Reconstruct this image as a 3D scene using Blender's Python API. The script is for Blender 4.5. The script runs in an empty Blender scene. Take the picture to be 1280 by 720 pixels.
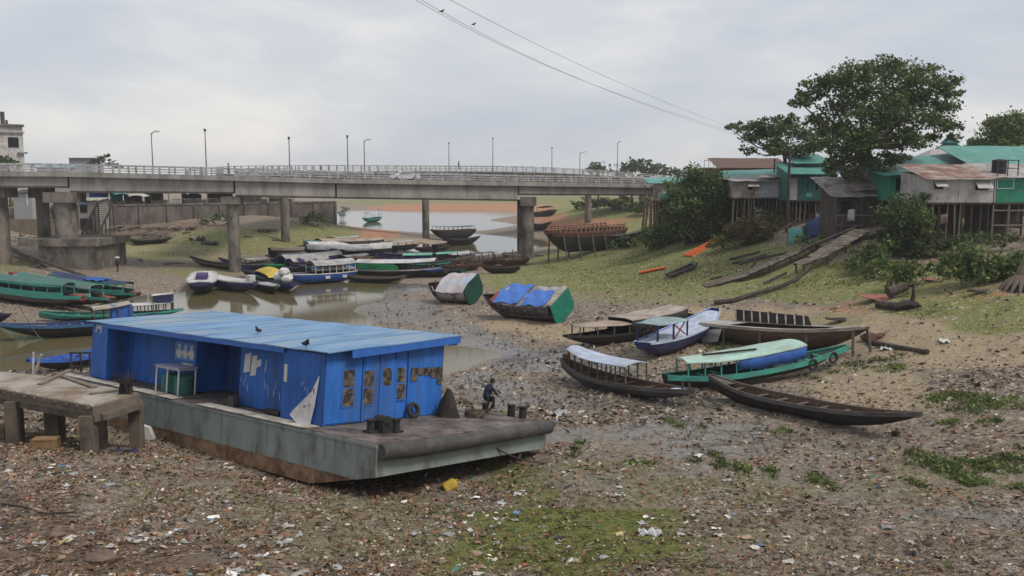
import bpy, bmesh, math, random
import numpy as np
from mathutils import Vector, Matrix, Euler
R = math.radians
random.seed(7); rng = np.random.default_rng(7)
scene = bpy.context.scene
COL = scene.collection

# ------------------------------------------------------------------ camera, sky, sun, exposure
FOC, HZ, CAMZ = 1100.0, 228.0, 12.0
PITCH = math.atan((360 - HZ) / FOC)
cam_d = bpy.data.cameras.new('camera'); cam = bpy.data.objects.new('camera', cam_d); COL.objects.link(cam)
cam.location = (0, 0, CAMZ); cam.rotation_euler = (R(90) - PITCH, 0, 0)
cam_d.sensor_width = 36; cam_d.lens = 36 * FOC / 1280; cam_d.clip_start = 0.2; cam_d.clip_end = 12000
scene.camera = cam

SUN_EL, SUN_AZ = 52, 118          # azimuth clockwise from +Y (sun high on the right, a little behind the viewer)
world = bpy.data.worlds.new('World'); scene.world = world; world.use_nodes = True
nt = world.node_tree; nt.nodes.clear()
def N(tree, kind, **kw):
    n = tree.nodes.new(kind)
    for k, v in kw.items():
        if k.startswith('i_'):
            key = k[2:]; key = int(key) if key.isdigit() else key.replace('_', ' ')
            n.inputs[key].default_value = v
        else: setattr(n, k, v)
    return n
sky = N(nt, 'ShaderNodeTexSky', sky_type='NISHITA', sun_disc=False, sun_elevation=R(SUN_EL), sun_rotation=R(SUN_AZ), dust_density=3.0)
tc = N(nt, 'ShaderNodeTexCoord')
mp = N(nt, 'ShaderNodeMapping'); mp.inputs['Scale'].default_value = (1.6, 1.6, 5.5)
no = N(nt, 'ShaderNodeTexNoise', i_Scale=1.7, i_Detail=7.0, i_Roughness=0.55, i_Distortion=0.25)
rp = N(nt, 'ShaderNodeValToRGB')
rp.color_ramp.elements[0].position = 0.34; rp.color_ramp.elements[0].color = (3.45, 3.7, 4.2, 1)
rp.color_ramp.elements[1].position = 0.72; rp.color_ramp.elements[1].color = (5.9, 5.65, 5.35, 1)
e = rp.color_ramp.elements.new(0.52); e.color = (4.3, 4.4, 4.6, 1)
mx = N(nt, 'ShaderNodeMixRGB'); mx.inputs[0].default_value = 0.9
bg = N(nt, 'ShaderNodeBackground'); bg.inputs['Strength'].default_value = 0.1
wo = N(nt, 'ShaderNodeOutputWorld')
L = nt.links.new
L(tc.outputs['Generated'], mp.inputs[0]); L(mp.outputs[0], no.inputs['Vector']); L(no.outputs['Fac'], rp.inputs[0])
L(sky.outputs[0], mx.inputs[1]); L(rp.outputs[0], mx.inputs[2]); L(mx.outputs[0], bg.inputs[0]); L(bg.outputs[0], wo.inputs[0])
sd = bpy.data.lights.new('sun', 'SUN'); sd.energy = 1.45; sd.angle = R(18); sd.color = (1, .93, .83)
so = bpy.data.objects.new('sun', sd); COL.objects.link(so)
sv = Vector((math.sin(R(SUN_AZ)) * math.cos(R(SUN_EL)), math.cos(R(SUN_AZ)) * math.cos(R(SUN_EL)), math.sin(R(SUN_EL))))
so.rotation_euler = sv.to_track_quat('Z', 'Y').to_euler(); so.location = (60, -40, 90)
scene.view_settings.view_transform = 'Standard'; scene.view_settings.look = 'None'
scene.view_settings.exposure = 0.7; scene.view_settings.gamma = 1; scene.view_settings.use_curve_mapping = False
scene.render.engine = 'CYCLES'
scene.cycles.max_bounces = 5; scene.cycles.diffuse_bounces = 2; scene.cycles.transparent_max_bounces = 4

# ------------------------------------------------------------------ object helpers
def tag(o, label=None, cat=None, group=None, kind=None):
    if label: o['label'] = label
    if cat: o['category'] = cat
    if group: o['group'] = group
    if kind: o['kind'] = kind
    return o
def empty(name, loc=(0, 0, 0), rot=(0, 0, 0), label=None, cat=None, group=None):
    o = bpy.data.objects.new(name, None); COL.objects.link(o); o.location = loc; o.rotation_euler = rot
    o.empty_display_size = .3
    return tag(o, label, cat, group)
class MB:
    def __init__(s): s.v = []; s.f = []; s.m = []
    def add(s, vs, fs, m=0):
        b = len(s.v); s.v += [tuple(p) for p in vs]
        for f in fs: s.f.append(tuple(b + i for i in f)); s.m.append(m)
        return s
    def hexa(s, p, m=0):      # 4 bottom (ccw from above), 4 top
        return s.add(p, [(3, 2, 1, 0), (4, 5, 6, 7), (0, 1, 5, 4), (1, 2, 6, 5), (2, 3, 7, 6), (3, 0, 4, 7)], m)
    def box(s, x0, x1, y0, y1, z0, z1, m=0, M=None):
        p = [(x0, y0, z0), (x1, y0, z0), (x1, y1, z0), (x0, y1, z0), (x0, y0, z1), (x1, y0, z1), (x1, y1, z1), (x0, y1, z1)]
        if M is not None: p = [M @ Vector(q) for q in p]
        return s.hexa(p, m)
    def beam(s, a, b, w, h, m=0, up=(0, 0, 1)):   # rectangular bar
        a = Vector(a); b = Vector(b); d = (b - a)
        if d.length < 1e-6: return s
        d.normalize(); u = Vector(up)
        if abs(d.dot(u)) > .97: u = Vector((0, 1, 0))
        r = d.cross(u).normalized(); u = r.cross(d).normalized()
        r *= w / 2; u = u * (h / 2)
        return s.hexa([a - r - u, a + r - u, b + r - u, b - r - u, a - r + u, a + r + u, b + r + u, b - r + u], m)
    def tube(s, pts, rad, n=6, m=0, cap=True):
        pts = [Vector(p) for p in pts]
        if not hasattr(rad, '__len__'): rad = [rad] * len(pts)
        rings = []; prev = None
        for i, p in enumerate(pts):
            d = (pts[min(i + 1, len(pts) - 1)] - pts[max(i - 1, 0)])
            d = d.normalized() if d.length > 1e-7 else Vector((0, 0, 1))
            if prev is None:
                prev = d.orthogonal().normalized()
            prev = (prev - d * prev.dot(d))
            prev = prev.normalized() if prev.length > 1e-5 else d.orthogonal().normalized()
            q = d.cross(prev)
            rings.append([p + (prev * math.cos(2 * math.pi * k / n) + q * math.sin(2 * math.pi * k / n)) * rad[i] for k in range(n)])
        vs = [v for r in rings for v in r]; fs = []
        for i in range(len(pts) - 1):
            for k in range(n):
                k2 = (k + 1) % n; fs.append((i * n + k, i * n + k2, (i + 1) * n + k2, (i + 1) * n + k))
        if cap: fs.append(tuple(range(n - 1, -1, -1))); fs.append(tuple((len(pts) - 1) * n + k for k in range(n)))
        return s.add(vs, fs, m)
    def grid(s, P, m=0, close=False):   # P[i][j] points
        nu, nv = len(P), len(P[0]); vs = [q for r in P for q in r]; fs = []
        for i in range(nu - 1):
            for j in range(nv - 1 + (1 if close else 0)):
                j2 = (j + 1) % nv; fs.append((i * nv + j, i * nv + j2, (i + 1) * nv + j2, (i + 1) * nv + j))
        return s.add(vs, fs, m)
    def slab(s, P, t, m=0):             # thick sheet from a grid of points, thickness t downward
        nu, nv = len(P), len(P[0])
        Q = [[(q[0], q[1], q[2] - t) for q in r] for r in P]
        s.grid(P, m); s.add([q for r in Q for q in r], [(i * nv + j, (i + 1) * nv + j, (i + 1) * nv + j + 1, i * nv + j + 1) for i in range(nu - 1) for j in range(nv - 1)], m)
        loop = [(0, j) for j in range(nv)] + [(i, nv - 1) for i in range(1, nu)] + [(nu - 1, j) for j in range(nv - 2, -1, -1)] + [(i, 0) for i in range(nu - 2, 0, -1)]
        n = len(loop); vs = [P[i][j] for i, j in loop] + [Q[i][j] for i, j in loop]
        return s.add(vs, [(k, (k + 1) % n, n + (k + 1) % n, n + k) for k in range(n)], m)
    def prism(s, poly, d, m=0):         # poly: list of 3d points, extruded by vector d
        n = len(poly); d = Vector(d); vs = [Vector(p) for p in poly] + [Vector(p) + d for p in poly]
        return s.add(vs, [tuple(range(n))[::-1], tuple(range(n, 2 * n))] + [(k, (k + 1) % n, n + (k + 1) % n, n + k) for k in range(n)], m)
    def rock(s, c, r, m=0, jit=.25, seed=0, seg=7, ring=5):
        rr = random.Random(seed); c = Vector(c); r = (r, r, r) if not hasattr(r, '__len__') else r; P = []
        for i in range(ring + 1):
            th = math.pi * i / ring; row = []
            for j in range(seg):
                ph = 2 * math.pi * j / seg; k = 1 + rr.uniform(-jit, jit) if 0 < i < ring else 1
                row.append(c + Vector((r[0] * math.sin(th) * math.cos(ph) * k, r[1] * math.sin(th) * math.sin(ph) * k, r[2] * math.cos(th) * k)))
            P.append(row)
        return s.grid(P, m, close=True)
    def build(s, name, mats, parent=None, smooth=False, loc=None, rot=None):
        me = bpy.data.meshes.new(name); me.from_pydata(s.v, [], s.f)
        if not isinstance(mats, (list, tuple)): mats = [mats]
        for mt in mats: me.materials.append(mt)
        if len(mats) > 1: me.polygons.foreach_set('material_index', s.m)
        bm = bmesh.new(); bm.from_mesh(me); bmesh.ops.recalc_face_normals(bm, faces=bm.faces); bm.to_mesh(me); bm.free()
        if smooth:
            me.polygons.foreach_set('use_smooth', [True] * len(me.polygons))
            try: me.set_sharp_from_angle(angle=R(38))
            except Exception: pass
        o = bpy.data.objects.new(name, me); COL.objects.link(o)
        if parent is not None: o.parent = parent
        if loc is not None: o.location = loc
        if rot is not None: o.rotation_euler = rot
        return o
def quads_obj(name, V, mat, colors=None, parent=None):     # V: (n,4,3)
    n = len(V); me = bpy.data.meshes.new(name)
    me.vertices.add(n * 4); me.vertices.foreach_set('co', V.astype(np.float32).ravel())
    me.loops.add(n * 4); me.loops.foreach_set('vertex_index', np.arange(n * 4, dtype=np.int32))
    me.polygons.add(n); me.polygons.foreach_set('loop_start', np.arange(0, n * 4, 4, dtype=np.int32))
    me.update(calc_edges=True)
    if colors is not None:
        at_ = me.color_attributes.new('tint', 'FLOAT_COLOR', 'POINT')
        at_.data.foreach_set('color', np.repeat(np.c_[colors, np.ones(n)].astype(np.float32), 4, axis=0).ravel())
    me.materials.append(mat); me.validate()
    o = bpy.data.objects.new(name, me); COL.objects.link(o)
    if parent is not None: o.parent = parent
    return o

# ------------------------------------------------------------------ materials
MATS = {}
def mat(name, base, rough=.8, var=.28, scale=2.5, bump=.25, bscale=None, dirt=None, damt=.35, dscale=1.2, metal=0.0, corr=None, stretch=(1, 1, 1), spec=.3):
    if name in MATS: return MATS[name]
    m = bpy.data.materials.new(name); m.use_nodes = True; t = m.node_tree; t.nodes.clear()
    out = N(t, 'ShaderNodeOutputMaterial'); b = N(t, 'ShaderNodeBsdfPrincipled'); l = t.links.new
    b.inputs['Roughness'].default_value = rough; b.inputs['Metallic'].default_value = metal
    b.inputs['Specular IOR Level'].default_value = spec
    c = N(t, 'ShaderNodeTexCoord'); mpp = N(t, 'ShaderNodeMapping'); mpp.inputs['Scale'].default_value = stretch
    l(c.outputs['Object'], mpp.inputs[0])
    n1 = N(t, 'ShaderNodeTexNoise', i_Scale=scale, i_Detail=6.0, i_Roughness=.65); l(mpp.outputs[0], n1.inputs['Vector'])
    r1 = N(t, 'ShaderNodeValToRGB'); lo = tuple(max(0, x * (1 - var)) for x in base); hi = tuple(min(1, x * (1 + var)) for x in base)
    r1.color_ramp.elements[0].position = .3; r1.color_ramp.elements[1].position = .72
    r1.color_ramp.elements[0].color = (*lo, 1); r1.color_ramp.elements[1].color = (*hi, 1)
    l(n1.outputs['Fac'], r1.inputs[0]); col = r1.outputs[0]
    if dirt is not None:
        n2 = N(t, 'ShaderNodeTexNoise', i_Scale=dscale, i_Detail=8.0, i_Roughness=.72); l(mpp.outputs[0], n2.inputs['Vector'])
        r2 = N(t, 'ShaderNodeValToRGB'); th = .68 - damt * .4
        r2.color_ramp.elements[0].position = th - .06; r2.color_ramp.elements[1].position = th + .12
        l(n2.outputs['Fac'], r2.inputs[0])
        mxx = N(t, 'ShaderNodeMixRGB'); l(r2.outputs[0], mxx.inputs[0]); l(col, mxx.inputs[1]); mxx.inputs[2].default_value = (*dirt, 1); col = mxx.outputs[0]
    l(col, b.inputs['Base Color'])
    bn = N(t, 'ShaderNodeBump', i_Strength=bump, i_Distance=.05)
    n3 = N(t, 'ShaderNodeTexNoise', i_Scale=bscale or scale * 5, i_Detail=4.0); l(mpp.outputs[0], n3.inputs['Vector'])
    h = n3.outputs['Fac']
    if corr:
        ax, sc = corr; w = N(t, 'ShaderNodeTexWave', bands_direction=ax, i_Scale=sc, i_Distortion=.0)
        l(c.outputs['Object'], w.inputs['Vector']); ad = N(t, 'ShaderNodeMath', operation='MULTIPLY_ADD')
        l(w.outputs['Fac'], ad.inputs[0]); ad.inputs[1].default_value = 1.2; l(h, ad.inputs[2]); h = ad.outputs[0]
    l(h, bn.inputs['Height']); l(bn.outputs[0], b.inputs['Normal']); l(b.outputs[0], out.inputs[0])
    MATS[name] = m; return m
def leafmat(name, c0, c1, rough=.6):
    if name in MATS: return MATS[name]
    m = bpy.data.materials.new(name); m.use_nodes = True; t = m.node_tree; b = t.nodes['Principled BSDF']; l = t.links.new
    g = N(t, 'ShaderNodeNewGeometry'); r = N(t, 'ShaderNodeValToRGB')
    r.color_ramp.elements[0].color = (*c0, 1); r.color_ramp.elements[1].color = (*c1, 1)
    x = r.color_ramp.elements.new(.93); x.color = (*[q * .95 for q in c1], 1); r.color_ramp.elements[-1].color = (c1[0] * 1.7, c1[1] * 1.3, c1[2], 1)
    l(g.outputs['Random Per Island'], r.inputs[0]); c = N(t, 'ShaderNodeTexCoord'); n = N(t, 'ShaderNodeTexNoise', i_Scale=.55, i_Detail=2.0); l(c.outputs['Object'], n.inputs['Vector'])
    mr = N(t, 'ShaderNodeMapRange'); l(n.outputs['Fac'], mr.inputs[0]); mr.inputs[1].default_value = .3; mr.inputs[2].default_value = .7; mr.inputs[3].default_value = .6; mr.inputs[4].default_value = 1.35
    mm = N(t, 'ShaderNodeVectorMath', operation='SCALE'); l(r.outputs[0], mm.inputs[0]); l(mr.outputs[0], mm.inputs['Scale'])
    l(mm.outputs[0], b.inputs['Base Color']); b.inputs['Roughness'].default_value = rough; b.inputs['Specular IOR Level'].default_value = .25
    tr = N(t, 'ShaderNodeBsdfTranslucent'); l(mm.outputs[0], tr.inputs['Color']); ms = N(t, 'ShaderNodeMixShader'); ms.inputs[0].default_value = .3
    l(b.outputs[0], ms.inputs[1]); l(tr.outputs[0], ms.inputs[2]); l(ms.outputs[0], t.nodes['Material Output'].inputs['Surface'])
    MATS[name] = m; return m
def tintmat(name, rough=.8):
    if name in MATS: return MATS[name]
    m = bpy.data.materials.new(name); m.use_nodes = True; t = m.node_tree; b = t.nodes['Principled BSDF']
    a = N(t, 'ShaderNodeVertexColor', layer_name='tint'); t.links.new(a.outputs[0], b.inputs['Base Color'])
    b.inputs['Roughness'].default_value = rough; b.inputs['Specular IOR Level'].default_value = .25
    MATS[name] = m; return m

# ------------------------------------------------------------------ terrain
CP, SP = math.cos(PITCH), math.sin(PITCH)
def ray(px, py):
    a = (px - 640) / FOC; b = (360 - py) / FOC
    return np.array([a, CP + b * SP, -SP + b * CP])       # y forward, z up
def proj(P):
    P = np.asarray(P, float); x, y, z = P[..., 0], P[..., 1], P[..., 2] - CAMZ
    d = np.maximum(CP * y - SP * z, .05); u = SP * y + CP * z
    return 640 + FOC * x / d, 360 - FOC * u / d
def atz(px, py, z):
    r = ray(px, py); t = (z - CAMZ) / r[2]; return np.array([r[0] * t, r[1] * t, z])
def aty(px, py, Y):
    r = ray(px, py); t = Y / r[1]; return Vector((r[0] * t, Y, CAMZ + r[2] * t))
TP = [(45,322,2.2),(75,332,1.5),(20,312,2.9),(0,720,4.2),(200,720,3.4),(420,720,2.5),(640,720,2.0),(900,720,1.8),(1280,720,2.0),(0,640,3.0),(0,590,2.4),(200,640,2.2),(300,600,1.25),
 (150,564,1.3),(30,555,1.1),(400,610,.88),(250,574,1.05),(640,630,.95),(540,622,.72),(900,620,1.2),(1280,620,1.8),(690,545,.5),(640,520,.4),(760,560,.8),
 (900,540,.8),(1000,560,.95),(1150,530,1.4),(1280,530,1.9),(620,470,.15),(740,480,.5),(850,500,.8),(640,442,.03),(740,440,.7),
 (30,480,.7),(30,464,.05),(110,505,1.0),(30,440,-.5),(100,425,-.5),(0,425,-.4),(0,404,.1),(60,399,.12),(150,386,-.2),(220,380,-.4),(250,390,-.6),(330,372,-.6),
 (400,370,-.5),(450,365,-.15),(480,352,-.1),(540,342,.1),(430,395,-.1),(460,385,.1),(560,370,.3),(520,400,.2),(600,410,.3),(570,440,-.04),
 (225,362,.1),(200,355,.4),(240,340,.5),(300,337,.4),(340,331,.25),(440,330,.2),(0,370,.8),(60,360,.6),(120,350,.6),(150,340,.8),(0,330,1.8),(30,340,1.2),
 (150,310,2.2),(100,300,3.2),(20,300,3.6),(0,285,5.5),(200,300,2.8),(300,305,2.2),(300,290,3.6),(200,282,4.4),(400,284,3.6),(420,298,1.6),(470,287,.9),(480,302,.6),
 (400,305,1.3),(540,300,.3),(600,320,.2),(560,325,.3),(500,280,-1),(600,275,-1),(640,270,-1),(450,267,-1),(560,290,-.8),(640,300,-.6),(640,312,-.3),
 (690,400,.6),(720,395,.7),(640,385,.4),(600,375,.35),(620,345,.8),(700,350,1.2),(740,330,1.5),(660,326,.8),(690,318,1.0),(800,380,1.5),(800,350,1.7),(860,340,2.6),
 (800,315,2.9),(860,300,4.7),(830,285,5.6),(900,320,4.0),(950,345,3.0),(900,400,1.2),(1000,370,2.9),(950,310,5.0),(1010,320,5.0),(1000,295,6.3),(1100,330,5.0),
 (1080,300,6.8),(1100,285,7.7),(1100,380,3.6),(1150,360,4.4),(1200,330,5.5),(1280,350,5.4),(1280,380,4.4),(1280,440,2.9),(1200,440,2.5),(1050,440,1.5),(950,430,1.1),
 (860,440,.9),(1130,480,1.8),(1280,480,2.4),(1200,310,6.2),(1280,315,6.4),(735,285,2.0),(800,290,2.2),(700,283,.05),(690,300,-.1),(700,262,3.0),(735,262,4.0),(800,262,5.0),
 (760,250,7.5),(820,250,7.5),(500,263,.03),(420,264,.03),(600,263,.03),(655,268,.03),(380,262,.3)]
WP = [(-3.6,32.0,.5),(-2.0,33.6,.3),(-.3,35.2,.15),(-2.9,30.6,.62),(-7.5,31.2,.9),(-11.9,34.7,.72),(-16.5,38.5,.62),(-21,42.3,.5),(45,95,9.6),(62,92,10.0),(90,90,10.2),(33,118,9.0),(38,140,9.5),(60,140,10.5),(60,210,9),(110,150,11),(0,4,9.5),(-12,7,8.5),(12,7,8.0),(0,12,6.0),(-9,13,5.8),(9,13,5.2),
 (-150,520,5),(0,520,6),(100,450,8),(-300,500,8),(0,900,8),(-600,900,10),(600,900,12),(0,3000,10),(-2500,3000,12),(2500,3000,12),(-105,118,6.5),(-130,150,8.5),(-220,250,9),(-110,90,3.5),(-75,55,1.2),(-40,28,2.6),(40,24,2.4)]
_P = [atz(px, py, z) for px, py, z in TP] + [np.array(w, float) for w in WP]
_P = np.array(_P)
def _dom(X, Y):
    Y = np.maximum(Y, 2.0); return np.stack([X / Y * 1.0, np.log(Y)], -1)
def _tps_fit(P, lam=2e-4):
    D = _dom(P[:, 0], P[:, 1]); n = len(D)
    d = np.linalg.norm(D[:, None] - D[None], axis=-1); K = np.where(d > 0, d * d * np.log(d + 1e-12), 0) + lam * np.eye(n)
    Q = np.c_[np.ones(n), D]; A = np.block([[K, Q], [Q.T, np.zeros((3, 3))]])
    return D, np.linalg.solve(A, np.r_[P[:, 2], np.zeros(3)])
_TD, _TW = _tps_fit(_P)
def terr0(X, Y):
    X = np.asarray(X, float); Y = np.asarray(Y, float); sh = X.shape; D = _dom(X.ravel(), Y.ravel()); out = np.zeros(len(D))
    for i in range(0, len(D), 20000):
        q = D[i:i + 20000]; d2 = ((q[:, None] - _TD[None]) ** 2).sum(-1)
        K = np.where(d2 > 1e-18, .5 * d2 * np.log(d2 + 1e-18), 0)
        out[i:i + 20000] = K @ _TW[:-3] + _TW[-3] + q @ _TW[-2:]
    return out.reshape(sh)
def _hash(ix, iy, s):
    h = (ix * 374761393 + iy * 668265263 + s * 974711) & 0x7fffffff
    h = ((h ^ (h >> 13)) * 1274126177) & 0x7fffffff
    return ((h ^ (h >> 16)) & 0xffff) / 65535.0
def vnoise(X, Y, s=0):
    ix = np.floor(X).astype(np.int64); iy = np.floor(Y).astype(np.int64); fx = X - ix; fy = Y - iy
    fx = fx * fx * (3 - 2 * fx); fy = fy * fy * (3 - 2 * fy)
    a = _hash(ix, iy, s); b = _hash(ix + 1, iy, s); c = _hash(ix, iy + 1, s); d = _hash(ix + 1, iy + 1, s)
    return (a * (1 - fx) + b * fx) * (1 - fy) + (c * (1 - fx) + d * fx) * fy
def terr(X, Y):
    X = np.asarray(X, float); Y = np.asarray(Y, float); z = terr0(X, Y)
    k = np.clip((z + .1) / .5, 0.12, 1)
    z = z + k * ((vnoise(X / 2.7, Y / 2.7, 1) - .5) * .22 + (vnoise(X / .8, Y / .8, 2) - .5) * .09)
    z = z + np.where(Y < 140, 1, 0) * (vnoise(X / 1.6, Y / 1.6, 8) - .5) * .22 * np.clip((z - 1.6), 0, 1)
    z = z + np.where(Y > 200, (vnoise(X / 40, Y / 40, 5) - .5) * np.clip((z - .4), 0, 3) * 1.2, 0)
    return z
_TS = np.geomspace(9, 2500, 1400)
def pt(px, py, h=0.0, water=True):
    r = ray(px, py); t = _TS / r[1]; X, Y, Z = r[0] * t, r[1] * t, CAMZ + r[2] * t
    g = terr(X, Y); g = (np.maximum(g, 0) if water else g) + h
    w = np.nonzero(Z < g)[0]
    if len(w) == 0: i = len(_TS) - 1; return Vector((X[i], Y[i], g[i]))
    i = max(w[0], 1); a = Z[i - 1] - g[i - 1]; b = g[i] - Z[i]; k = a / max(a + b, 1e-9)
    return Vector((X[i - 1] + (X[i] - X[i - 1]) * k, Y[i - 1] + (Y[i] - Y[i - 1]) * k, Z[i - 1] + (Z[i] - Z[i - 1]) * k))
def gz(x, y): return float(max(terr(np.array([x]), np.array([y]))[0], 0))
# ------------------------------------------------------------------ ground, water
def blob(PX, PY, lst):
    m = np.zeros_like(PX)
    for (x, y, rx, ry, a) in lst:
        d = ((PX - x) / rx) ** 2 + ((PY - y) / ry) ** 2
        m = np.maximum(m, a * np.clip(1.6 - d * 1.1, 0, 1))
    return m
GRASS = [(800,330,150,26,1),(1000,350,140,26,.9),(1150,370,120,16,.6),(1240,405,60,16,.8),(700,350,110,16,.8),(760,345,150,24,.95),(900,350,150,24,.9),(690,330,70,12,.7),(860,310,80,22,1),(930,330,100,30,.95),(1040,355,120,22,.9),(1100,350,80,28,.85),(1180,385,110,14,.75),(1250,395,60,14,.9),
 (1270,385,40,14,.9),(1200,345,70,20,.8),(700,365,90,14,.5),(830,372,90,10,.6),(1050,400,60,8,.4),(830,290,60,22,1),
 (330,300,120,16,.95),(400,292,50,12,1),(210,318,60,8,.7),(180,305,70,9,.6),(240,340,50,6,.6),(120,312,26,5,.9),(300,318,80,8,.5),(20,330,30,10,.6),
 (760,262,70,12,.9),(470,253,60,3,.8),(560,252,120,3,.7),(720,250,90,6,.9)]
MOSS = [(540,680,90,24,.5),(820,610,90,14,.4),(420,640,70,18,.4),(940,660,90,20,.35),(720,690,140,32,1),(690,650,120,24,.85),(620,690,80,30,.8),(830,660,60,16,.6),(560,660,80,30,.4),(480,640,80,24,.4),(400,680,90,24,.38),(230,620,90,20,.3),(560,700,60,20,.5),(1150,600,120,30,.35),(950,610,120,20,.4),(1000,680,120,24,.3),(760,590,80,16,.4),(140,600,60,10,.3),(340,640,90,18,.36),(800,650,60,18,.7),(770,620,50,14,.45),(650,590,50,12,.6),(860,690,50,24,.5),(560,640,50,16,.4),(900,715,60,14,.5),(510,600,40,10,.35),(300,650,60,20,.25),(660,610,60,18,.6),(1010,700,40,14,.3)]
RED = [(1150,350,40,10,.5),(1060,385,50,8,.45),(900,360,50,6,.4),(780,365,50,6,.35),(735,284,60,9,.95),(760,276,50,6,.7),(800,286,40,10,.7),(455,291,44,8,1),(430,284,30,7,.8),(620,258,140,5,1),(540,260,80,4,.9),(700,268,40,8,.9),(1235,375,45,9,.95),(1180,362,60,10,.55),(1120,372,44,7,.6),(700,275,40,5,.7),(1200,330,40,18,.35)]
TAN = [(1150,420,200,26,.9),(900,395,120,12,.7),(1010,400,120,14,.8),(1230,330,60,16,.5),(1220,445,120,18,.7),(1130,400,120,10,.6),(1080,480,80,30,.75),(1150,505,60,16,.6),(980,470,60,14,.5),(660,405,60,10,.85),(720,420,60,10,.7),(900,420,60,14,.6),(190,312,70,8,.9),(240,322,50,6,.8),(500,304,60,6,.8),(560,310,60,6,.6),(1270,600,40,20,.3),(840,445,60,14,.5)]
WET = [(700,540,60,12,.6),(620,480,60,14,.7),(860,540,120,20,.8),(1000,590,60,12,.5),(500,390,60,16,.7),(1100,560,80,10,.5),(560,420,80,14,.6),(800,500,110,16,.7),(650,500,70,14,.6),(760,470,60,10,.7),(880,590,50,12,.5),(720,600,60,10,.4),(1050,620,60,12,.4),(620,442,90,9,1),(700,455,90,10,.8),(900,560,70,16,.9),(960,548,90,12,.6),(1240,645,60,14,.8),(1170,640,50,10,.6),(450,378,60,14,.9),(500,360,50,8,.8),(520,395,60,12,.5),(730,500,80,18,.5),(850,530,60,14,.5),(30,470,60,8,.8),(590,430,60,8,.8)]
DIRT = [(170,292,60,12,.9),(240,284,60,8,.7),(130,300,40,10,.8),(110,330,50,10,.6),(40,700,150,60,1),(180,690,110,24,.7),(300,700,90,16,.6),(60,640,80,18,.5),(0,660,60,60,.8),(250,660,80,14,.4)]
def masks(X, Y, Z):
    PX, PY = proj(np.stack([X, Y, Z], -1))
    w1 = (vnoise(X / 1.9, Y / 1.9, 11) - .5) * 46 * np.clip(30 / Y, .1, 1.2); w2 = (vnoise(X / 1.7 + 9, Y / 1.7, 12) - .5) * 20 * np.clip(30 / Y, .15, 1.2)
    return [blob(PX + w1, PY + w2, l) for l in (GRASS, MOSS, RED, TAN, WET, DIRT)]
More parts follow.
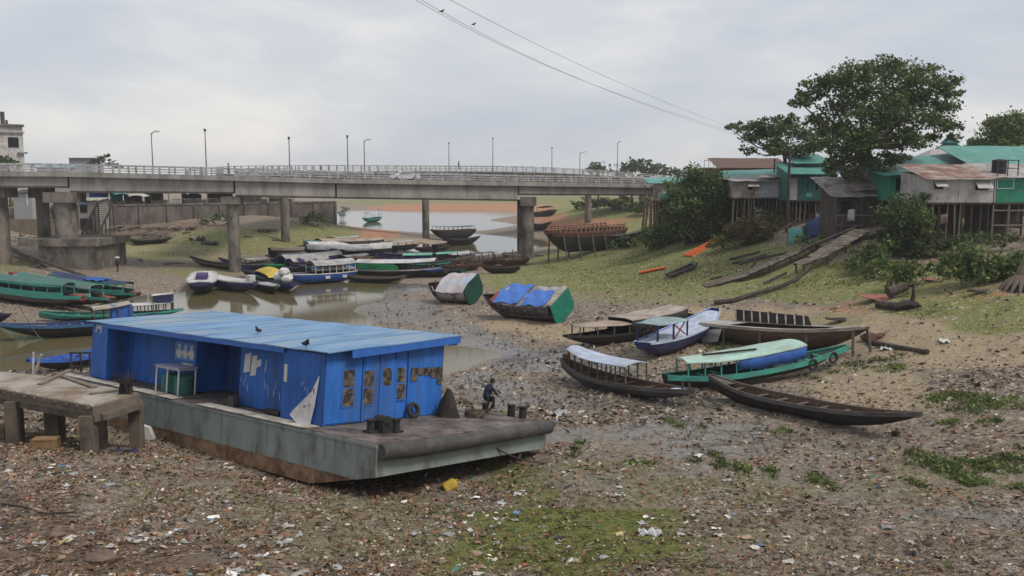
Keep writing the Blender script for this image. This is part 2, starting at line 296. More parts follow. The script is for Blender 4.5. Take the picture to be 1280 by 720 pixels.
def build_ground():
    ys = np.concatenate([np.geomspace(2.5, 16, 22)[:-1], np.geomspace(16, 130, 470)[:-1], np.geomspace(130, 420, 130)[:-1], np.geomspace(420, 1800, 30)])
    ts = np.concatenate([np.linspace(-1.6, -.66, 50)[:-1], np.linspace(-.66, .66, 520)[:-1], np.linspace(.66, 1.6, 50)])
    T, Yg = np.meshgrid(ts, ys); X = T * (Yg + 3); Z = terr(X, Yg)
    rough = np.where(Yg < 75, 1, 0) * np.clip((Z - .02) / .3, 0, 1)
    Z = Z + rough * ((vnoise(X / .3, Yg / .3, 21) - .5) * .07 + (vnoise(X / .14, Yg / .14, 22) - .5) * .035)
    g = masks(X, Yg, Z); nv = Z.size; r, c = Z.shape
    me = bpy.data.meshes.new('ground')
    me.vertices.add(nv); me.vertices.foreach_set('co', np.stack([X, Yg, Z], -1).astype(np.float32).ravel())
    I = np.arange(nv).reshape(r, c); F = np.stack([I[:-1, :-1], I[:-1, 1:], I[1:, 1:], I[1:, :-1]], -1).reshape(-1, 4)
    me.loops.add(F.size); me.loops.foreach_set('vertex_index', F.astype(np.int32).ravel())
    me.polygons.add(len(F)); me.polygons.foreach_set('loop_start', np.arange(0, F.size, 4, dtype=np.int32))
    me.update(calc_edges=True); me.polygons.foreach_set('use_smooth', [True] * len(F))
    for nm, (a, b, d) in (('cover', (g[0], g[1], g[2])), ('soil', (g[3], g[4], g[5]))):
        at_ = me.color_attributes.new(nm, 'FLOAT_COLOR', 'POINT')
        at_.data.foreach_set('color', np.stack([a, b, d, np.ones_like(a)], -1).astype(np.float32).ravel())
    m = bpy.data.materials.new('ground'); m.use_nodes = True; t = m.node_tree; l = t.links.new; b = t.nodes['Principled BSDF']
    c_ = N(t, 'ShaderNodeTexCoord')
    def noise(s, d=6, ro=.65): n = N(t, 'ShaderNodeTexNoise', i_Scale=s, i_Detail=float(d), i_Roughness=ro); l(c_.outputs['Object'], n.inputs['Vector']); return n.outputs['Fac']
    def ramp(f, stops):
        r_ = N(t, 'ShaderNodeValToRGB'); el = r_.color_ramp.elements
        el[0].position, el[0].color = stops[0][0], (*stops[0][1], 1); el[1].position, el[1].color = stops[-1][0], (*stops[-1][1], 1)
        for p, q in stops[1:-1]: x = el.new(p); x.color = (*q, 1)
        l(f, r_.inputs[0]); return r_.outputs[0]
    def mix(f, a, bb):
        x = N(t, 'ShaderNodeMixRGB'); l(f, x.inputs[0]); l(a, x.inputs[1]); l(bb, x.inputs[2]); return x.outputs[0]
    def sep(nm):
        a = N(t, 'ShaderNodeVertexColor', layer_name=nm); s = N(t, 'ShaderNodeSeparateColor'); l(a.outputs[0], s.inputs[0]); return s.outputs
    def edge(mask, nf, k=1.3, off=.15):   # mask broken up by noise
        a = N(t, 'ShaderNodeMath', operation='MULTIPLY_ADD'); l(mask, a.inputs[0]); a.inputs[1].default_value = k
        s = N(t, 'ShaderNodeMath', operation='MULTIPLY_ADD'); l(nf, s.inputs[0]); s.inputs[1].default_value = 1.7; s.inputs[2].default_value = -.85 - off; l(s.outputs[0], a.inputs[2])
        m2 = N(t, 'ShaderNodeMath', operation='MULTIPLY', use_clamp=True); l(a.outputs[0], m2.inputs[0]); l(mask, m2.inputs[1])
        m3 = N(t, 'ShaderNodeMath', operation='MULTIPLY', use_clamp=True); l(m2.outputs[0], m3.inputs[0]); m3.inputs[1].default_value = 1.6
        return m3.outputs[0]
    A, B = sep('cover'), sep('soil'); nf = noise(1.1, 8, .72); nf2 = noise(5, 6, .7); n0 = noise(.35, 5)
    base = ramp(nf2, [(.26, (.065, .048, .034)), (.42, (.155, .118, .086)), (.58, (.245, .195, .15)), (.76, (.41, .36, .305))])
    def voro(sc, st=(1, 1, 1)):
        mp_ = N(t, 'ShaderNodeMapping'); mp_.inputs['Scale'].default_value = st; l(c_.outputs['Object'], mp_.inputs[0])
        ds = N(t, 'ShaderNodeMixRGB', blend_type='ADD'); ds.inputs[0].default_value = .25; l(mp_.outputs[0], ds.inputs[1])
        nz = N(t, 'ShaderNodeTexNoise', i_Scale=sc * 1.3, i_Detail=3.0); l(c_.outputs['Object'], nz.inputs['Vector']); l(nz.outputs['Color'], ds.inputs[2])
        v_ = N(t, 'ShaderNodeTexVoronoi', i_Scale=sc); l(ds.outputs[0], v_.inputs['Vector']); s_ = N(t, 'ShaderNodeSeparateColor'); l(v_.outputs['Color'], s_.inputs[0]); return s_.outputs
    V1, V2 = voro(7.5, (.7, 1, 1)), voro(15, (.7, 1, 1)); V3 = voro(3.2, (.8, 1, 1))
    CH = [(0, (.06, .045, .034)), (.25, (.13, .095, .068)), (.5, (.215, .168, .125)), (.72, (.285, .23, .178)), (.89, (.37, .32, .265)), (.98, (.56, .53, .49))]
    chips = mix(V2[1], ramp(V1[0], CH), ramp(V2[0], CH))
    cf = N(t, 'ShaderNodeMapRange'); l(nf, cf.inputs[0]); cf.inputs[1].default_value = .35; cf.inputs[2].default_value = .62; cf.inputs[3].default_value = .25; cf.inputs[4].default_value = .85
    base = mix(cf.outputs[0], base, chips)
    base = mix(edge(B[2], nf, 1.3, .1), base, ramp(nf2, [(.3, (.09, .06, .043)), (.7, (.21, .15, .11))]))
    base = mix(edge(B[0], nf, 1.4, .0), base, ramp(nf2, [(.3, (.25, .19, .12)), (.7, (.40, .32, .215))]))
    nfg = N(t, 'ShaderNodeMath', operation='MULTIPLY_ADD'); l(noise(.22, 4, .6), nfg.inputs[0]); nfg.inputs[1].default_value = .9; nfh = N(t, 'ShaderNodeMath', operation='MULTIPLY_ADD'); l(noise(2.6, 7, .75), nfh.inputs[0]); nfh.inputs[1].default_value = .8; nfh.inputs[2].default_value = -.36; l(nfh.outputs[0], nfg.inputs[2])
    base = mix(edge(A[2], n0, 1.6, -.1), base, ramp(nf, [(.3, (.26, .11, .055)), (.55, (.38, .19, .105)), (.75, (.42, .28, .17))]))
    base = mix(edge(A[0], nfg.outputs[0], 1.5, .12), base, ramp(nf2, [(.26, (.05, .08, .016)), (.42, (.125, .16, .04)), (.54, (.205, .195, .07)), (.74, (.37, .31, .19))]))
    gp = N(t, 'ShaderNodeMath', operation='GREATER_THAN'); l(V3[1], gp.inputs[0]); gp.inputs[1].default_value = .80
    gq = N(t, 'ShaderNodeMath', operation='MULTIPLY'); l(gp.outputs[0], gq.inputs[0]); l(V1[2], gq.inputs[1])
    base = mix(gq.outputs[0], base, ramp(V1[0], [(0, (.10, .07, .045)), (.5, (.27, .22, .15)), (.95, (.52, .48, .42))]))
    base = mix(edge(A[1], nf, 1.5, .1), base, ramp(nf2, [(.28, (.04, .055, .012)), (.5, (.125, .145, .03)), (.74, (.22, .205, .07))]))
    wet = edge(B[1], nf, 1.7, .06)
    base = mix(wet, base, ramp(nf2, [(.3, (.085, .072, .057)), (.7, (.2, .178, .15))]))
    l(base, b.inputs['Base Color'])
    rr = N(t, 'ShaderNodeMapRange'); l(wet, rr.inputs[0]); rr.inputs[3].default_value = .88; rr.inputs[4].default_value = .14; l(rr.outputs[0], b.inputs['Roughness'])
    b.inputs['Specular IOR Level'].default_value = .35
    bn = N(t, 'ShaderNodeBump', i_Distance=.16); bs = N(t, 'ShaderNodeMapRange'); l(wet, bs.inputs[0]); bs.inputs[3].default_value = .8; bs.inputs[4].default_value = .08
    l(bs.outputs[0], bn.inputs['Strength']); l(noise(9, 6, .7), bn.inputs['Height']); l(bn.outputs[0], b.inputs['Normal'])
    me.materials.append(m); o = bpy.data.objects.new('ground', me); COL.objects.link(o); tag(o, kind='structure')
build_ground()
def build_water():
    m = bpy.data.materials.new('water'); m.use_nodes = True; t = m.node_tree; b = t.nodes['Principled BSDF']; l = t.links.new
    b.inputs['Base Color'].default_value = (.115, .098, .05, 1); b.inputs['Roughness'].default_value = .07; b.inputs['IOR'].default_value = 1.33; b.inputs['Specular IOR Level'].default_value = .5
    c = N(t, 'ShaderNodeTexCoord'); n = N(t, 'ShaderNodeTexNoise', i_Scale=1.4, i_Detail=3.0); l(c.outputs['Object'], n.inputs['Vector'])
    bn = N(t, 'ShaderNodeBump', i_Strength=.06, i_Distance=.05); l(n.outputs['Fac'], bn.inputs['Height']); l(bn.outputs[0], b.inputs['Normal'])
    o = MB().add([(-400, 36, 0), (260, 36, 0), (400, 520, 0), (-700, 520, 0)], [(0, 1, 2, 3)]).build('water', m); tag(o, kind='structure')
build_water()
# hills on the horizon
def hills():
    m = mat('hill_blue', (.10, .15, .10), var=.12, scale=.004, bump=0)
    for (X0, X1, Y, h, s) in ((-990, -540, 1500, 26, 3), (-500, 60, 1560, 17, 4), (-100, 900, 1540, 20, 5)):
        xs = np.linspace(X0, X1, 60); P = []
        for k, dy in ((0, -110), (.55, -60), (1, 0), (.5, 60), (0, 110)):
            e = np.sin(np.linspace(0, math.pi, 60)) ** .7
            P.append([(x, Y + dy, 4 + k * h * ev * (.45 + .8 * vnoise(np.array([x / 80]), np.array([s * 3.1 + dy / 500]), s)[0])) for x, ev in zip(xs, e)])
        tag(MB().grid(P).build('hills', m, smooth=True), kind='structure')
hills()
# ------------------------------------------------------------------ bridges
CONC = mat('concrete', (.29, .275, .255), rough=.9, var=.2, scale=.7, bump=.2, dirt=(.17, .16, .148), damt=.4, dscale=.5, stretch=(1, 1, .35))
CONC_D = mat('concrete_dark', (.20, .175, .15), rough=.92, var=.3, scale=.8, bump=.3, dirt=(.07, .062, .054), damt=.5, dscale=.6, stretch=(1, 1, .5))
RAILM = mat('rail_paint', (.42, .42, .43), rough=.7, var=.25, scale=1, bump=.1, dirt=(.16, .15, .14), damt=.4)
ASPH = mat('asphalt', (.06, .06, .06), rough=.9)
def lerp_path(P, x):
    xs = [p[0] for p in P]; return [float(np.interp(x, xs, [p[k] for p in P])) for k in range(1, len(P[0]))]
def smooth_pts(P, n=60):
    P = np.array(P, float); d = np.r_[0, np.cumsum(np.linalg.norm(np.diff(P[:, :2], axis=0), axis=1))]; tt = np.linspace(0, d[-1], n); out = []
    M = np.zeros_like(P); M[1:-1] = (P[2:] - P[:-2]) / (d[2:] - d[:-2])[:, None]; M[0] = (P[1] - P[0]) / (d[1] - d[0]); M[-1] = (P[-1] - P[-2]) / (d[-1] - d[-2])
    for t in tt:
        i = min(max(np.searchsorted(d, t, 'right') - 1, 0), len(d) - 2); h = d[i + 1] - d[i]; u = (t - d[i]) / h
        out.append((2*u**3-3*u**2+1)*P[i] + (u**3-2*u**2+u)*h*M[i] + (-2*u**3+3*u**2)*P[i+1] + (u**3-u**2)*h*M[i+1])
    return [Vector(q) for q in out]
def offset_pts(pts, d):   # to the left of travel, in plan
    out = []
    for i, p in enumerate(pts):
        t = pts[min(i + 1, len(pts) - 1)] - pts[max(i - 1, 0)]; n = Vector((-t.y, t.x, 0)).normalized(); out.append(p + n * d)
    return out
def ribbon(mb, pts, d0, d1, z0, z1, m=0):
    A, B = offset_pts(pts, d0), offset_pts(pts, d1)
    P = [[a + Vector((0, 0, z0)), a + Vector((0, 0, z1)), b + Vector((0, 0, z1)), b + Vector((0, 0, z0))] for a, b in zip(A, B)]
    mb.grid(P, m, close=True); n = len(P); b = len(mb.v) - 4 * n
    mb.f += [(b, b + 1, b + 2, b + 3), (b + 4 * n - 4, b + 4 * n - 3, b + 4 * n - 2, b + 4 * n - 1)]; mb.m += [m, m]
def railing(pts, d, h, parent, step=2.0):
    mb = MB(); A = offset_pts(pts, d)
    for z, w in ((h, .14), (h * .62, .09), (h * .3, .09)):
        for a, b in zip(A[:-1], A[1:]): mb.beam(a + Vector((0, 0, z)), b + Vector((0, 0, z)), w, w)
    acc = 0; nxt = 0
    for a, b in zip(A[:-1], A[1:]):
        L_ = (b - a).length
        while nxt <= acc + L_:
            p = a.lerp(b, (nxt - acc) / L_); mb.box(p.x - .1, p.x + .1, p.y - .1, p.y + .1, p.z, p.z + h + .08); nxt += step
        acc += L_
    return mb.build('railing', RAILM, parent)
NEAR_PX = [(-330,219,100),(-150,220,104),(0,220.5,108),(83,221,110),(294,226,113),(421,229,118),(650,232.5,129),(830,235,136),(960,238,140)]
br = empty('road_bridge', aty(294, 340, 113), label='long grey concrete road bridge on tall piers across the whole river bed', cat='bridge')
bo = br.location.copy()
nearp = smooth_pts([aty(*q) - bo for q in NEAR_PX], 90)
mb = MB(); ribbon(mb, nearp, 0, 9.0, 0.0, .35); mb.build('deck', CONC, br)
mb = MB(); ribbon(mb, nearp, 1.0, 8.0, .354, .40); mb.build('road_surface', ASPH, br)
mb = MB(); ribbon(mb, nearp, .02, .5, .354, .62); ribbon(mb, nearp, 8.5, 8.98, .354, .62); mb.build('kerb', CONC, br)
railing([p + Vector((0, 0, .6)) for p in nearp], .2, .95, br); railing([p + Vector((0, 0, .6)) for p in nearp], 8.8, .95, br)
# girder spans between joints: (px0, depth0, px1, depth1)
npx = [proj(np.array(p + bo))[0] for p in nearp]
for (a, da, c, dc) in ((-330, 1.35, 82, 1.4), (84.5, 2.0, 291, 1.65), (293.5, 2.0, 420, 2.05), (422, 2.05, 649, 2.2), (651, 1.35, 960, 1.1)):
    seg = [p for p, x in zip(nearp, npx) if a <= x <= c]
    def at_px(x):
        i = int(np.searchsorted(npx, x)); i = min(max(i, 1), len(npx) - 1); k = (x - npx[i - 1]) / (npx[i] - npx[i - 1]); return nearp[i - 1].lerp(nearp[i], k)
    seg = [at_px(a)] + seg + [at_px(c)]; A, B = offset_pts(seg, .55), offset_pts(seg, 8.4); P = []
    for i, (p, q) in enumerate(zip(A, B)):
        d = da + (dc - da) * i / (len(seg) - 1)
        P.append([p + Vector((0, 0, -.003)), p + Vector((0, 0, -d + .25)), p.lerp(q, .05) + Vector((0, 0, -d)), p.lerp(q, .3) + Vector((0, 0, -d)), p.lerp(q, .36) + Vector((0, 0, -.25)), p.lerp(q, .64) + Vector((0, 0, -.25)), p.lerp(q, .7) + Vector((0, 0, -d)), p.lerp(q, .95) + Vector((0, 0, -d)), q + Vector((0, 0, -d + .25)), q + Vector((0, 0, -.003))])
    mb = MB(); mb.grid(P, close=True); n = 10; b = 0
    mb.f += [tuple(range(10)), tuple(len(mb.v) - 10 + k for k in range(10))]; mb.m += [0, 0]
    mb.build('girder', CONC, br)
def column(px, pyb, zb, w, Y, ztop, parent, cap=None, round_=True, org=bo):
    base = aty(px, pyb, Y); g = gz(base.x, base.y) - .6
    mb = MB()
    o = base - org
    if round_: mb.tube([(o.x, o.y, g - org.z), (o.x, o.y, ztop - org.z)], w / 2, 16)
    else: mb.box(o.x - w / 2, o.x + w / 2, o.y - w / 2, o.y + w / 2, g - org.z, ztop - org.z)
    pier = mb.build('pier', CONC_D, parent, smooth=round_)
    if cap:
        cw, ch, cd = cap; MB().box(o.x - cw / 2, o.x + cw / 2, o.y - cd / 2, o.y + cd / 2, ztop - org.z - ch, ztop - org.z + .002).build('pier_cap', CONC_D, pier)
    return pier
def deckz(px, dep): return float(np.interp(px, [q[0] for q in NEAR_PX], [aty(*q).z for q in NEAR_PX])) - dep
column(294, 340, 0, 1.55, 114.6, deckz(294, 2.0), br, cap=(2.2, 1.0, 2.2))
column(660, 323, 0, 1.75, 131, deckz(660, 1.6), br, cap=(2.4, 1.3, 2.6))
column(652, 318, 0, 1.4, 136, deckz(650, 2.1), br)
column(84, 300, 0, 2.7, 111.6, deckz(84, 1.9), br, cap=(4.0, 1.3, 3))
column(56, 300, 0, 1.6, 116, deckz(56, 1.3), br, cap=(2.3, 1.4, 2.4))
column(2, 300, 0, 2.0, 111, deckz(2, 1.3), br, cap=(3.2, 1.3, 3))
column(-150, 300, 0, 2.0, 107, deckz(-150, 1.3), br)
mb = MB(); a = aty(22, 299, 109.5) - bo; c = aty(122, 299, 109.5) - bo
mb.box(a.x, c.x, a.y, a.y + 9.5, a.z - .9, a.z)
mb.box(a.x + 2.2, c.x - .5, a.y + .5, a.y + 9, a.z - 4.6, a.z - .9); mb.build('pile_cap', CONC_D, br)
# pontoon-like footing of the pier standing in the water
f = aty(652, 298, 136) - bo; MB().box(f.x - 3.0, f.x + 3.4, f.y - 2.2, f.y + 2.4, -f.z * 0 - bo.z - .5, -bo.z + 1.0).build('pier_footing', CONC_D, br)
# second bridge, further back and higher, curving in behind the first
FAR = [(300,226,124),(356,219,145),(440,217,165),(532,216.5,182),(650,217,192),(735,220.5,198),(802,225,202),(870,231,205),(960,236,206)]
b2 = empty('ramp_bridge', aty(532, 297, 182), label='higher curved concrete bridge just behind the first, only its railing and slim piers in view', cat='bridge')
bo2 = b2.location.copy(); farp = smooth_pts([aty(*q) - bo2 for q in FAR], 60)
mb = MB(); ribbon(mb, farp, 0, 7.5, -.05, .35); mb.build('deck', CONC_D, b2)
mb = MB(); ribbon(mb, farp, .8, 6.6, -1.7, -.053); mb.build('girder', CONC_D, b2)
mb = MB(); ribbon(mb, farp, .9, 6.6, .354, .4); mb.build('road_surface', ASPH, b2)
railing([p + Vector((0, 0, .35)) for p in farp], .2, 1.15, b2, 2.4); railing([p + Vector((0, 0, .35)) for p in farp], 7.3, 1.15, b2, 2.4)
for px, w, Y in ((356, 1.5, 148), (532, 1.5, 185), (735, 1.5, 201), (802, 1.4, 206)):
    p = aty(px, 260, Y); zt = float(np.interp(px, [q[0] for q in FAR], [aty(*q).z for q in FAR])) - 1.7
    column(px, 260, 0, w, Y, zt, b2, org=bo2)
# lamp posts
STEEL = mat('galvanised_steel', (.2, .2, .21), rough=.5, metal=.3, var=.15)
LAMPW = mat('lamp_housing', (.5, .5, .5), rough=.4)
DARKM = mat('dark_metal', (.06, .06, .065), rough=.6)
def lamp(px, pyt, Y, arm, label, dark=False):
    base = float(np.interp(px, [q[0] for q in NEAR_PX], [aty(*q).z for q in NEAR_PX])) + .35
    if Y > 140: base = float(np.interp(px, [q[0] for q in FAR], [aty(*q).z for q in FAR])) + .35
    top = aty(px, pyt, Y); h = top.z - base
    o = empty('street_lamp', (top.x, Y, base), label=label, cat='street lamp', group='street lamps on the bridge')
    MB().tube([(0, 0, 0), (0, 0, h * .5), (0, 0, h)], [.1, .085, .06], 8).build('post', STEEL, o)
    if arm:
        a = MB().tube([(0, 0, h - .3), (arm * .5, -.1, h + .1), (arm, -.2, h + .15)], .06, 6).build('arm', STEEL, o)
        MB().box(arm - .1, arm + .6, -.4, 0, h + .08, h + .26).build('lamp_head', LAMPW, a)
    else:
        MB().box(-.12, .12, -.15, .15, h - .35, h).build('lamp_head', DARKM, o)
LP = [(189,166,122,.6,'street lamp with a short curved arm, above the wide concrete pier side of the bridge'),(256,161,122,0,'tall plain lamp post left of the tallest pier, no arm'),
 (361,171,122,0,'thin lamp post standing between the tallest pier and the middle of the bridge'),(434,169,128,0,'dark topped lamp post, left one of the close pair near the car'),
 (455,176,134,.5,'shorter lamp with small arm, right one of the close pair near the car'),(561,178,187,0,'thin bare lamp post beside the walker on the bridge'),
 (616,172,189,0,'tallest thin lamp post over the middle of the second bridge'),(690,184,194,0,'short thin lamp post just left of the distant trees'),
 (725,191,197,.8,'small lamp with side arm in front of the distant round trees'),(772,178,200,.3,'lamp post rising in front of the far tree clump at the bridge end')]
for px, pyt, Y, arm, lb in LP: lamp(px, pyt, Y, arm, lb, dark=px in (434, 256))
# ------------------------------------------------------------------ the stranded blue pontoon barge
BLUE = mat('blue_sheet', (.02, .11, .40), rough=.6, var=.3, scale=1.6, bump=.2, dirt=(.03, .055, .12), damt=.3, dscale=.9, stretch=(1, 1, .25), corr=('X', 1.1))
BLUE_LIT = mat('blue_sheet_lit', (.025, .135, .47), rough=.55, var=.28, scale=1.6, bump=.2, dirt=(.05, .10, .21), damt=.3, dscale=1.1, stretch=(1, 1, .3), corr=('Y', 1.1))  # brighter copy of the side blue: light on the front put into the colour
ROOFB = mat('faded_blue_roof', (.14, .265, .44), rough=.6, var=.3, scale=.8, bump=.12, dirt=(.24, .30, .35), damt=.38, dscale=.4, stretch=(1, .35, 1), corr=('X', 1.3))
FASC = mat('blue_fascia', (.028, .12, .42), rough=.5, var=.15)
HULLG = mat('barge_grey', (.22, .255, .245), rough=.65, var=.18, scale=.8, bump=.15, dirt=(.10, .085, .07), damt=.32, dscale=.7, stretch=(1, 1, .5))
RUSTB = mat('barge_rust', (.27, .175, .10), rough=.9, var=.3, scale=1.5, bump=.3, dirt=(.10, .05, .03), damt=.5, dscale=1)
DECKR = mat('deck_rust', (.082, .064, .056), rough=.6, var=.45, scale=.9, bump=.25, dirt=(.19, .155, .14), damt=.45, dscale=.9)
DECKP = mat('deck_plate', (.46, .43, .39), rough=.7, var=.2, scale=1, dirt=(.18, .14, .11), damt=.4)
RUBR = mat('black_rubber', (.025, .025, .025), rough=.75, var=.3)
RUBG = mat('grey_fender', (.05, .048, .046), rough=.55, var=.3, scale=2, dirt=(.09, .085, .08), damt=.4)
DARK = mat('dark_interior', (.012, .014, .02), rough=.9)
PAPER = mat('old_poster', (.55, .54, .5), rough=.85, var=.2, scale=6)
GLASSD = mat('dirty_glass', (.055, .045, .04), rough=.35, var=.8, scale=4, dirt=(.19, .15, .115), damt=.38, dscale=4)
WHITEP = mat('white_paint', (.62, .63, .63), rough=.6, var=.12, dirt=(.35, .33, .3), damt=.3)
ROPE = mat('rope', (.085, .065, .05), rough=.95)
BARGE_R = Matrix.Rotation(-.681, 4, 'Z') @ Matrix.Rotation(-.036, 4, 'Y') @ Matrix.Rotation(-.128, 4, 'X')
BARGE_O = Vector((-4.654, 29.476, 3.0))
barge = empty('ferry_barge', BARGE_O, BARGE_R.to_euler(), label='big stranded grey pontoon barge carrying a bright blue tin cabin', cat='barge')
BM = Matrix.Translation(BARGE_O) @ BARGE_R
BW, BL, HD = 9.84, 24.6, 1.95
def bpt(u, v, w): return BM @ Vector((-u, v, w))
def hull_prof(inset, z0, z1):  # side profile polygon between two heights; the bow rakes under
    def xb(z): return 0 if z > -1.12 else -( -1.12 - z) / (HD - 1.12) * 3.5
    zs = sorted({z0, z1} | ({-1.12} if z0 < -1.12 < z1 else set())); front = [(xb(z), z) for z in zs]
    return front + [(-BL, zs[-1]), (-BL, zs[0])]
mb = MB(); pr = hull_prof(0, -1.36, -.004); mb.prism([(x, 0, z) for x, z in pr], (0, BW, 0)); hull = mb.build('hull', HULLG, barge)
mb = MB(); pr = hull_prof(0, -HD, -1.363); mb.prism([(x, .02, z) for x, z in pr], (0, BW - .04, 0)); mb.build('rusty_bottom', RUSTB, hull)
mb = MB()
for u in (2.2, 6.3, 9.4, 14.5, 19.5): mb.box(-u - .03, -u + .03, -.035, .01, -1.34, -.13)
mb.box(-BL, 0, -.05, .01, -.12, .0); mb.build('rib', HULLG, hull)
mb = MB(); n = 14; P = []
for i in range(n):
    xr = rng.random(); P.append([(-BL + (BL) * i / (n - 1), y, .02 + .02 * rng.random()) for y in np.linspace(0.01, BW - .01, 8)])
mb.slab(P, .03); mb.build('deck', DECKR, barge)
mb = MB()
for a, c, y1 in ((3.9, 11.2, .62), (13.2, 14.5, .5), (14.8, 16.9, .6), (17.1, 24, .5)): mb.box(-c, -a, -.1, y1, .045, .075)
mb.build('deck_plate', DECKP, barge)
# bow fender: fat rubber tube with a lighter plate below
mb = MB(); mb.tube([(.14, .06, -.24), (.16, 1.5, -.27), (.17, 4, -.27), (.17, 7, -.22), (.16, BW - .1, -.2)], [.27, .31, .30, .30, .29], 14); mb.build('bow_fender', RUBG, barge, smooth=True)
def bollards(u, v, nm='bollard'):
    for dv in (0, .65):
        mb = MB(); mb.tube([(-u - dv, v, .02), (-u - dv, v, .5)], .17, 12); mb.tube([(-u - dv, v, .5), (-u - dv, v, .55)], .21, 12)
        mb.build('bollard', RUBR, barge, smooth=True)
bollards(1.1, 9.5)
# cabin: one part with wall panels, roof, doors ... as sub-parts
UA, UC, V0, V1 = 3.88, 22.4, .69, 7.24
cab = MB()
def rz(v): return 2.79 + (v - V0) * (3.3 - 2.79) / (V1 - V0)
def wallbox(u0, u1, v0, v1, m=0, z0=.06): cab.hexa([(-u1, v0, z0), (-u0, v0, z0), (-u0, v1, z0), (-u1, v1, z0), (-u1, v0, rz(v0)), (-u0, v0, rz(v0)), (-u0, v1, rz(v1)), (-u1, v1, rz(v1))], m)
wallbox(UA, 6.4, V0, V0 + .08)                  # forward bay on the long side
wallbox(6.32, 6.4, V0 + .08, 1.35)
wallbox(6.4, 10.25, 1.35, 1.43); wallbox(10.17, 10.25, 1.43, 2.6)
wallbox(14.6, 20.9, 1.9, 1.98); wallbox(14.6, 14.68, 1.98, 3.6)
wallbox(20.82, 20.9, .75, 1.9); wallbox(20.9, UC, .75, .83)
wallbox(UC - .08, UC, .83, V1); wallbox(UA + .08, UC - .08, V1 - .08, V1)
cabin = cab.build('cabin', BLUE, barge)
cab = MB(); wallbox(UA - .0, UA + .08, V0 + .08, V1 - .0); cab.build('front_wall', BLUE_LIT, cabin)
cab = MB(); wallbox(10.25, 14.6, 3.6, 3.68); wallbox(10.05, 10.25, 2.6, 3.6); cab.build('inner_wall', BLUE, cabin)
# roof sheet + fascia
RU0, RU1, RV0, RV1 = 3.45, 22.72, .52, 7.83
def rzr(v): return 2.9 + (v - .62) * (3.488 - 2.893) / (7.83 - .62)
P = []
for i in range(21):
    u = RU0 + (RU1 - RU0) * i / 20; P.append([(-u, RV0 + (RV1 - RV0) * j / 8, rzr(RV0 + (RV1 - RV0) * j / 8) + .015 * math.sin(i * 2.1 + j)) for j in range(9)])
MB().slab(P, .04).build('roof', ROOFB, cabin)
mb = MB()
for k in range(1, 9):
    u = RU0 + (RU1 - RU0) * k / 9
    mb.beam((-u, RV0 + .02, rzr(RV0) + .022), (-u, RV1 - .02, rzr(RV1) + .004), .025, .018)
mb.build('roof_seam', mat('roof_seam', (.12, .24, .40), var=.3, scale=2), cabin)
mb = MB()
def fas(u0, v0, u1, v1, h, dz=-.045): mb.beam((-u0, v0, rzr(v0) + dz - h / 2), (-u1, v1, rzr(v1) + dz - h / 2), .04, h)
fas(6.2, RV0 + .03, 20.9, RV0 + .03, .2); fas(RU0 + .03, 1.7, RU0 + .03, RV1 - .05, .3); fas(RU0, RV1 - .03, RU1, RV1 - .03, .3)
mb.build('fascia', FASC, cabin)
MB().box(-RU0 - .7, -RU0 - .1, V1 + .02, RV1 - .08, rzr(7.5) - .42, rzr(7.5) - .1).build('eave_box', FASC, cabin)
# front wall: two window strips, a double door, poster, louvred band
def fwall(v0, v1, z0, z1, nm, m, t=.03, par=None): return MB().box(-UA + .003, -UA + .003 + t, v0, v1, z0, z1).build(nm, m, par or cabin)
def vf(px): return V0 + (px - 398) / (547 - 398) * (V1 - V0)  # rough position along the front wall
for a, c in ((401.5, 440.5), (445, 462)):
    fwall(vf(a), vf(c), .12, 2.5, 'door', BLUE_LIT, .035)
for a, c, z0, z1 in ((419, 431.5, .75, 2.15), (443, 454.5, .75, 2.1), (484, 494.5, .85, 2.15)):
    w = fwall(vf(a) - .06, vf(c) + .06, z0 - .06, z1 + .06, 'window', BLUE_LIT, .06)
    MB().box(-UA + .06, -UA + .068, vf(a), vf(c), z0, (z0 + z1) / 2 - .03).build('pane', GLASSD, cabin)
    MB().box(-UA + .06, -UA + .068, vf(a), vf(c), (z0 + z1) / 2 + .03, z1).build('pane', GLASSD, cabin)
fwall(vf(463), vf(482), .1, 2.5, 'door', BLUE_LIT, .045)
MB().box(-UA + .049, -UA + .056, vf(466), vf(477), 1.45, 2.15).build('pane', GLASSD, cabin)
mb = MB()
for a, c, z0 in ((503, 511, 1.55), (511.5, 520, 1.8), (521, 529, 1.75), (530, 538, 1.65), (539, 546, 1.35)): mb.box(-UA + .031, -UA + .04, vf(a), vf(c), z0, 2.1)
mb.build('window_band', GLASSD, cabin)
for px in (400, 443, 463.5, 483, 499): MB().box(-UA + .03, -UA + .06, vf(px) - .05, vf(px) + .05, .08, 2.75).build('door_post', FASC, cabin)
# long side: posters, scratches, doorway panel inside
def swall(u0, u1, v, z0, z1, nm, m, t=.012): return MB().box(-u1, -u0, v - t - .004, v - .004, z0, z1).build(nm, m, cabin)
p = swall(14.75, 16.45, 1.9, 1.45, 2.3, 'poster', mat('blue_poster', (.10, .22, .50), var=.1))
for k in range(3):
    mb = MB()
    x = -16.32 + k * .54
    mb.box(x + .1, x + .42, 1.87, 1.879, 1.55, 1.95); mb.box(x + .17, x + .35, 1.87, 1.879, 1.97, 2.2); mb.box(x, x + .1, 1.87, 1.879, 1.7, 1.9); mb.box(x + .42, x + .5, 1.87, 1.879, 1.65, 1.85)
    mb.build('poster_figure', PAPER, cabin)
mb = MB()
for k in range(5): mb.box(-15.8 + k * .2, -15.66 + k * .2, 1.882, 1.89, 1.2 + .03 * (k % 2), 1.36)
mb.build('painted_letters', PAPER, cabin)
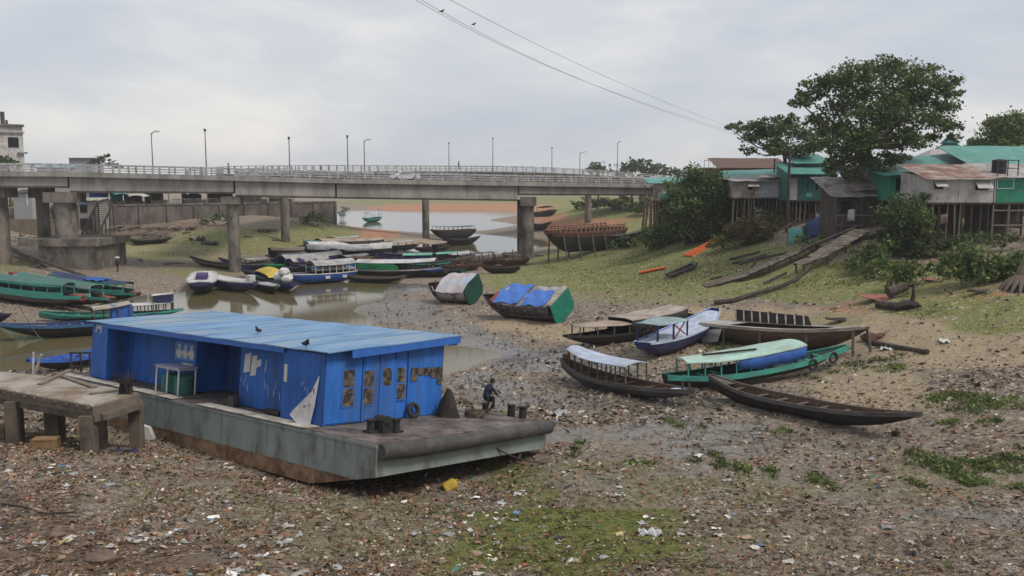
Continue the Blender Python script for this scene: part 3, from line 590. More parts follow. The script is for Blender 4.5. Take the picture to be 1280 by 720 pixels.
mb = MB(); T = [(10.0, 9.55, 1.45, 2.35), (9.5, 9.1, 1.35, 2.3), (9.12, 8.8, 1.75, 2.15), (8.5, 8.42, 1.6, 2.2)]
for a, c, z0, z1 in T: mb.prism([(-a, 1.336, z0), (-c, 1.336, z0 + .1), (-c + .05, 1.336, z1), (-a + .08, 1.336, z1 - .08)], (0, .01, 0))
mb.build('torn_poster', PAPER, cabin)
SCR = mat('scratched_paint', (.40, .48, .62), rough=.7)
mb = MB(); rr = random.Random(5)
for (u, v, z, n) in ((9.9, 1.35, .8, 5), (8.3, 1.35, .75, 4), (7.6, 1.35, .7, 5), (7.1, 1.35, .65, 4), (5.2, V0, 1.3, 3), (4.6, V0, .9, 4)):
    for k in range(n):
        x = -u + rr.uniform(-.25, .25); a = rr.uniform(-.25, .25); h = rr.uniform(.1, .4); zz = z + rr.uniform(-.2, .3)
        mb.prism([(x, v - .012, zz), (x + .022, v - .012, zz), (x + .022 + a * h, v - .012, zz + h), (x + a * h, v - .012, zz + h)], (0, .008, 0))
mb.build('scratch', SCR, cabin)
swall(6.1, 6.3, V0 - .0, 1.5, 2.2, 'notice', PAPER)
mb = MB(); 
for q in ([(-22.1, 2.35), (-21.95, 2.75), (-21.85, 2.75), (-22, 2.35)], [(-21.8, 2.5), (-21.72, 2.75), (-21.62, 2.75), (-21.7, 2.5)], [(-21.6, 2.3), (-21.5, 2.75), (-21.4, 2.75), (-21.5, 2.3)], [(-21.95, 2.55), (-21.95, 2.65), (-21.5, 2.65), (-21.5, 2.55)]):
    mb.prism([(x, .738, z) for x, z in q], (0, .008, 0))
mb.build('paint_flake', PAPER, cabin)
# dim room behind the doorway
mb = MB(); mb.box(-12.9, -11.6, 3.58, 3.595, .9, 2.1); mb.build('notice_board', mat('dim_board', (.11, .11, .11), var=.5, scale=5), cabin)
# winch block and coiled rope on the foredeck (fixed deck gear)
mb = MB()
for u, v in ((1.9, 1.4), (1.5, 2.3)):
    mb.box(-u - .22, -u + .22, v - .2, v + .2, .03, .12); mb.tube([(-u, v, .1), (-u, v, .5)], .15, 10); mb.tube([(-u, v, .48), (-u, v, .54)], .2, 10)
mb.box(-2.05, -1.45, 1.6, 2.1, .03, .42)
mb.tube([(-2.05, 1.85, .45), (-1.45, 1.85, .45)], .22, 12)
mb.build('winch', RUBR, barge)
def coil(name, c, r, label, n=4, mt=None, rad=.045, seed=1, group=None):
    rr = random.Random(seed); pts = []
    for k in range(n * 14):
        a = 2 * math.pi * k / 14; q = r * (1 - .12 * (k // 14) / n + rr.uniform(-.1, .1)); pts.append((q * math.cos(a), q * math.sin(a) * .9, .05 + .05 * (k // 14) + rr.uniform(0, .04)))
    o = MB().tube(pts, rad, 5).build(name, mt or ROPE, smooth=True); o.matrix_world = Matrix.Translation(c) @ BARGE_R
    return tag(o, label, 'rope', group)
coil('rope_coil', bpt(2.3, 2.5, .03), .32, 'tangled dark rope coil lying beside the winch on the barge foredeck', seed=2)
coil('rope_coil', bpt(2.5, 7.9, .03), .42, 'low coil of dark rope between the covered heap and the seated man', seed=3, n=5)
coil('rope_coil', bpt(2.9, 8.6, .03), .3, 'small loose rope loop at the feet of the seated man', seed=4, n=3)
# dark tarpaulin heap, tyre
mb = MB(); P = []
for i in range(8):
    z = i / 7; rr_ = (1 - z) ** .8 * .85 + .14; P.append([(rr_ * math.cos(a) * (1 + .12 * math.sin(3 * a + i)), rr_ * math.sin(a) * .8 * (1 + .12 * math.cos(5 * a + i * 2)), z * 1.45) for a in np.linspace(0, 2 * math.pi, 15)[:-1]])
mb.grid(P, close=True); mb.f.append(tuple(range(7 * 14, 8 * 14))); mb.m.append(0)
o = mb.build('covered_heap', mat('dark_tarp', (.028, .022, .02), rough=.8, var=.4, scale=3, bump=.6), smooth=True); o.matrix_world = Matrix.Translation(bpt(3.2, 6.95, .03)) @ BARGE_R @ Matrix.Diagonal((.58, .6, .82, 1))
tag(o, 'dark brown tarpaulin covered heap at the far front corner of the blue cabin', 'covered heap')
def torus(name, c, Rm, r0, r1, label, mt=None, group=None):
    P = [[((r0 + r1 * math.cos(b)) * math.cos(a), (r0 + r1 * math.cos(b)) * math.sin(a), r1 * math.sin(b)) for b in np.linspace(0, 2 * math.pi, 9)[:-1]] for a in np.linspace(0, 2 * math.pi, 21)]
    mb = MB(); mb.grid(P, close=True); o = mb.build(name, mt or RUBR, smooth=True); o.matrix_world = Matrix.Translation(c) @ Rm; return tag(o, label, 'tyre', group)
torus('tyre', bpt(3.62, 5.3, .36), BARGE_R @ Matrix.Rotation(R(78), 4, 'Y'), .26, .1, 'black tyre leaning on the front wall of the blue cabin')
def crate(name, M, sx, sy, sz, mt, label, cat='box'):
    mb = MB(); mb.box(-sx / 2, sx / 2, -sy / 2, sy / 2, 0, sz)
    for z in (.04, sz - .06): mb.box(-sx / 2 - .015, sx / 2 + .015, -sy / 2 - .015, sy / 2 + .015, z, z + .05)
    o = mb.build(name, mt); o.matrix_world = M; return tag(o, label, cat)
crate('battery_box', Matrix.Translation(bpt(10.0, .95, .05)) @ BARGE_R, .4, .35, .42, DARKM, 'small black box at the left corner of the blue cabin bay')
crate('tool_box', Matrix.Translation(bpt(7.2, .95, .08)) @ BARGE_R, .95, .28, .16, mat('dark_wood', (.05, .032, .024), var=.4), 'long dark flat box lying on the pale side deck plate')
# white pipe frame stand with the green tank inside it
st = empty('pipe_stand', bpt(15.0, 1.15, .05), BARGE_R.to_euler(), label='white pipe frame stand in front of the blue poster on the barge', cat='stand')
for x in (-.95, 0, .95):
    for y in (-.42, .42):
        if x == 0 and y > 0: continue
        MB().tube([(x, y, 0), (x, y, 1.18)], .04, 8).build('leg', WHITEP, st)
mb = MB(); mb.box(-1.05, 1.05, -.5, .5, 1.18, 1.24); mb.build('top', mat('stand_top', (.30, .28, .42), var=.3), st)
mb = MB()
for y in (-.42, .42): mb.beam((-.95, y, 1.14), (.95, y, 1.14), .06, .06)
for x in (-.95, .95): mb.beam((x, -.42, 1.14), (x, .42, 1.14), .06, .06)
mb.build('rail', WHITEP, st)
TANKG = mat('green_tank', (.03, .14, .11), rough=.5, var=.2)
mb = MB(); mb.tube([(-.3, 0, 0), (-.3, 0, .78), (-.3, 0, .9)], [.48, .48, .2], 18); o = mb.build('green_tank', TANKG, smooth=True); o.matrix_world = Matrix.Translation(bpt(15.05, 1.2, .06)) @ BARGE_R; tag(o, 'dark green barrel on the left inside the white pipe stand', 'barrel')
mb = MB(); mb.tube([(.4, 0, 0), (.4, 0, .78), (.4, 0, .86)], [.42, .42, .2], 18); o = mb.build('green_tank', TANKG, smooth=True); o.matrix_world = Matrix.Translation(bpt(14.8, 1.2, .06)) @ BARGE_R; tag(o, 'dark green barrel on the right inside the white pipe stand', 'barrel')
# torn banner hanging off the cabin corner
bn = mat('banner_cloth', (.50, .50, .52), rough=.8, var=.2, scale=4)
P = [(-4.05, .60, 1.95), (-4.3, .5, 1.35), (-5.1, .28, .55), (-5.25, .25, .35), (-4.65, .40, -.12), (-4.35, .52, .1), (-4.2, .56, .8)]
mb = MB(); mb.prism(P, (0, .03, 0)); o = mb.build('torn_banner', bn); o.matrix_world = BM; tag(o, 'torn white triangular banner with colourful print hanging from the cabin corner', 'banner')
mb = MB(); cols = [(.35, .08, .20), (.10, .08, .35), (.45, .25, .05), (.08, .28, .10)]
pm = [mat('print_%s' % n, c, var=.2) for n, c in zip(('red', 'violet', 'orange', 'green'), cols)]
for k, (x, z, w, h) in enumerate(((-4.95, .56, .22, .12), (-4.7, .6, .2, .16), (-4.5, .7, .16, .12), (-4.42, .95, .12, .25), (-4.3, 1.2, .1, .22), (-4.72, .82, .14, .1), (-4.55, .98, .08, .12))):
    yy = .32 + (x + 5.2) * .27 - .045
    mb.prism([(x, yy, z), (x + w, yy + w * .27, z + .05), (x + w * 1.1, yy + w * .27, z + h + .06), (x + .05, yy, z + h)], (0, .02, 0), k % 4)
mb.build('banner_print', pm, o)
# things under / beside the barge
GRN = mat('chain', (.05, .04, .035), rough=.8)
a = bpt(.05, 6.4, -.75); g = pt(686, 579); pts = [a.lerp(g, t) + Vector((0, 0, -.18 * math.sin(math.pi * t))) for t in np.linspace(0, 1, 9)]
tag(MB().tube(pts, .035, 6).build('mooring_chain', GRN), 'rusty mooring chain from the barge bow down to the mud', 'chain')
a = bpt(8.8, .02, .05); g = pt(278, 566); pts = [a.lerp(g, t) + Vector((0, 0, -.05 * math.sin(math.pi * t))) for t in np.linspace(0, 1, 7)]
tag(MB().tube(pts, .022, 6).build('mooring_rope', ROPE), 'thin grey rope hanging from the barge side into the litter', 'rope')
# crows on the roof
def bird(name, loc, yaw, label, s=1.0, group=None, cat='bird'):
    o = empty(name, loc, (0, 0, yaw), label=label, cat=cat, group=group)
    BK = mat('crow_black', (.02, .02, .024), rough=.6)
    mb = MB(); mb.tube([(-.28 * s, 0, .14 * s), (-.14 * s, 0, .17 * s), (-.02 * s, 0, .2 * s), (.08 * s, 0, .26 * s), (.13 * s, 0, .33 * s), (.18 * s, 0, .34 * s), (.25 * s, 0, .32 * s)], [.02 * s, .05 * s, .085 * s, .075 * s, .05 * s, .045 * s, .008 * s], 10)
    for y in (-.03, .03): mb.tube([(0, y * s, .15 * s), (.01 * s, y * s, 0)], .008 * s, 5)
    mb.build('body', BK, o, smooth=True)
    for y in (-1, 1): MB().rock((-.04 * s, .075 * s * y, .2 * s), (.17 * s, .02 * s, .06 * s), jit=.05, seed=3).build('wing', BK, o, smooth=True)
    return o
bird('crow', bpt(4.9, .6, rzr(.6) + .005), -.9, 'black crow perched on the near roof edge of the blue cabin', 1.1)
bird('crow', bpt(10.6, 2.4, rzr(2.4) + .01), 2.4, 'tiny black crow in the middle of the pale blue cabin roof', .9)
# ------------------------------------------------------------------ wooden country boats
def wood(name, c, **k): return mat(name, c, rough=k.pop('rough', .8), var=.3, scale=3, bump=.3, dirt=k.pop('dirt', tuple(x * .5 for x in c)), damt=k.pop('damt', .4), dscale=1.3, stretch=(.35, 1, 1.5))
BLK = wood('tarred_wood', (.035, .03, .027)); BRN = wood('brown_wood', (.11, .065, .042)); GRYW = wood('grey_wood', (.115, .105, .095)); PALE = wood('pale_wood', (.38, .33, .28))
TEAL = wood('teal_paint', (.05, .27, .22), rough=.6, dirt=(.08, .12, .10), damt=.3); BLU = wood('blue_paint', (.035, .11, .42), rough=.6, damt=.3); NAVY = wood('navy_paint', (.03, .035, .11), rough=.6)
REDP = wood('red_paint', (.28, .05, .035), rough=.6); PURP = wood('purple_paint', (.07, .045, .14), rough=.6); GRNP = wood('green_paint', (.02, .22, .08), rough=.6); DGRN = wood('dark_green_paint', (.008, .06, .042), rough=.6)
EMER = wood('emerald_paint', (.01, .16, .11), rough=.6, damt=.2); WHT = wood('white_roof', (.52, .53, .53), rough=.6, dirt=(.3, .28, .26)); GRYR = wood('grey_roof', (.36, .36, .37), rough=.6, dirt=(.22, .2, .19))
TEALR = wood('pale_teal_roof', (.36, .52, .46), rough=.6, dirt=(.28, .36, .32)); BLUR = wood('blue_white_roof', (.40, .47, .60), rough=.6, dirt=(.3, .32, .36)); TANR = wood('tan_roof', (.34, .27, .22), rough=.8)
TARPB = mat('blue_tarp', (.06, .17, .52), rough=.55, var=.25, scale=2, bump=.5); RUST = wood('rusty_plate', (.13, .06, .045)); BLUC = mat('blue_curtain', (.022, .09, .32), rough=.6, var=.25, scale=1.5, bump=.4)
TUR = wood('turquoise_roof', (.18, .50, .40), rough=.6)
def Sx(s, Ln): return (s - .5) * Ln
class Boat:
    def __init__(B, name, label, bow, stern, beam, depth, hull, inner, gun, rise=(.5, .35), bw=.10, sw=.3, group=None, roll=0, band=None, bandz=.45, gh=.14, lift=0.0, cat='boat', floor=None, nst=19, full=1.0):
        B.beam, B.depth, B.rise, B.bw, B.sw = beam, depth, rise, bw, sw
        Pb = bow if isinstance(bow, Vector) else pt(bow[0], bow[1], depth + rise[0] + (bow[2] if len(bow) > 2 else 0)); Ps = stern if isinstance(stern, Vector) else pt(stern[0], stern[1], depth + rise[1] + (stern[2] if len(stern) > 2 else 0))
        d = Pb - Ps; Ln = math.hypot(d.x, d.y); B.L = Ln; yaw = math.atan2(d.y, d.x)
        dz = (Pb.z - rise[0]) - (Ps.z - rise[1]); pitch = math.atan2(dz, Ln); mid = (Pb + Ps) / 2; z = (Pb.z - rise[0] + Ps.z - rise[1]) / 2 - depth + lift
        B.o = empty(name, (mid.x, mid.y, z), (roll, -pitch, yaw), label, cat, group); B.full = full
        ss = np.linspace(0, 1, nst); K = 7; mb = MB(); P = []; Q = []
        for s in ss:
            hw, zt, zk = B.hw(s), B.zt(s), B.zk(s)
            row = []; ri = []
            for j in range(-K, K + 1):
                a = abs(j) / K; sg = 1 if j > 0 else -1
                y = hw * (1 - (1 - a) ** 2.2) * (.8 + .2 * a); zz = zk + (zt - zk) * a ** 1.9
                row.append((Sx(s, Ln), sg * y, zz))
                hi = max(hw - .07, .01); ri.append((Sx(s, Ln), sg * hi * (1 - (1 - a) ** 2.2) * (.8 + .2 * a), max(zz, zk + (zt - zk) * .16 + .05) if a < .99 else zt))
            P.append(row); Q.append(ri)
        nv = 2 * K + 1; vs = [q for r in P for q in r]
        for i in range(nst - 1):
            for j in range(nv - 1):
                zz = (P[i][j][2] + P[i][j + 1][2]) / 2 
                mb_m = 1 if (band is not None and zz < bandz) else 0
                mb.f.append((i * nv + j, i * nv + j + 1, (i + 1) * nv + j + 1, (i + 1) * nv + j)); mb.m.append(mb_m)
        mb.v = vs; mb.f += [tuple(range(nv)), tuple((nst - 1) * nv + j for j in range(nv))]; mb.m += [0, 0]
        b0 = len(mb.v); mb.v += [q for r in Q for q in r]
        for i in range(nst - 1):
            for j in range(nv - 1): mb.f.append((b0 + i * nv + j, b0 + (i + 1) * nv + j, b0 + (i + 1) * nv + j + 1, b0 + i * nv + j + 1)); mb.m.append(2)
            for j in (0, nv - 1): mb.f.append((i * nv + j, (i + 1) * nv + j, b0 + (i + 1) * nv + j, b0 + i * nv + j)); mb.m.append(2)
        me_o = mb.build('hull', [hull, band or hull, inner], B.o, smooth=True)
        g = MB()
        for sg in (-1, 1):
            G = []
            for s in ss:
                y = sg * B.hw(s); x = Sx(s, Ln); z = B.zt(s); t = .045 * sg
                G.append([(x, y - t * .6, z + .03), (x, y + t, z + .03), (x, y + t, z - gh), (x, y + t * .1, z - gh)])
            g.grid(G, close=True); n = len(g.v); g.f += [(n - 4, n - 3, n - 2, n - 1), (n - 4 * nst + 3, n - 4 * nst + 2, n - 4 * nst + 1, n - 4 * nst)]; g.m += [0, 0]
        g.build('gunwale', gun, B.o)
    def hw(B, s):
        h = B.beam / 2
        if s > .42: h *= 1 - ((s - .42) / .58) ** (2.1 * B.full) * (1 - B.bw)
        if s < .4: h *= 1 - ((.4 - s) / .4) ** (2.1 * B.full) * (1 - B.sw)
        return h
    def zt(B, s): return B.depth + B.rise[0] * max(0, (s - .5) / .5) ** 2.2 + B.rise[1] * max(0, (.4 - s) / .4) ** 2.2
    def zk(B, s): return (B.depth + B.rise[0] - (.3 if B.bw > .25 else .1)) * max(0, (s - (.68 if B.bw > .25 else .62)) / (.32 if B.bw > .25 else .38)) ** 2.0 * (.9 if B.bw > .25 else .97) + (B.depth + B.rise[1] - .4) * max(0, (.25 - s) / .25) ** 2 * .7
    def deck(B, s0, s1, m, dz=-.05, name='deck', n=7):
        P = []
        for s in np.linspace(s0, s1, n):
            h = B.hw(s) - .06; P.append([(Sx(s, B.L), y * h, B.zt(s) + dz + .04 * (1 - y * y)) for y in (-1, -.5, 0, .5, 1)])
        return MB().slab(P, .04).build(name, m, B.o)
    def thwarts(B, ss, m, dz=-.18, w=.16):
        for s in ss:
            h = B.hw(s) - .05; x = Sx(s, B.L); MB().box(x - w / 2, x + w / 2, -h, h, B.zt(s) + dz, B.zt(s) + dz + .05).build('thwart', m, B.o)
    def ribs(B, ss, m):
        mb = MB()
        for s in ss:
            h = B.hw(s) - .09; x = Sx(s, B.L); z = B.zt(s)
            for sg in (-1, 1): mb.beam((x, sg * h, z - .05), (x, sg * h * .75, B.zk(s) + .28), .07, .05)
        mb.build('rib', m, B.o)
    def canopy(B, s0, s1, h, roof, post=None, n=6, over=.08, camber=.18, kind='open', side=None, s_pad=.0, flat=False, tilt=0, thick=.05, sag=0, rail=None, pr=.035):
        P = []; k = 9
        for s in np.linspace(s0 - s_pad, s1 + s_pad, 11):
            w = B.hw(min(max(s, s0), s1)) + over; zb = B.zt(s) if not flat else B.depth
            P.append([(Sx(s, B.L), y * w, zb + h + tilt * (s - s0) + camber * (1 - y * y) + sag * math.sin(s * 31 + y * 3)) for y in np.linspace(-1, 1, k)])
        r = MB().slab(P, thick).build('canopy_roof', roof, B.o, smooth=True)
        if post is not None:
            for s in np.linspace(s0 + .01, s1 - .01, n):
                for sg in (-1, 1):
                    y = sg * (B.hw(s) - .03); x = Sx(s, B.L); zb = B.zt(s); zr = (zb if not flat else B.depth) + h + tilt * (s - s0)
                    MB().box(x - pr, x + pr, y - pr, y + pr, zb - .06, zr + camber * .02).build('post', post, r)
        if kind == 'curtain':
            for sg in (-1, 1):
                G = []
                for s in np.linspace(s0, s1, 13):
                    y = sg * (B.hw(s) + .05); zb = B.zt(s); G.append([(Sx(s, B.L), y + .03 * math.sin(s * 60), zb - .02), (Sx(s, B.L), y + .05 * math.sin(s * 47), zb + h * .5), (Sx(s, B.L), y, zb + h + tilt * (s - s0))])
                g = MB().grid(G); o = g.build('side_curtain', side, B.o, smooth=True); md = o.modifiers.new('t', 'SOLIDIFY'); md.thickness = .02
        if kind == 'wall':   # low side wall + top rail, open windows between posts
            for sg in (-1, 1):
                mb = MB()
                for a, c in zip(np.linspace(s0, s1, 12)[:-1], np.linspace(s0, s1, 12)[1:]):
                    for z0, z1 in ((-.02, h * .32), (h * .80, h + .02)):
                        pa, pc = (Sx(a, B.L), sg * (B.hw(a) + .02), B.zt(a)), (Sx(c, B.L), sg * (B.hw(c) + .02), B.zt(c))
                        mb.hexa([(pa[0], pa[1] - .025, pa[2] + z0), (pc[0], pc[1] - .025, pc[2] + z0), (pc[0], pc[1] + .025, pc[2] + z0), (pa[0], pa[1] + .025, pa[2] + z0),
                                 (pa[0], pa[1] - .025, pa[2] + z1), (pc[0], pc[1] - .025, pc[2] + z1), (pc[0], pc[1] + .025, pc[2] + z1), (pa[0], pa[1] + .025, pa[2] + z1)])
                mb.build('side_panel', side, B.o)
        return r
    def box(B, s0, s1, w, z0, z1, m, name, parent=None, y=0):
        zb = B.zt((s0 + s1) / 2); mb = MB(); mb.box(Sx(s0, B.L), Sx(s1, B.L), y - w / 2, y + w / 2, zb + z0, zb + z1); return mb.build(name, m, parent or B.o)
    def W(B, s, y, z):      # a point on the boat in world space
        M = Matrix.Translation(B.o.location) @ B.o.rotation_euler.to_matrix().to_4x4(); return M @ Vector((Sx(s, B.L), y, z))
    def M(B): return Matrix.Translation(B.o.location) @ B.o.rotation_euler.to_matrix().to_4x4()
GR_R, GR_M, GR_L = 'boats stranded on the right bank', 'boats crowded by the bridge pier', 'boats moored on the left'
# --- right bank
b = Boat('wooden_canoe', 'long dark open canoe lying alone on the mud, nearest boat on the right', (1154, 516, -.12), (888, 468, -.05), 1.55, .72, BLK, BRN, GRYW, (.5, .5), .04, .12, GR_R, gh=.16)
b.thwarts((.16, .28, .38, .48, .58, .68, .80), GRYW); b.deck(.86, .98, GRYW); b.deck(.02, .12, GRYW); b.ribs(np.linspace(.15, .85, 14), BRN)
MB().box(Sx(.9, b.L) - .12, Sx(.9, b.L) + .14, -.12, .12, -.3, .2).build('rudder_post', BLK, b.o)
b = Boat('canopy_boat', 'grey wooden boat with a long pale blue canopy on thin posts, beside the bare canoe', (872, 487), (704, 447, -.1), 1.75, .65, GRYW, BRN, GRYW, (.3, .65), .12, .2, GR_R, gh=.2)
b.canopy(.10, .60, 1.0, BLUR, GRYW, 8, camber=.16); b.thwarts((.2, .3, .4, .5, .66, .76), BRN); b.deck(.84, .97, BLUR); b.box(.02, .05, .35, -.1, .4, BRN, 'stern_box')
mb = MB(); [mb.box(Sx(.93, b.L) - .03, Sx(.93, b.L) + .03, y - .03, y + .03, b.zt(.93), b.zt(.93) + .4) for y in (-.25, .25)]; mb.build('bow_post', BRN, b.o)
b = Boat('canopy_boat', 'boat with pale green canopy, blue side curtain and teal gunwale', (1060, 431), (832, 468), 2.1, .7, BLK, DGRN, TEAL, (.35, .35), .12, .25, GR_R, gh=.26)
b.canopy(.08, .70, .78, TEALR, TEAL, 9, camber=.14, tilt=.3, over=.14, sag=.012); b.thwarts((.12, .2, .28, .75, .83), TEAL)
G = MB()
for sg in (-1, 1):
    P = [[(Sx(s, b.L), sg * (b.hw(s) + .07), b.zt(s) + .18 + .06 * math.sin(s * 40)), (Sx(s, b.L), sg * (b.hw(s) + .10 + .05 * math.sin(s * 50)), b.zt(s) + .5), (Sx(s, b.L), sg * (b.hw(s) + .1), b.zt(s) + .78 + .3 * (s - .08))] for s in np.linspace(.32, .70, 12)]
    G.grid(P)
o = G.build('side_curtain', BLUC, b.o, smooth=True); o.modifiers.new('t', 'SOLIDIFY').thickness = .02
mb = MB(); mb.beam((Sx(.2, b.L), .1, b.zt(.2) + 1.0), (Sx(.45, b.L), -.5, b.zt(.45) + 1.1), .09, .09); mb.build('pole', BLK, b.o)
for s in (.74, .88): 
    P = [[(.28 * math.cos(a) + .08 * math.cos(c) * math.cos(a), .0 + .08 * math.sin(c), .28 * math.sin(a) + .08 * math.cos(c) * math.sin(a)) for c in np.linspace(0, 6.28, 7)[:-1]] for a in np.linspace(0, 6.2832, 15)]
    t = MB().grid(P, close=True).build('fender_tyre', RUBR, b.o, smooth=True, loc=(Sx(s, b.L), -b.hw(s) - .06, b.zt(s) - .3))
b = Boat('repair_boat', 'big brown bare wooden hull propped on stakes with a frame of white ribs', (1087, 409, -.1), (888, 402, -.2), 2.9, 1.35, BRN, BLK, PALE, (.35, .1), .2, .75, GR_R, gh=.12)
b.deck(.80, .99, PALE, dz=.02); b.deck(.0, .2, GRYR, dz=.02)
for sg in (-1, 1): MB().slab([[(Sx(q, b.L), sg * (b.hw(q) + .06), b.zt(q) + .075), (Sx(q, b.L), sg * (b.hw(q) - .32), b.zt(q) + .075)] for q in np.linspace(.02, .985, 16)], .05).build('side_deck', PALE, b.o)
mb = MB()
mb.hexa([(Sx(.12, b.L), b.beam * .40, 1.4), (Sx(.62, b.L), b.beam * .40, 1.4), (Sx(.62, b.L), b.beam * .40 + .05, 1.4), (Sx(.12, b.L), b.beam * .40 + .05, 1.4), (Sx(.10, b.L), b.beam * .5, 2.25), (Sx(.58, b.L), b.beam * .5, 2.0), (Sx(.58, b.L), b.beam * .5 + .05, 2.0), (Sx(.10, b.L), b.beam * .5 + .05, 2.25)])
wl = mb.build('side_frame', BLK, b.o)
for k in range(9):
    s = .12 + k * .057; MB().beam((Sx(s, b.L), b.beam * .38, 1.4), (Sx(s - .018, b.L), b.beam * .47, 2.3 - .03 * k), .1, .08).build('frame_rib', PALE, wl)
for s, sg in ((.2, -1), (.45, -1), (.72, -1), (.95, -1), (.98, 1), (.3, 1), (.7, 1)):
    MB().beam((Sx(s, b.L), sg * (b.hw(s) * .9 + .05), b.zt(s) - .15), (Sx(s, b.L) + .1, sg * (b.hw(s) + .25), -.35), .13, .13).build('prop', GRYW, b.o)
mb = MB(); mb.prism([(Sx(-.02, b.L), -1.5, .9), (Sx(.2, b.L), -1.55, 1.2), (Sx(.17, b.L), -1.62, .3), (Sx(.08, b.L), -1.65, .1)], (0, .05, 0)); mb.build('loose_panel', GRYR, b.o)
b = Boat('covered_boat', 'black hulled boat with two pale plank roofs over a dark hold', (706, 419), (866, 392), 2.4, .85, BLK, DARK, BLK, (.4, .3), .12, .4, GR_R)
b.canopy(.60, .93, .65, TANR, GRYW, 4, camber=.06, sag=.02); b.canopy(.12, .60, .9, PALE, None, 0, camber=.07, sag=.02, kind='curtain', side=BLK); b.thwarts((.63, .7, .77, .84), BRN)
b = Boat('blue_boat', 'navy blue boat with white deck and small cross braced front canopy', (803, 428), (894, 385), 2.5, 1.1, NAVY, BLU, BLUR, (.35, .5), .45, .3, GR_R, band=BLK, bandz=.35, gh=.1)
b.deck(.04, .97, BLUR, dz=-.04); b.canopy(.64, .95, 1.1, mat('worn_blue_roof', (.25, .34, .36), var=.35, dirt=(.15, .17, .18)), NAVY, 3, camber=.06, pr=.05, sag=.02)
mb = MB()
for sg in (-1, 1):
    h = b.hw(.75); z = b.zt(.75); mb.beam((Sx(.66, b.L), sg * h, z + .1), (Sx(.8, b.L), sg * h, z + 1.0), .07, .07, 0); mb.beam((Sx(.8, b.L), sg * h, z + .1), (Sx(.66, b.L), sg * h, z + 1.0), .07, .07, 0)
mb.build('cross_brace', REDP, b.o); b.box(.965, .99, .5, -.45, -.1, TEAL, 'bow_box', y=-.2)
# two tilted launches
b = Boat('tilted_launch', 'tilted launch with dark green transom and patched grey pink roof', (543, 351), (597, 362), 3.0, 1.15, BLK, DARK, BRN, (.8, .1), .06, .95, GR_R, roll=R(-30), full=1.3, lift=.1)
r = b.canopy(.02, .66, 1.0, mat('patched_roof', (.42, .34, .33), rough=.8, var=.3, scale=.9, dirt=(.34, .42, .52), damt=.55, dscale=.5), None, 0, camber=.16, sag=.06, over=.15, kind='curtain', side=mat('patched_side', (.36, .33, .34), var=.4, scale=2, dirt=(.05, .045, .045), damt=.4))
hw_ = b.hw(0); mb = MB(); mb.prism([(-b.L / 2 - .08, y * hw_, z) for y, z in ((-.7, .15), (.7, .15), (1.06, .8), (1.06, 2.15), (.9, 2.38), (-.9, 2.38), (-1.06, 2.15), (-1.06, .8))], (.07, 0, 0)); mb.build('transom', DGRN, b.o)
rq_ = random.Random(8)
for k in range(9):
    x = b.L * rq_.uniform(.2, .48); y = rq_.uniform(-.9, .9); MB().beam((x, y, 1.3), (x + rq_.uniform(-.9, .6), y + rq_.uniform(-.9, .9), rq_.uniform(1.2, 2.3)), .09, .09).build('frame_post', BRN if k % 2 else PALE, b.o)
mb = MB(); [mb.beam((b.L * q, -1.3, .9), (b.L * q - .2, -2.0, -.1), .09, .09) for q in (.1, .35, .45)]; mb.build('prop', BLK, b.o)
lau = b
b = Boat('tilted_launch', 'tilted launch with emerald transom, blue tarpaulins and red bow', (614, 365), (709, 381), 2.9, 1.25, BLK, DARK, GRYW, (.8, .1), .06, .95, GR_R, roll=R(-29), full=1.3, lift=.1)
b.canopy(.03, .70, .95, mat('worn_grey_roof', (.35, .32, .33), rough=.8, var=.35, scale=1.5, dirt=(.12, .1, .1), damt=.4), None, 0, camber=.12, sag=.05, over=.05, kind='curtain', side=mat('lattice_side', (.10, .09, .10), var=.7, scale=3, dirt=(.02, .02, .022), damt=.5, dscale=2.5))
hw_ = b.hw(0); mb = MB(); mb.prism([(-b.L / 2 - .08, y * hw_, z) for y, z in ((-.85, .25), (.85, .25), (1.05, .7), (1.05, 2.3), (-1.05, 2.3), (-1.05, .7))], (.07, 0, 0)); mb.build('transom', EMER, b.o)
mb = MB(); mb.box(-b.L / 2 - .07, -b.L / 2 + .35, -hw_, hw_, 2.31, 2.45); mb.build('stern_beam', PALE, b.o); mb = MB(); mb.box(b.L * .24, b.L * .36, -.7, .7, 1.0, 2.0); mb.build('bow_panel', REDP, b.o)
mb = MB()
for k in range(8):
    s = .06 + k * .078
    mb.beam((Sx(s, b.L), -b.hw(s) - .09, 1.0), (Sx(s + .07, b.L), -b.hw(s + .07) - .09, 2.1), .1, .05); mb.beam((Sx(s + .07, b.L), -b.hw(s + .07) - .1, 1.0), (Sx(s, b.L), -b.hw(s) - .1, 2.1), .1, .05); mb.beam((Sx(s, b.L), -b.hw(s) - .07, 1.0), (Sx(s, b.L), -b.hw(s) * .93 - .05, .4), .07, .05)
mb.beam((Sx(.04, b.L), -b.hw(.04) - .08, 1.55), (Sx(.68, b.L), -b.hw(.68) - .08, 1.55), .08, .05)
mb.build('side_lattice', PALE, b.o)
BT = b
def tarp(bt, s0, s1, y0, y1, z, label, seed=0):
    rr = random.Random(seed); P = []
    for i in range(9):
        s = s0 + (s1 - s0) * i / 8; row = []
        for j in range(9):
            y = y0 + (y1 - y0) * j / 8; q = y / (bt.beam / 2); row.append((Sx(s, bt.L), y, bt.depth + .95 + .12 * max(0, 1 - q * q) - max(0, abs(q) - 1.02) * .5 + .16 + .08 * math.sin(i * 1.3 + j) + rr.uniform(-.02, .03)))
        P.append(row)
    o = MB().slab(P, .025).build('tarpaulin', TARPB, smooth=True); o.matrix_world = bt.M(); return tag(o, label, 'tarpaulin', 'blue tarpaulins on the tilted launch')
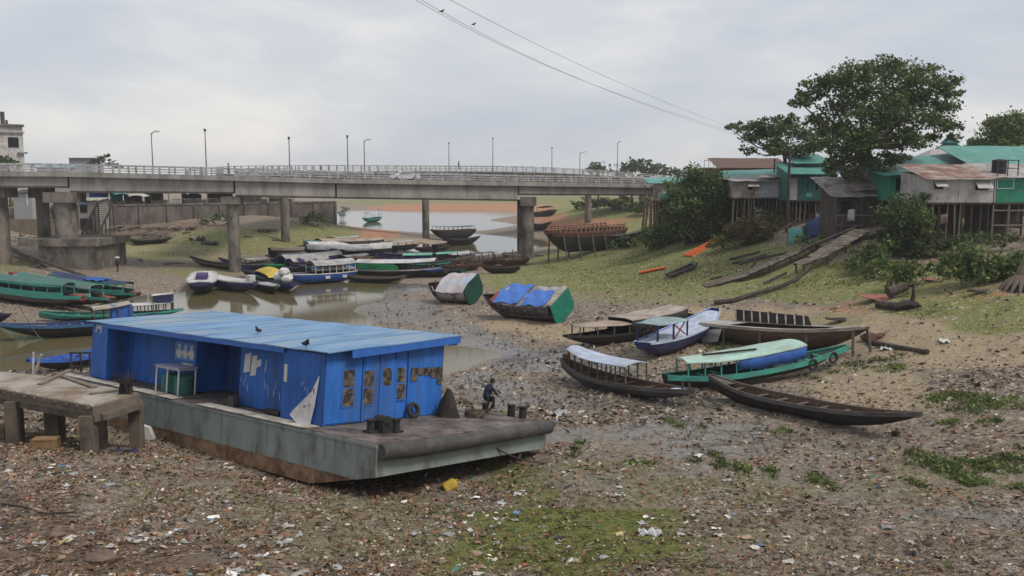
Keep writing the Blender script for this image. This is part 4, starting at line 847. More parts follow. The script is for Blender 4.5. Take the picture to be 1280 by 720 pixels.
tarp(b, .40, .74, -1.45, 1.35, 0, 'larger blue tarpaulin over the bow end of the tilted launch', 1)
tarp(b, .07, .36, -.6, 1.45, 0, 'smaller blue tarpaulin near the emerald stern of the tilted launch', 2)
DTEAL = wood('dull_teal_roof', (.045, .15, .13), rough=.7, dirt=(.09, .10, .09))
# --- left group
b = Boat('passenger_launch', 'teal trimmed passenger launch with red bow, nearest of three on the left bank', (104, 373, -.1), (-40, 351), 2.6, 1.15, GRYW, BRN, TEAL, (.3, .4), .25, .3, GR_L, band=BLK, bandz=.4, gh=.3, lift=.25)
b.canopy(.05, .88, 1.0, DTEAL, TEAL, 9, camber=.2, kind='wall', side=TEAL, over=.05); b.box(.90, .995, .7, -.4, .08, REDP, 'red_bow')
b = Boat('passenger_launch', 'middle passenger launch on the left bank with worn teal roof frame', (140, 373), (14, 351), 2.4, 1.0, BRN, BRN, TEAL, (.25, .4), .25, .3, GR_L, band=BLK, bandz=.4, gh=.25, lift=.1)
b.canopy(.1, .86, 1.0, DTEAL, TEAL, 9, camber=.12, kind='wall', side=TEALR, over=.0); b.box(.9, .99, .6, -.3, .08, REDP, 'red_bow'); b.box(0, .06, .6, -.1, .9, REDP, 'red_stern_box')
b = Boat('passenger_launch', 'rearmost passenger launch on the left bank, blue cloth on its roof', (173, 366), (62, 349), 2.4, 1.0, BLK, BRN, TEAL, (.25, .4), .25, .3, GR_L, gh=.2)
b.canopy(.08, .9, .95, NAVY, TEAL, 8, camber=.12, kind='wall', side=TEAL, over=.04); b.box(.92, .99, .6, -.3, .1, REDP, 'red_bow')
P = [[(Sx(s, b.L), y, b.zt(s) + 1.14 + .1 * (1 - abs(y)) + .07 * math.sin(9 * y + 70 * s)) for y in np.linspace(-1.1, .6, 8)] for s in np.linspace(.5, .68, 8)]
o = MB().slab(P, .03).build('blue_cloth', BLUC, smooth=True); o.matrix_world = b.M(); tag(o, 'crumpled blue cloth on the roof of the rearmost left launch', 'cloth')
b = Boat('water_taxi', 'slim green boat in the water with long white awning and small raised wheelhouse', (229, 386), (49, 389), 1.9, .6, TEAL, DGRN, TEAL, (.3, .3), .1, .15, GR_L, band=BLK, bandz=.3)
b.canopy(.60, .93, .75, WHT, BRN, 7, camber=.05); b.box(.96, .995, .2, -.15, .06, REDP, 'red_bow'); b.thwarts((.15, .25, .35, .45), TEAL)
w = b.canopy(.79, .935, 1.5, WHT, BRN, 2, camber=.05, over=.0); b.box(.80, .925, 1.0, .85, 1.45, NAVY, 'wheelhouse')
b = Boat('cargo_boat', 'long black hulled boat with blue gunwale and blue cabin under white roof, left water', (-6, 404), (196, 392), 2.2, 1.0, BLK, NAVY, mat('dull_blue', (.035, .10, .20), rough=.7, var=.3), (.45, .3), .1, .35, GR_L, gh=.2)
b.deck(.70, .98, GRYW, dz=-.1); b.canopy(.18, .42, 1.3, PALE, BRN, 4, camber=.08, tilt=-.9)
b.box(.17, .30, 1.7, -.05, 1.25, BLU, 'cabin'); b.thwarts((.48, .56, .64), BLU)
b = Boat('small_boat', 'small blue and black boat tucked behind the left end of the barge', (34, 449), (160, 430), 1.9, .75, BLK, BLU, BLU, (.3, .2), .15, .5, GR_L, gh=.2)
b.thwarts((.3, .45, .6), BRN); b.deck(.8, .97, GRYW)
b = Boat('small_boat', 'dark boat end poking in at the left edge below the launches', (12, 392), (-60, 380), 1.8, .8, BLK, BRN, NAVY, (.4, .3), .12, .4, GR_L); b.canopy(.1, .6, .8, GRYR, BRN, 3)
# --- middle group, in and beside the water
b = Boat('round_boat', 'blunt black boat facing the viewer with white deck and purple box', (250, 353), (256, 339), 3.2, 1.25, NAVY, BLK, WHT, (.2, .1), .62, .6, GR_M, band=BLK, bandz=.55, full=1.6, gh=.1)
b.deck(.02, .99, WHT, dz=.02); b.box(.45, .72, 1.2, .05, .55, PURP, 'hatch_box')
b = Boat('launch', 'purple hulled launch with white deck cover beside the blunt black boat', (320, 352), (262, 343), 2.3, 1.15, PURP, BLK, WHT, (.2, .2), .3, .5, GR_M, band=RUST, bandz=.4, gh=.12)
b.deck(.02, .9, WHT, dz=.03); b.box(.85, .93, .7, .0, .7, WHT, 'bow_bin')
b = Boat('launch', 'small dark green launch with a low white strip, right of the purple launch', (346, 357), (312, 344), 1.9, .8, BLK, BLK, TEALR, (.2, .2), .3, .5, GR_M, gh=.09); b.deck(.5, .95, GRYR)
b = Boat('launch', 'dark blue launch loaded with sacks under a yellow sheet', (367, 354), (326, 338), 2.2, .95, NAVY, BLK, NAVY, (.25, .2), .3, .5, GR_M); b.deck(.1, .9, BLK); LOAD = b
b = Boat('cargo_launch', 'bright blue hulled launch with pale roof, middle of the moored row', (359, 342), (441, 337), 2.9, 1.25, BLU, DARK, WHT, (.15, .1), .4, .8, GR_M, band=NAVY, bandz=.25, gh=.1)
b.canopy(.02, .66, 1.0, GRYR, WHT, 7, camber=.5, over=.1); b.deck(.66, .97, PURP, dz=-.02); b.box(.02, .6, 2.0, .35, .5, WHT, 'bench')
mb = MB(); [mb.box(Sx(s, b.L), Sx(s + .07, b.L), y0, y0 + .01, .62, .95) for s in (.44, .18) for y0 in (-b.beam / 2 - .012, b.beam / 2 + .002)]; mb.build('painted_panel', WHT, b.o)
b = Boat('canoe', 'thin dark canoe left of the tallest pier, bow pointing left', (237, 320), (297, 331), 1.6, .6, BLK, BLK, GRYW, (.5, .2), .1, .3, GR_M)
b = Boat('canoe', 'dark canoe half hidden behind the tallest pier', (273, 322), (338, 330), 1.8, .7, BLK, NAVY, NAVY, (.5, .3), .12, .4, GR_M); b.deck(.1, .5, GRYR)
b = Boat('long_boat', 'low boat with tan plank roof, leftmost roof behind the yellow sheet', (332, 319), (425, 314), 2.4, .8, BLK, DARK, GRYW, (.25, .2), .15, .4, GR_M); b.canopy(.1, .95, .8, TANR, BRN, 6, camber=.4, over=.2, kind='curtain', side=BLK)
b = Boat('long_boat', 'long boat with white roof and bright green bow', (328, 330), (432, 322), 2.5, .9, GRNP, DARK, GRNP, (.3, .2), .2, .4, GR_M); b.canopy(.1, .80, .8, GRYR, BRN, 6, camber=.45, over=.15, kind='curtain', side=NAVY); b.deck(.8, .98, GRNP)
b = Boat('long_boat', 'boat with dirty grey roof just behind the bright blue launch', (352, 333), (412, 327), 2.2, .8, BLK, DARK, PURP, (.25, .2), .2, .4, GR_M); b.canopy(.1, .85, .7, GRYR, BRN, 5, camber=.4, over=.15, kind='curtain', side=BLK)
b = Boat('long_boat', 'rearmost dark boat with tan roof and teal cabin box on its left end', (374, 307), (478, 305), 2.6, 1.0, BRN, DARK, GRYW, (.3, .2), .2, .4, GR_M); b.canopy(.02, .80, .9, TANR, None, 0, camber=.4, kind='curtain', side=BLK); b.box(.82, .92, 1.6, -.1, .9, TEAL, 'cabin_box')
b = Boat('long_boat', 'boat with white curved roof in the second row from the grass bank', (374, 312), (452, 307), 2.4, .9, BLK, DARK, GRYW, (.3, .2), .2, .4, GR_M); b.canopy(.05, .9, .7, WHT, None, 0, camber=.6, over=.1, kind='curtain', side=BLK)
b = Boat('long_boat', 'longest white roofed boat across the middle of the moored row', (378, 317), (502, 313), 2.6, .9, BLK, DARK, GRYW, (.3, .2), .15, .4, GR_M); b.canopy(.12, .97, .7, WHT, None, 0, camber=.75, over=.1, kind='curtain', side=BLK)
b = Boat('long_boat', 'navy boat with two black cabin boxes at the right end of the white roofed row', (563, 313), (480, 315), 2.4, .95, NAVY, DARK, GRYR, (.3, .2), .2, .4, GR_M); b.deck(.05, .9, GRYR); b.box(.12, .2, 1.3, 0, 1.1, BLK, 'cabin_box'); b.box(.72, .81, 1.3, 0, 1.2, BLK, 'cabin_box')
b = Boat('long_boat', 'green sided long boat with a row of dark windows and blue drums', (552, 334), (438, 335), 2.7, .9, BLK, DARK, GRYR, (.25, .15), .2, .5, GR_M)
r = b.canopy(.10, .95, .9, WHT, BLK, 14, camber=.35, over=.06)
mb = MB(); 
for sg in (-1, 1):
    P = [[(Sx(s, b.L), sg * (b.hw(s) + .06), b.zt(s) + .02), (Sx(s, b.L), sg * (b.hw(s) + .06), b.zt(s) + (.86 if s < .5 else .86 - (s - .5) * 9 * .6))] for s in np.linspace(.12, .58, 14)]; mb.grid(P)
o = mb.build('side_panel', GRNP, b.o); o.modifiers.new('t', 'SOLIDIFY').thickness = .02
for q in (.02, .055): 
    mb = MB(); mb.tube([(Sx(q, b.L), -.3, b.zt(q) - .1), (Sx(q, b.L), -.3, b.zt(q) + .8)], .34, 14); o = mb.build('plastic_drum', mat('drum_blue', (.02, .16, .42), rough=.4), smooth=True); o.matrix_world = b.M(); tag(o, 'blue drum on the left end of the green sided boat, %s' % ('outer one' if q < .03 else 'inner one'), 'drum', 'blue drums')
b = Boat('canoe', 'low dark canoe afloat in front of the green sided boat', (508, 344), (434, 343), 1.8, .65, BLK, BRN, GRYW, (.3, .25), .1, .3, GR_M)
b = Boat('long_boat', 'brown boat with two turquoise roofs behind the green sided boat', (585, 322), (470, 325), 2.6, .9, BRN, DARK, GRYW, (.3, .2), .2, .4, GR_M); b.canopy(.30, .62, .9, TUR, BRN, 4, camber=.12); b.canopy(.66, .90, .95, TUR, BRN, 4, camber=.1)
for (bw_, st_, hl, gn, cn, h, lb) in (((455, 321), (505, 318), BRN, REDP, None, 0, 'open brown boat with faded red gunwale between the roofed rows'),
        ((412, 318), (470, 316), BLK, GRYW, GRYR, .8, 'small grey roofed boat between the white roofs and the green sided boat'),
        ((300, 335), (342, 337), BLK, PURP, None, 0, 'dark open boat just right of the foot of the tallest pier'),
        ((498, 326), (565, 327), BLK, TEAL, None, 0, 'open dark boat with teal gunwale behind the row of dark windows'),
        ((515, 308), (560, 306), BLK, BRN, TANR, .7, 'short brown roofed boat closest to the slim far pier'),
        ((400, 301), (450, 299), BLK, GRYW, GRYR, .7, 'grey roofed boat furthest up the left grass bank'),
        ((600, 330), (650, 331), BLK, RUST, None, 0, 'flat dark hull in front of the rust wrecks by the bright pier'),
        ((405, 312), (455, 310), NAVY, DARK, WHT, .6, 'narrow navy boat with short white roof squeezed in the upper row'),
        ((360, 328), (398, 331), DGRN, GRNP, GRYR, .7, 'dark green boat with low grey roof behind the bright blue hull'),
        ((470, 318), (530, 322), NAVY, BLU, None, 0, 'open blue gunwale boat in front of the navy boat with cabin boxes'),
        ((440, 304), (490, 301), BRN, GRYW, None, 0, 'open brown boat nearest the red soil tip'),
        ((388, 333), (436, 330), NAVY, BLU, BLUR, .7, 'navy boat with pale blue roof right behind the bright blue hull'),
        ((415, 325), (462, 322), DGRN, TEAL, GRYR, .7, 'dark green boat with grey roof in the thick of the moored row'),
        ((500, 331), (558, 336), BLK, BLU, None, 0, 'open black boat with blue gunwale at the right end of the green sided boat'),
        ((290, 328), (332, 326), NAVY, GRYW, GRYR, .6, 'navy boat with low grey roof right behind the tallest pier'),
        ((338, 323), (385, 321), NAVY, NAVY, TANR, .8, 'navy boat with tan roof just behind the yellow sheet'),
        ((430, 326), (475, 329), BLK, BRN, BRN, .9, 'dark brown roofed boat between the blue launch and the green sided boat'),
        ((455, 309), (520, 305), NAVY, DARK, GRYR, .8, 'navy boat with long grey roof left of the two black cabin boxes'),
        ((520, 318), (575, 315), NAVY, BLK, None, 0, 'open navy boat behind the turquoise roofs'),
        ((318, 340), (360, 346), NAVY, PURP, None, 0, 'open navy boat wedged behind the sacks'),
        ((540, 330), (580, 336), DGRN, GRYW, None, 0, 'open dark green boat at the muddy edge left of the tilted launch'),
        ((545, 322), (590, 318), GRYW, GRYW, WHT, .6, 'grey boat with a short white awning left of the rust wrecks')):
    b = Boat('long_boat', lb, bw_, st_, 2.2, .85, hl, DARK, gn, (.35, .2), .12, .4, GR_M); b.thwarts((.3, .5, .7), BRN)
    if cn: b.canopy(.12, .75, h, cn, BRN, 5, camber=.15, over=.2)
for k, (px, py, c, lb) in enumerate(((418, 320, NAVY, 'dark blue bundle on the boats left of the green sided boat'), (426, 317, BLK, 'black bundle on the boats behind the bright blue launch'), (468, 312, GRYR, 'grey bundle among the white roofed boats'), (372, 333, PURP, 'purple bundle on the left end of the bright blue launch'))):
    o = MB().rock((0, 0, .5), (1.1, .7, .6), jit=.25, seed=k + 60, seg=11, ring=7).build('bundle', c, smooth=True); o.location = pt(px, py, .9); tag(o, lb, 'bundle')
# --- wrecks and hulls near the second pier
b = Boat('river_barge', 'dark wooden river boat with rail of posts at the lake edge', (541, 287), (591, 286), 3.2, 1.9, BLK, BRN, BRN, (.2, .2), .6, .7, 'hulls at the lake edge'); b.canopy(.05, .95, .75, BRN, BRN, 9, camber=.05, over=-.15)
b = Boat('river_barge', 'black low hull lying against the lake edge right of the railed boat', (600, 295), (553, 297), 3.0, 1.2, BLK, BLK, BLK, (.5, .3), .2, .4, 'hulls at the lake edge')
for (bw_, st_, lb, rr_) in (((572, 325), (628, 321), 'rust red wreck with loose timber frame, left of the bright pier', 3), ((618, 324), (662, 321), 'rust brown wreck leaning against the foot of the bright pier', 4), ((556, 331), (600, 327), 'half broken brown hull behind the dark green tilted launch', 6)):
    b = Boat('wrecked_boat', lb, bw_, st_, 2.6, .8, RUST, BLK, BRN, (.3, .2), .2, .5, 'wrecked hulls by the pier', roll=R(rr_)); rr = random.Random(rr_); b.deck(.2, .7, RUST, dz=-.2)
    for k in range(16):
        s = rr.uniform(.05, .95); y = rr.choice((-1, 1)) * b.hw(s) * .9; MB().beam((Sx(s, b.L), y, b.zt(s) - .2), (Sx(s, b.L) + rr.uniform(-.7, .7), y + rr.uniform(-.6, .6), b.zt(s) + rr.uniform(.3, 1.5)), .1, .1).build('frame_post', RUST if k % 3 else GRYW, b.o)
    mb = MB(); [mb.beam((Sx(.15, b.L), sg * b.hw(.3), b.zt(.3) + 1.0), (Sx(.8, b.L), sg * b.hw(.7), b.zt(.7) + .9), .09, .09) for sg in (-1, 1)]; mb.build('frame_rail', GRYW, b.o)
b = Boat('unfinished_hull', 'large rust brown unfinished hull with ribs on a slip beside the bridge', aty(684, 288, 118), aty(774, 283.5, 126), 4.4, 2.9, RUST, DARK, RUST, (.3, .2), .35, .8, None, band=BLK, bandz=2.2, gh=.3, lift=0)
for k in range(16):
    s = .06 + k * .056
    for sg in (-1, 1): MB().beam((Sx(s, b.L), sg * b.hw(s) * .97, b.zt(s) - .3), (Sx(s, b.L), sg * b.hw(s) * 1.08, b.zt(s) + .75), .13, .16).build('rib', mat('raw_timber', (.32, .17, .10), var=.3), b.o)
mb = MB()
for sg in (-1, 1):
    for z in (.25, .5): mb.beam((Sx(.05, b.L), sg * b.hw(.05), b.zt(.05) + z), (Sx(.9, b.L), sg * b.hw(.9), b.zt(.9) + z), .1, .12)
mb.build('sheer_plank', RUST, b.o)
for s in (.2, .38, .55, .72, .88):
    MB().beam((Sx(s, b.L), b.hw(s) + .1, b.zt(s) - .3), (Sx(s - .03, b.L), b.hw(s) + .9, -1.9), .15, .15).build('prop', GRYW, b.o); MB().beam((Sx(s, b.L), -b.hw(s) - .1, b.zt(s) - .3), (Sx(s - .03, b.L), -b.hw(s) - .9, -1.9), .15, .15).build('prop', GRYW, b.o)
b = Boat('river_barge', 'black hull with grey deck edge between the ribbed hull and the stilt houses', (806, 288), (752, 294), 3.2, 1.6, BLK, BLK, GRYR, (.4, .1), .25, .7, None); b.deck(.5, .98, GRYR)
# --- far boats on the lake
b = Boat('ferry', 'small turquoise ferry out on the lake, seen under the bridge', (455, 272), (474, 271), 3.4, 1.2, TEAL, DARK, TEAL, (.3, .2), .4, .6); b.canopy(.1, .75, 1.5, BLUR, TEAL, 4, camber=.2); MB().tube([(Sx(.02, b.L), 0, 1), (Sx(.02, b.L), 0, 4.2)], .1, 6).build('mast', TEAL, b.o)
b = Boat('far_boat', 'dark long boat on the red far shore just right of the bright pier', (689, 277), (655, 278), 3, 1.2, BLK, BLK, BRN, (.8, .3), .15, .4, 'boats at the far shore')
b = Boat('far_boat', 'grey roofed boat on the far shore above the dark long boat', (662, 264), (692, 262), 3.4, 1.4, BLK, BLK, GRYW, (.5, .3), .2, .5, 'boats at the far shore'); b.canopy(.2, .8, 1.2, GRYR, BRN, 4)
# cargo on the loaded launch
P = [[(Sx(s, LOAD.L), y, 1.3 + .75 * math.cos(y * 1.1) * math.sin((s - .1) / .5 * math.pi) ** .5 if .1 < s < .6 else 1.25) for y in np.linspace(-1.2, 1.2, 9)] for s in np.linspace(.1, .6, 9)]
o = MB().slab(P, .04).build('yellow_sheet', mat('yellow_sheet', (.52, .38, .07), rough=.6, var=.2, bump=.4), smooth=True); o.matrix_world = LOAD.M(); tag(o, 'yellow sheet over the load of the dark blue launch', 'tarpaulin')
for k, (s, y, z) in enumerate(((.7, -.4, 1.1), (.72, .45, 1.1), (.82, 0, 1.05), (.75, 0, 1.75))):
    o = MB().rock((0, 0, .4), (.62, .5, .45), jit=.12, seed=k, seg=12, ring=8).build('white_sack', mat('sackcloth', (.55, .55, .54), rough=.85, bump=.4), smooth=True); o.location = LOAD.W(s, y, z - .05)
    tag(o, ('white sack on the near left of the loaded launch bow', 'white sack on the far side of the loaded launch bow', 'white sack closest to the tip of the loaded launch', 'white sack lying on top of the other sacks')[k], 'sack', 'white sacks on the loaded launch')
# ------------------------------------------------------------------ right bank: stilt houses, sheds, ramps
TIN = mat('old_tin', (.34, .32, .31), rough=.7, var=.25, scale=1, bump=.15, dirt=(.14, .09, .06), damt=.4, dscale=.7, corr=('X', 2.2))
TINR = mat('rust_tin', (.19, .105, .08), rough=.8, var=.35, scale=1, dirt=(.36, .31, .28), damt=.5, dscale=.6, corr=('X', 2.2))
TINT = mat('teal_tin', (.075, .245, .21), rough=.55, var=.18, scale=.7, bump=.1, dirt=(.17, .30, .27), damt=.35, dscale=.5, corr=('X', 1.9))
TINTW = mat('teal_wall', (.02, .105, .10), rough=.65, var=.2, scale=.8, dirt=(.06, .13, .12), damt=.35, corr=('X', 1.7))
GRNW = mat('green_wall', (.025, .21, .13), rough=.65, var=.2, scale=.8, dirt=(.06, .2, .14), damt=.3, corr=('X', 1.7))
TARPG = mat('grey_tarp', (.43, .41, .395), rough=.8, var=.16, scale=.7, bump=.9, bscale=.9, dirt=(.29, .27, .26), damt=.4, dscale=.8)
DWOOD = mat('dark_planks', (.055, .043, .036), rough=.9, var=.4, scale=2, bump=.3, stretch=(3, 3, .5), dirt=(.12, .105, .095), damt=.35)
BAMB = mat('bamboo', (.16, .135, .11), rough=.85, var=.4, scale=2, stretch=(1, 1, .4)); BAMD = mat('dark_bamboo', (.06, .05, .042), rough=.9, var=.4)
PLANK = mat('weathered_plank', (.20, .165, .135), rough=.9, var=.35, scale=2.5, bump=.3, dirt=(.09, .07, .055), damt=.4)
BRICK = mat('brick_red', (.17, .08, .06), rough=.9, var=.3, scale=3)
rr = random.Random(11)
class Frame:      # a house: local x along the front, local y away from the viewer, z up
    def __init__(F, name, px0, px1, pyf, Y, label, cat='house', yaw=0.0, group=None, Y1=None):
        a = aty(px0, pyf, Y); c = aty(px1, pyf, Y1 or Y); F.w = math.hypot(c.x - a.x, c.y - a.y); F.z = a.z; yaw = math.atan2(c.y - a.y, c.x - a.x)
        F.o = empty(name, a, (0, 0, yaw), label, cat, group); F.m = Matrix.Translation(a) @ Matrix.Rotation(yaw, 4, 'Z')
    def g(F, x, y): p = F.m @ Vector((x, y, 0)); return gz(p.x, p.y) - p.z
    def walls(F, d, h, m, h2=None, name='wall', z0=0, x0=0, x1=None, par=None, y0=0):
        x1 = F.w if x1 is None else x1; h2 = h if h2 is None else h2; t = .08; mb = MB()
        def wl(xa, ya, xb, yb, ha, hb):
            dx, dy = xb - xa, yb - ya; l = math.hypot(dx, dy); nx, ny = -dy / l * t, dx / l * t
            mb.hexa([(xa, ya, z0), (xb, yb, z0), (xb + nx, yb + ny, z0), (xa + nx, ya + ny, z0), (xa, ya, ha), (xb, yb, hb), (xb + nx, yb + ny, hb), (xa + nx, ya + ny, ha)])
        wl(x0, y0, x1, y0, h, h); wl(x1, y0 + t, x1, d, h, h2); wl(x0 + t, d, x0 + t, y0 + t, h2, h) if 0 else wl(x0, d, x0, y0 + t, h2, h); wl(x1 - t, d - t, x0 + t, d - t, h2, h2)
        return mb.build(name, m, par or F.o)
    def roof(F, x0, x1, y0, y1, z0, z1, m, t=.06, name='roof', n=9, par=None, wob=.03, z2=None):
        P = []
        for i in range(n):
            x = x0 + (x1 - x0) * i / (n - 1); u = i / (n - 1); zz1 = z1 if z2 is None else z1 + (z2 - z1) * u
            P.append([(x, y0 + (y1 - y0) * j / 5, z0 + (zz1 - z0) * j / 5 + rr.uniform(-wob, wob)) for j in range(6)])
        return MB().slab(P, t).build(name, m, par or F.o)
    def stilts(F, xs, ys, m=None, r=.08, top=0.0, lean=.12, z_off=0):
        for y in ys:
            for x in xs:
                xx = x + rr.uniform(-.15, .15); g = F.g(xx, y) - .4
                if g > top - .2: continue
                k = rr.uniform(-lean, lean); rad = r * rr.uniform(.7, 1.25)
                MB().tube([(xx + k, y + rr.uniform(-.1, .1), g), (xx + k * .4 + rr.uniform(-.05, .05), y, (g + top) / 2), (xx, y, top)], [rad * 1.1, rad, rad * .9], 6).build('stilt', m or (BAMB if rr.random() < .5 else BAMD), F.o)
    def patches(F, h, n, mats, seed):
        q = random.Random(seed)
        for k in range(n):
            w = q.uniform(.5, 1.3); hh = q.uniform(.4, 1.1); x = q.uniform(.1, max(.2, F.w - w - .1)); z = q.uniform(.05, max(.1, h - hh - .1)); a = q.uniform(-.05, .05); y = -.012 - .006 * k
            MB().prism([(x, y, z), (x + w, y, z + a), (x + w + .03, y, z + hh + a), (x, y, z + hh)], (0, .008, 0)).build('patch', q.choice(mats), F.o)
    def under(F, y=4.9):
        z = min(F.g(k * F.w / 4, y) for k in range(5)) - .4; MB().box(.1, F.w - .1, y, y + .08, min(z, -.6), -.17).build('shade_screen', DWOOD, F.o)  # dark sheet added behind the stilts to stand for the shade there
    def slab(F, x0, x1, y0, y1, z0, z1, m, name='floor', par=None): return MB().box(x0, x1, y0, y1, z0, z1).build(name, m, par or F.o)
    def win(F, x0, x1, z0, z1, fm, pm=None, y=0, name='window'):
        mb = MB(); t = .06
        for a in ((x0 - t, x1 + t, z1, z1 + t), (x0 - t, x1 + t, z0 - t, z0), (x0 - t, x0, z0, z1), (x1, x1 + t, z0, z1)): mb.box(a[0], a[1], y - .05, y + .01, a[2], a[3])
        w = mb.build(name, fm, F.o); MB().box(x0, x1, y - .02, y - .004, z0, z1).build('pane', pm or DARK, w); return w
# grey tarpaulin house with the two flaps (1155-1240)
F = Frame('stilt_house', 1156, 1241, 253, 77, 'grey tarpaulin clad stilt house with two propped window flaps', group='stilt houses on the right bank')
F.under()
F.slab(0, F.w, 0, 5, -.16, -.002, DWOOD); F.walls(5, 2.15, TARPG, 2.7)
F.roof(-.4, F.w + .3, -.5, 5.3, 2.12, 3.4, TINR); F.roof(-.3, F.w - .2, -.62, -.1, 2.05, 2.16, TIN, name='eave_sheet')
for x0, x1, z0, z1 in ((.75, 1.55, 1.15, 1.85), (4.3, 5.45, 1.0, 1.95)):
    w = F.win(x0, x1, z0, z1, TARPG); MB().slab([[(x0 - .1, -.05, z1), (x0 - .1, -.75, z0 + .25)], [(x1 + .1, -.05, z1), (x1 + .1, -.75, z0 + .25)]], .04).build('flap', mat('pale_flap', (.40, .39, .37), rough=.8), w)
mb = MB()
for x in (.02, 2.9, 6.0): mb.box(x, x + .07, -.04, -.003, 0, 2.1)
mb.box(0, F.w, -.045, -.004, 1.0, 1.05); mb.build('batten', TARPG, F.o)
F.stilts([.2, .9, 1.5, 2.1, 2.7, 3.4, 4.2, 5.0, 5.6], [.2]); F.stilts([.4, 1.6, 2.6, 3.8, 5.2], [2.4, 4.6], BAMD)
# green house at the right frame edge
F = Frame('stilt_house', 1242, 1322, 253, 77.4, 'green walled stilt house at the right edge with bare posts below', group='stilt houses on the right bank')
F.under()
F.slab(0, F.w, 0, 5, -.16, -.002, DWOOD); F.walls(5, 2.2, GRNW, 2.9); F.roof(-.2, F.w + .4, -.5, 5.3, 2.2, 3.5, TIN)
F.win(.25, 1.6, 1.25, 2.0, WHITEP, GRNW); F.win(3.0, 4.2, 1.1, 1.9, WHITEP)
F.stilts([.1, 1.55, 3.0, 4.4], [.15], BAMB, r=.13); F.stilts([.6, 2.3, 3.9], [2.5, 4.5], BAMD)
for z in (-.7, -2.0): MB().beam((0, .1, z), (F.w, .1, z), .1, .12).build('brace', BAMB, F.o)
F.patches(1.0, 2, [GRNW, TIN], 6); bal = MB(); 
for x in (.0, .9, 1.8): bal.box(x, x + .07, -.25, -.18, 2.3, 3.7)
bal.box(0, 1.9, -.26, -.17, 3.6, 3.68); bal.box(0, 1.9, -.26, -.17, 2.9, 2.96); bal.build('roof_rack', DARKM, F.o)
o = MB().tube([(.95, 1.2, 2.5), (.95, 1.2, 3.7), (.95, 1.2, 3.8)], [.6, .6, .2], 16).build('water_tank', mat('black_plastic', (.015, .015, .016), rough=.5), smooth=True); o.matrix_world = F.m; tag(o, 'black water tank on the roof at the right edge', 'water tank')
# green end house with bars (1110-1156)
F = Frame('stilt_house', 1111, 1157, 250, 83, 'bright green tin house above the leafy creeper, window on its left', group='stilt houses on the right bank')
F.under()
F.slab(0, F.w, 0, 5, -.16, -.002, DWOOD); F.walls(5, 2.3, GRNW, 2.8); F.roof(-.8, F.w + .5, -.6, 5.3, 2.32, 3.0, TINT)
F.win(.55, 1.15, .9, 2.0, GRNW); F.win(1.7, 2.6, .8, 1.9, WHITEP, GRNW); F.stilts([.2, 1.3, 2.5, 3.3], [.2, 2.5])
# long teal roofs behind
F = Frame('long_roofed_house', 1118, 1330, 222, 86, 'long house behind the stilt row under a sweeping pale teal tin roof', cat='house')
F.walls(6, .5, DWOOD, 1.2, z0=-6); F.roof(-.6, F.w * .55, -.8, 6.5, .35, 1.8, TINT, z2=2.6); F.roof(F.w * .42, F.w + .5, -.7, 6.5, 1.2, 3.3, TINT)
F = Frame('white_house', 1160, 1206, 205, 112, 'pale lilac walled house with grey hipped roof behind the teal roof'); F.walls(6, .4, mat('lilac_wall', (.42, .42, .46), var=.12), z0=-10)
mb = MB(); w = F.w; mb.add([(-.8, -.8, .3), (w + .8, -.8, .3), (w + .8, 6.8, .3), (-.8, 6.8, .3), (w * .4, 3, 2.0), (w * .6, 3, 2.0)], [(0, 1, 5, 4), (1, 2, 5), (2, 3, 4, 5), (3, 0, 4), (3, 2, 1, 0)]); mb.build('roof', mat('lilac_roof', (.33, .3, .31), var=.2), F.o)
F = Frame('shrine_tower', 1180, 1203, 196, 135, 'dark green tiered shrine spire rising over the white house', cat='shrine'); c = F.w / 2; F.walls(2.6, .5, TINTW, z0=-12)
for k, (wd, z) in enumerate(((2.3, .3), (1.7, 1.2), (1.1, 2.0))):
    z += .02 * k; mb = MB(); mb.add([(c - wd, 1.3 - wd, z), (c + wd, 1.3 - wd, z), (c + wd, 1.3 + wd, z), (c - wd, 1.3 + wd, z), (c, 1.3, z + 1.4)], [(0, 1, 4), (1, 2, 4), (2, 3, 4), (3, 0, 4), (3, 2, 1, 0)]); mb.build('tiered_roof', mat('shrine_green', (.02, .10, .09), var=.2), F.o)
MB().tube([(c, 1.3, 3), (c, 1.3, 4.6)], [.1, .02], 6).build('finial', DARKM, F.o)
# dark plank shed in the middle (1035-1110)
F = Frame('plank_shed', 1046, 1110, 285, 86, 'dark brown plank shed with sagging tin roof under the big tree', cat='shed'); g = min(F.g(0, 0), F.g(F.w, 0)) - .4
F.walls(5, 3.3, DWOOD, 4.4, z0=g); F.roof(-1.0, 3.5, -.9, 5.4, 3.1, 5.0, TIN, wob=.06); F.roof(1.4, F.w + .5, -.5, 5.6, 3.75, 6.2, TINR, wob=.06)
F.win(.3, 1.3, 1.4, 2.6, DWOOD); mb = MB(); mb.box(0, 3.5, -.12, -.003, 1.15, 1.3); mb.box(0, 2.4, -.11, -.004, .2, .3); mb.build('ledge', PLANK, F.o)
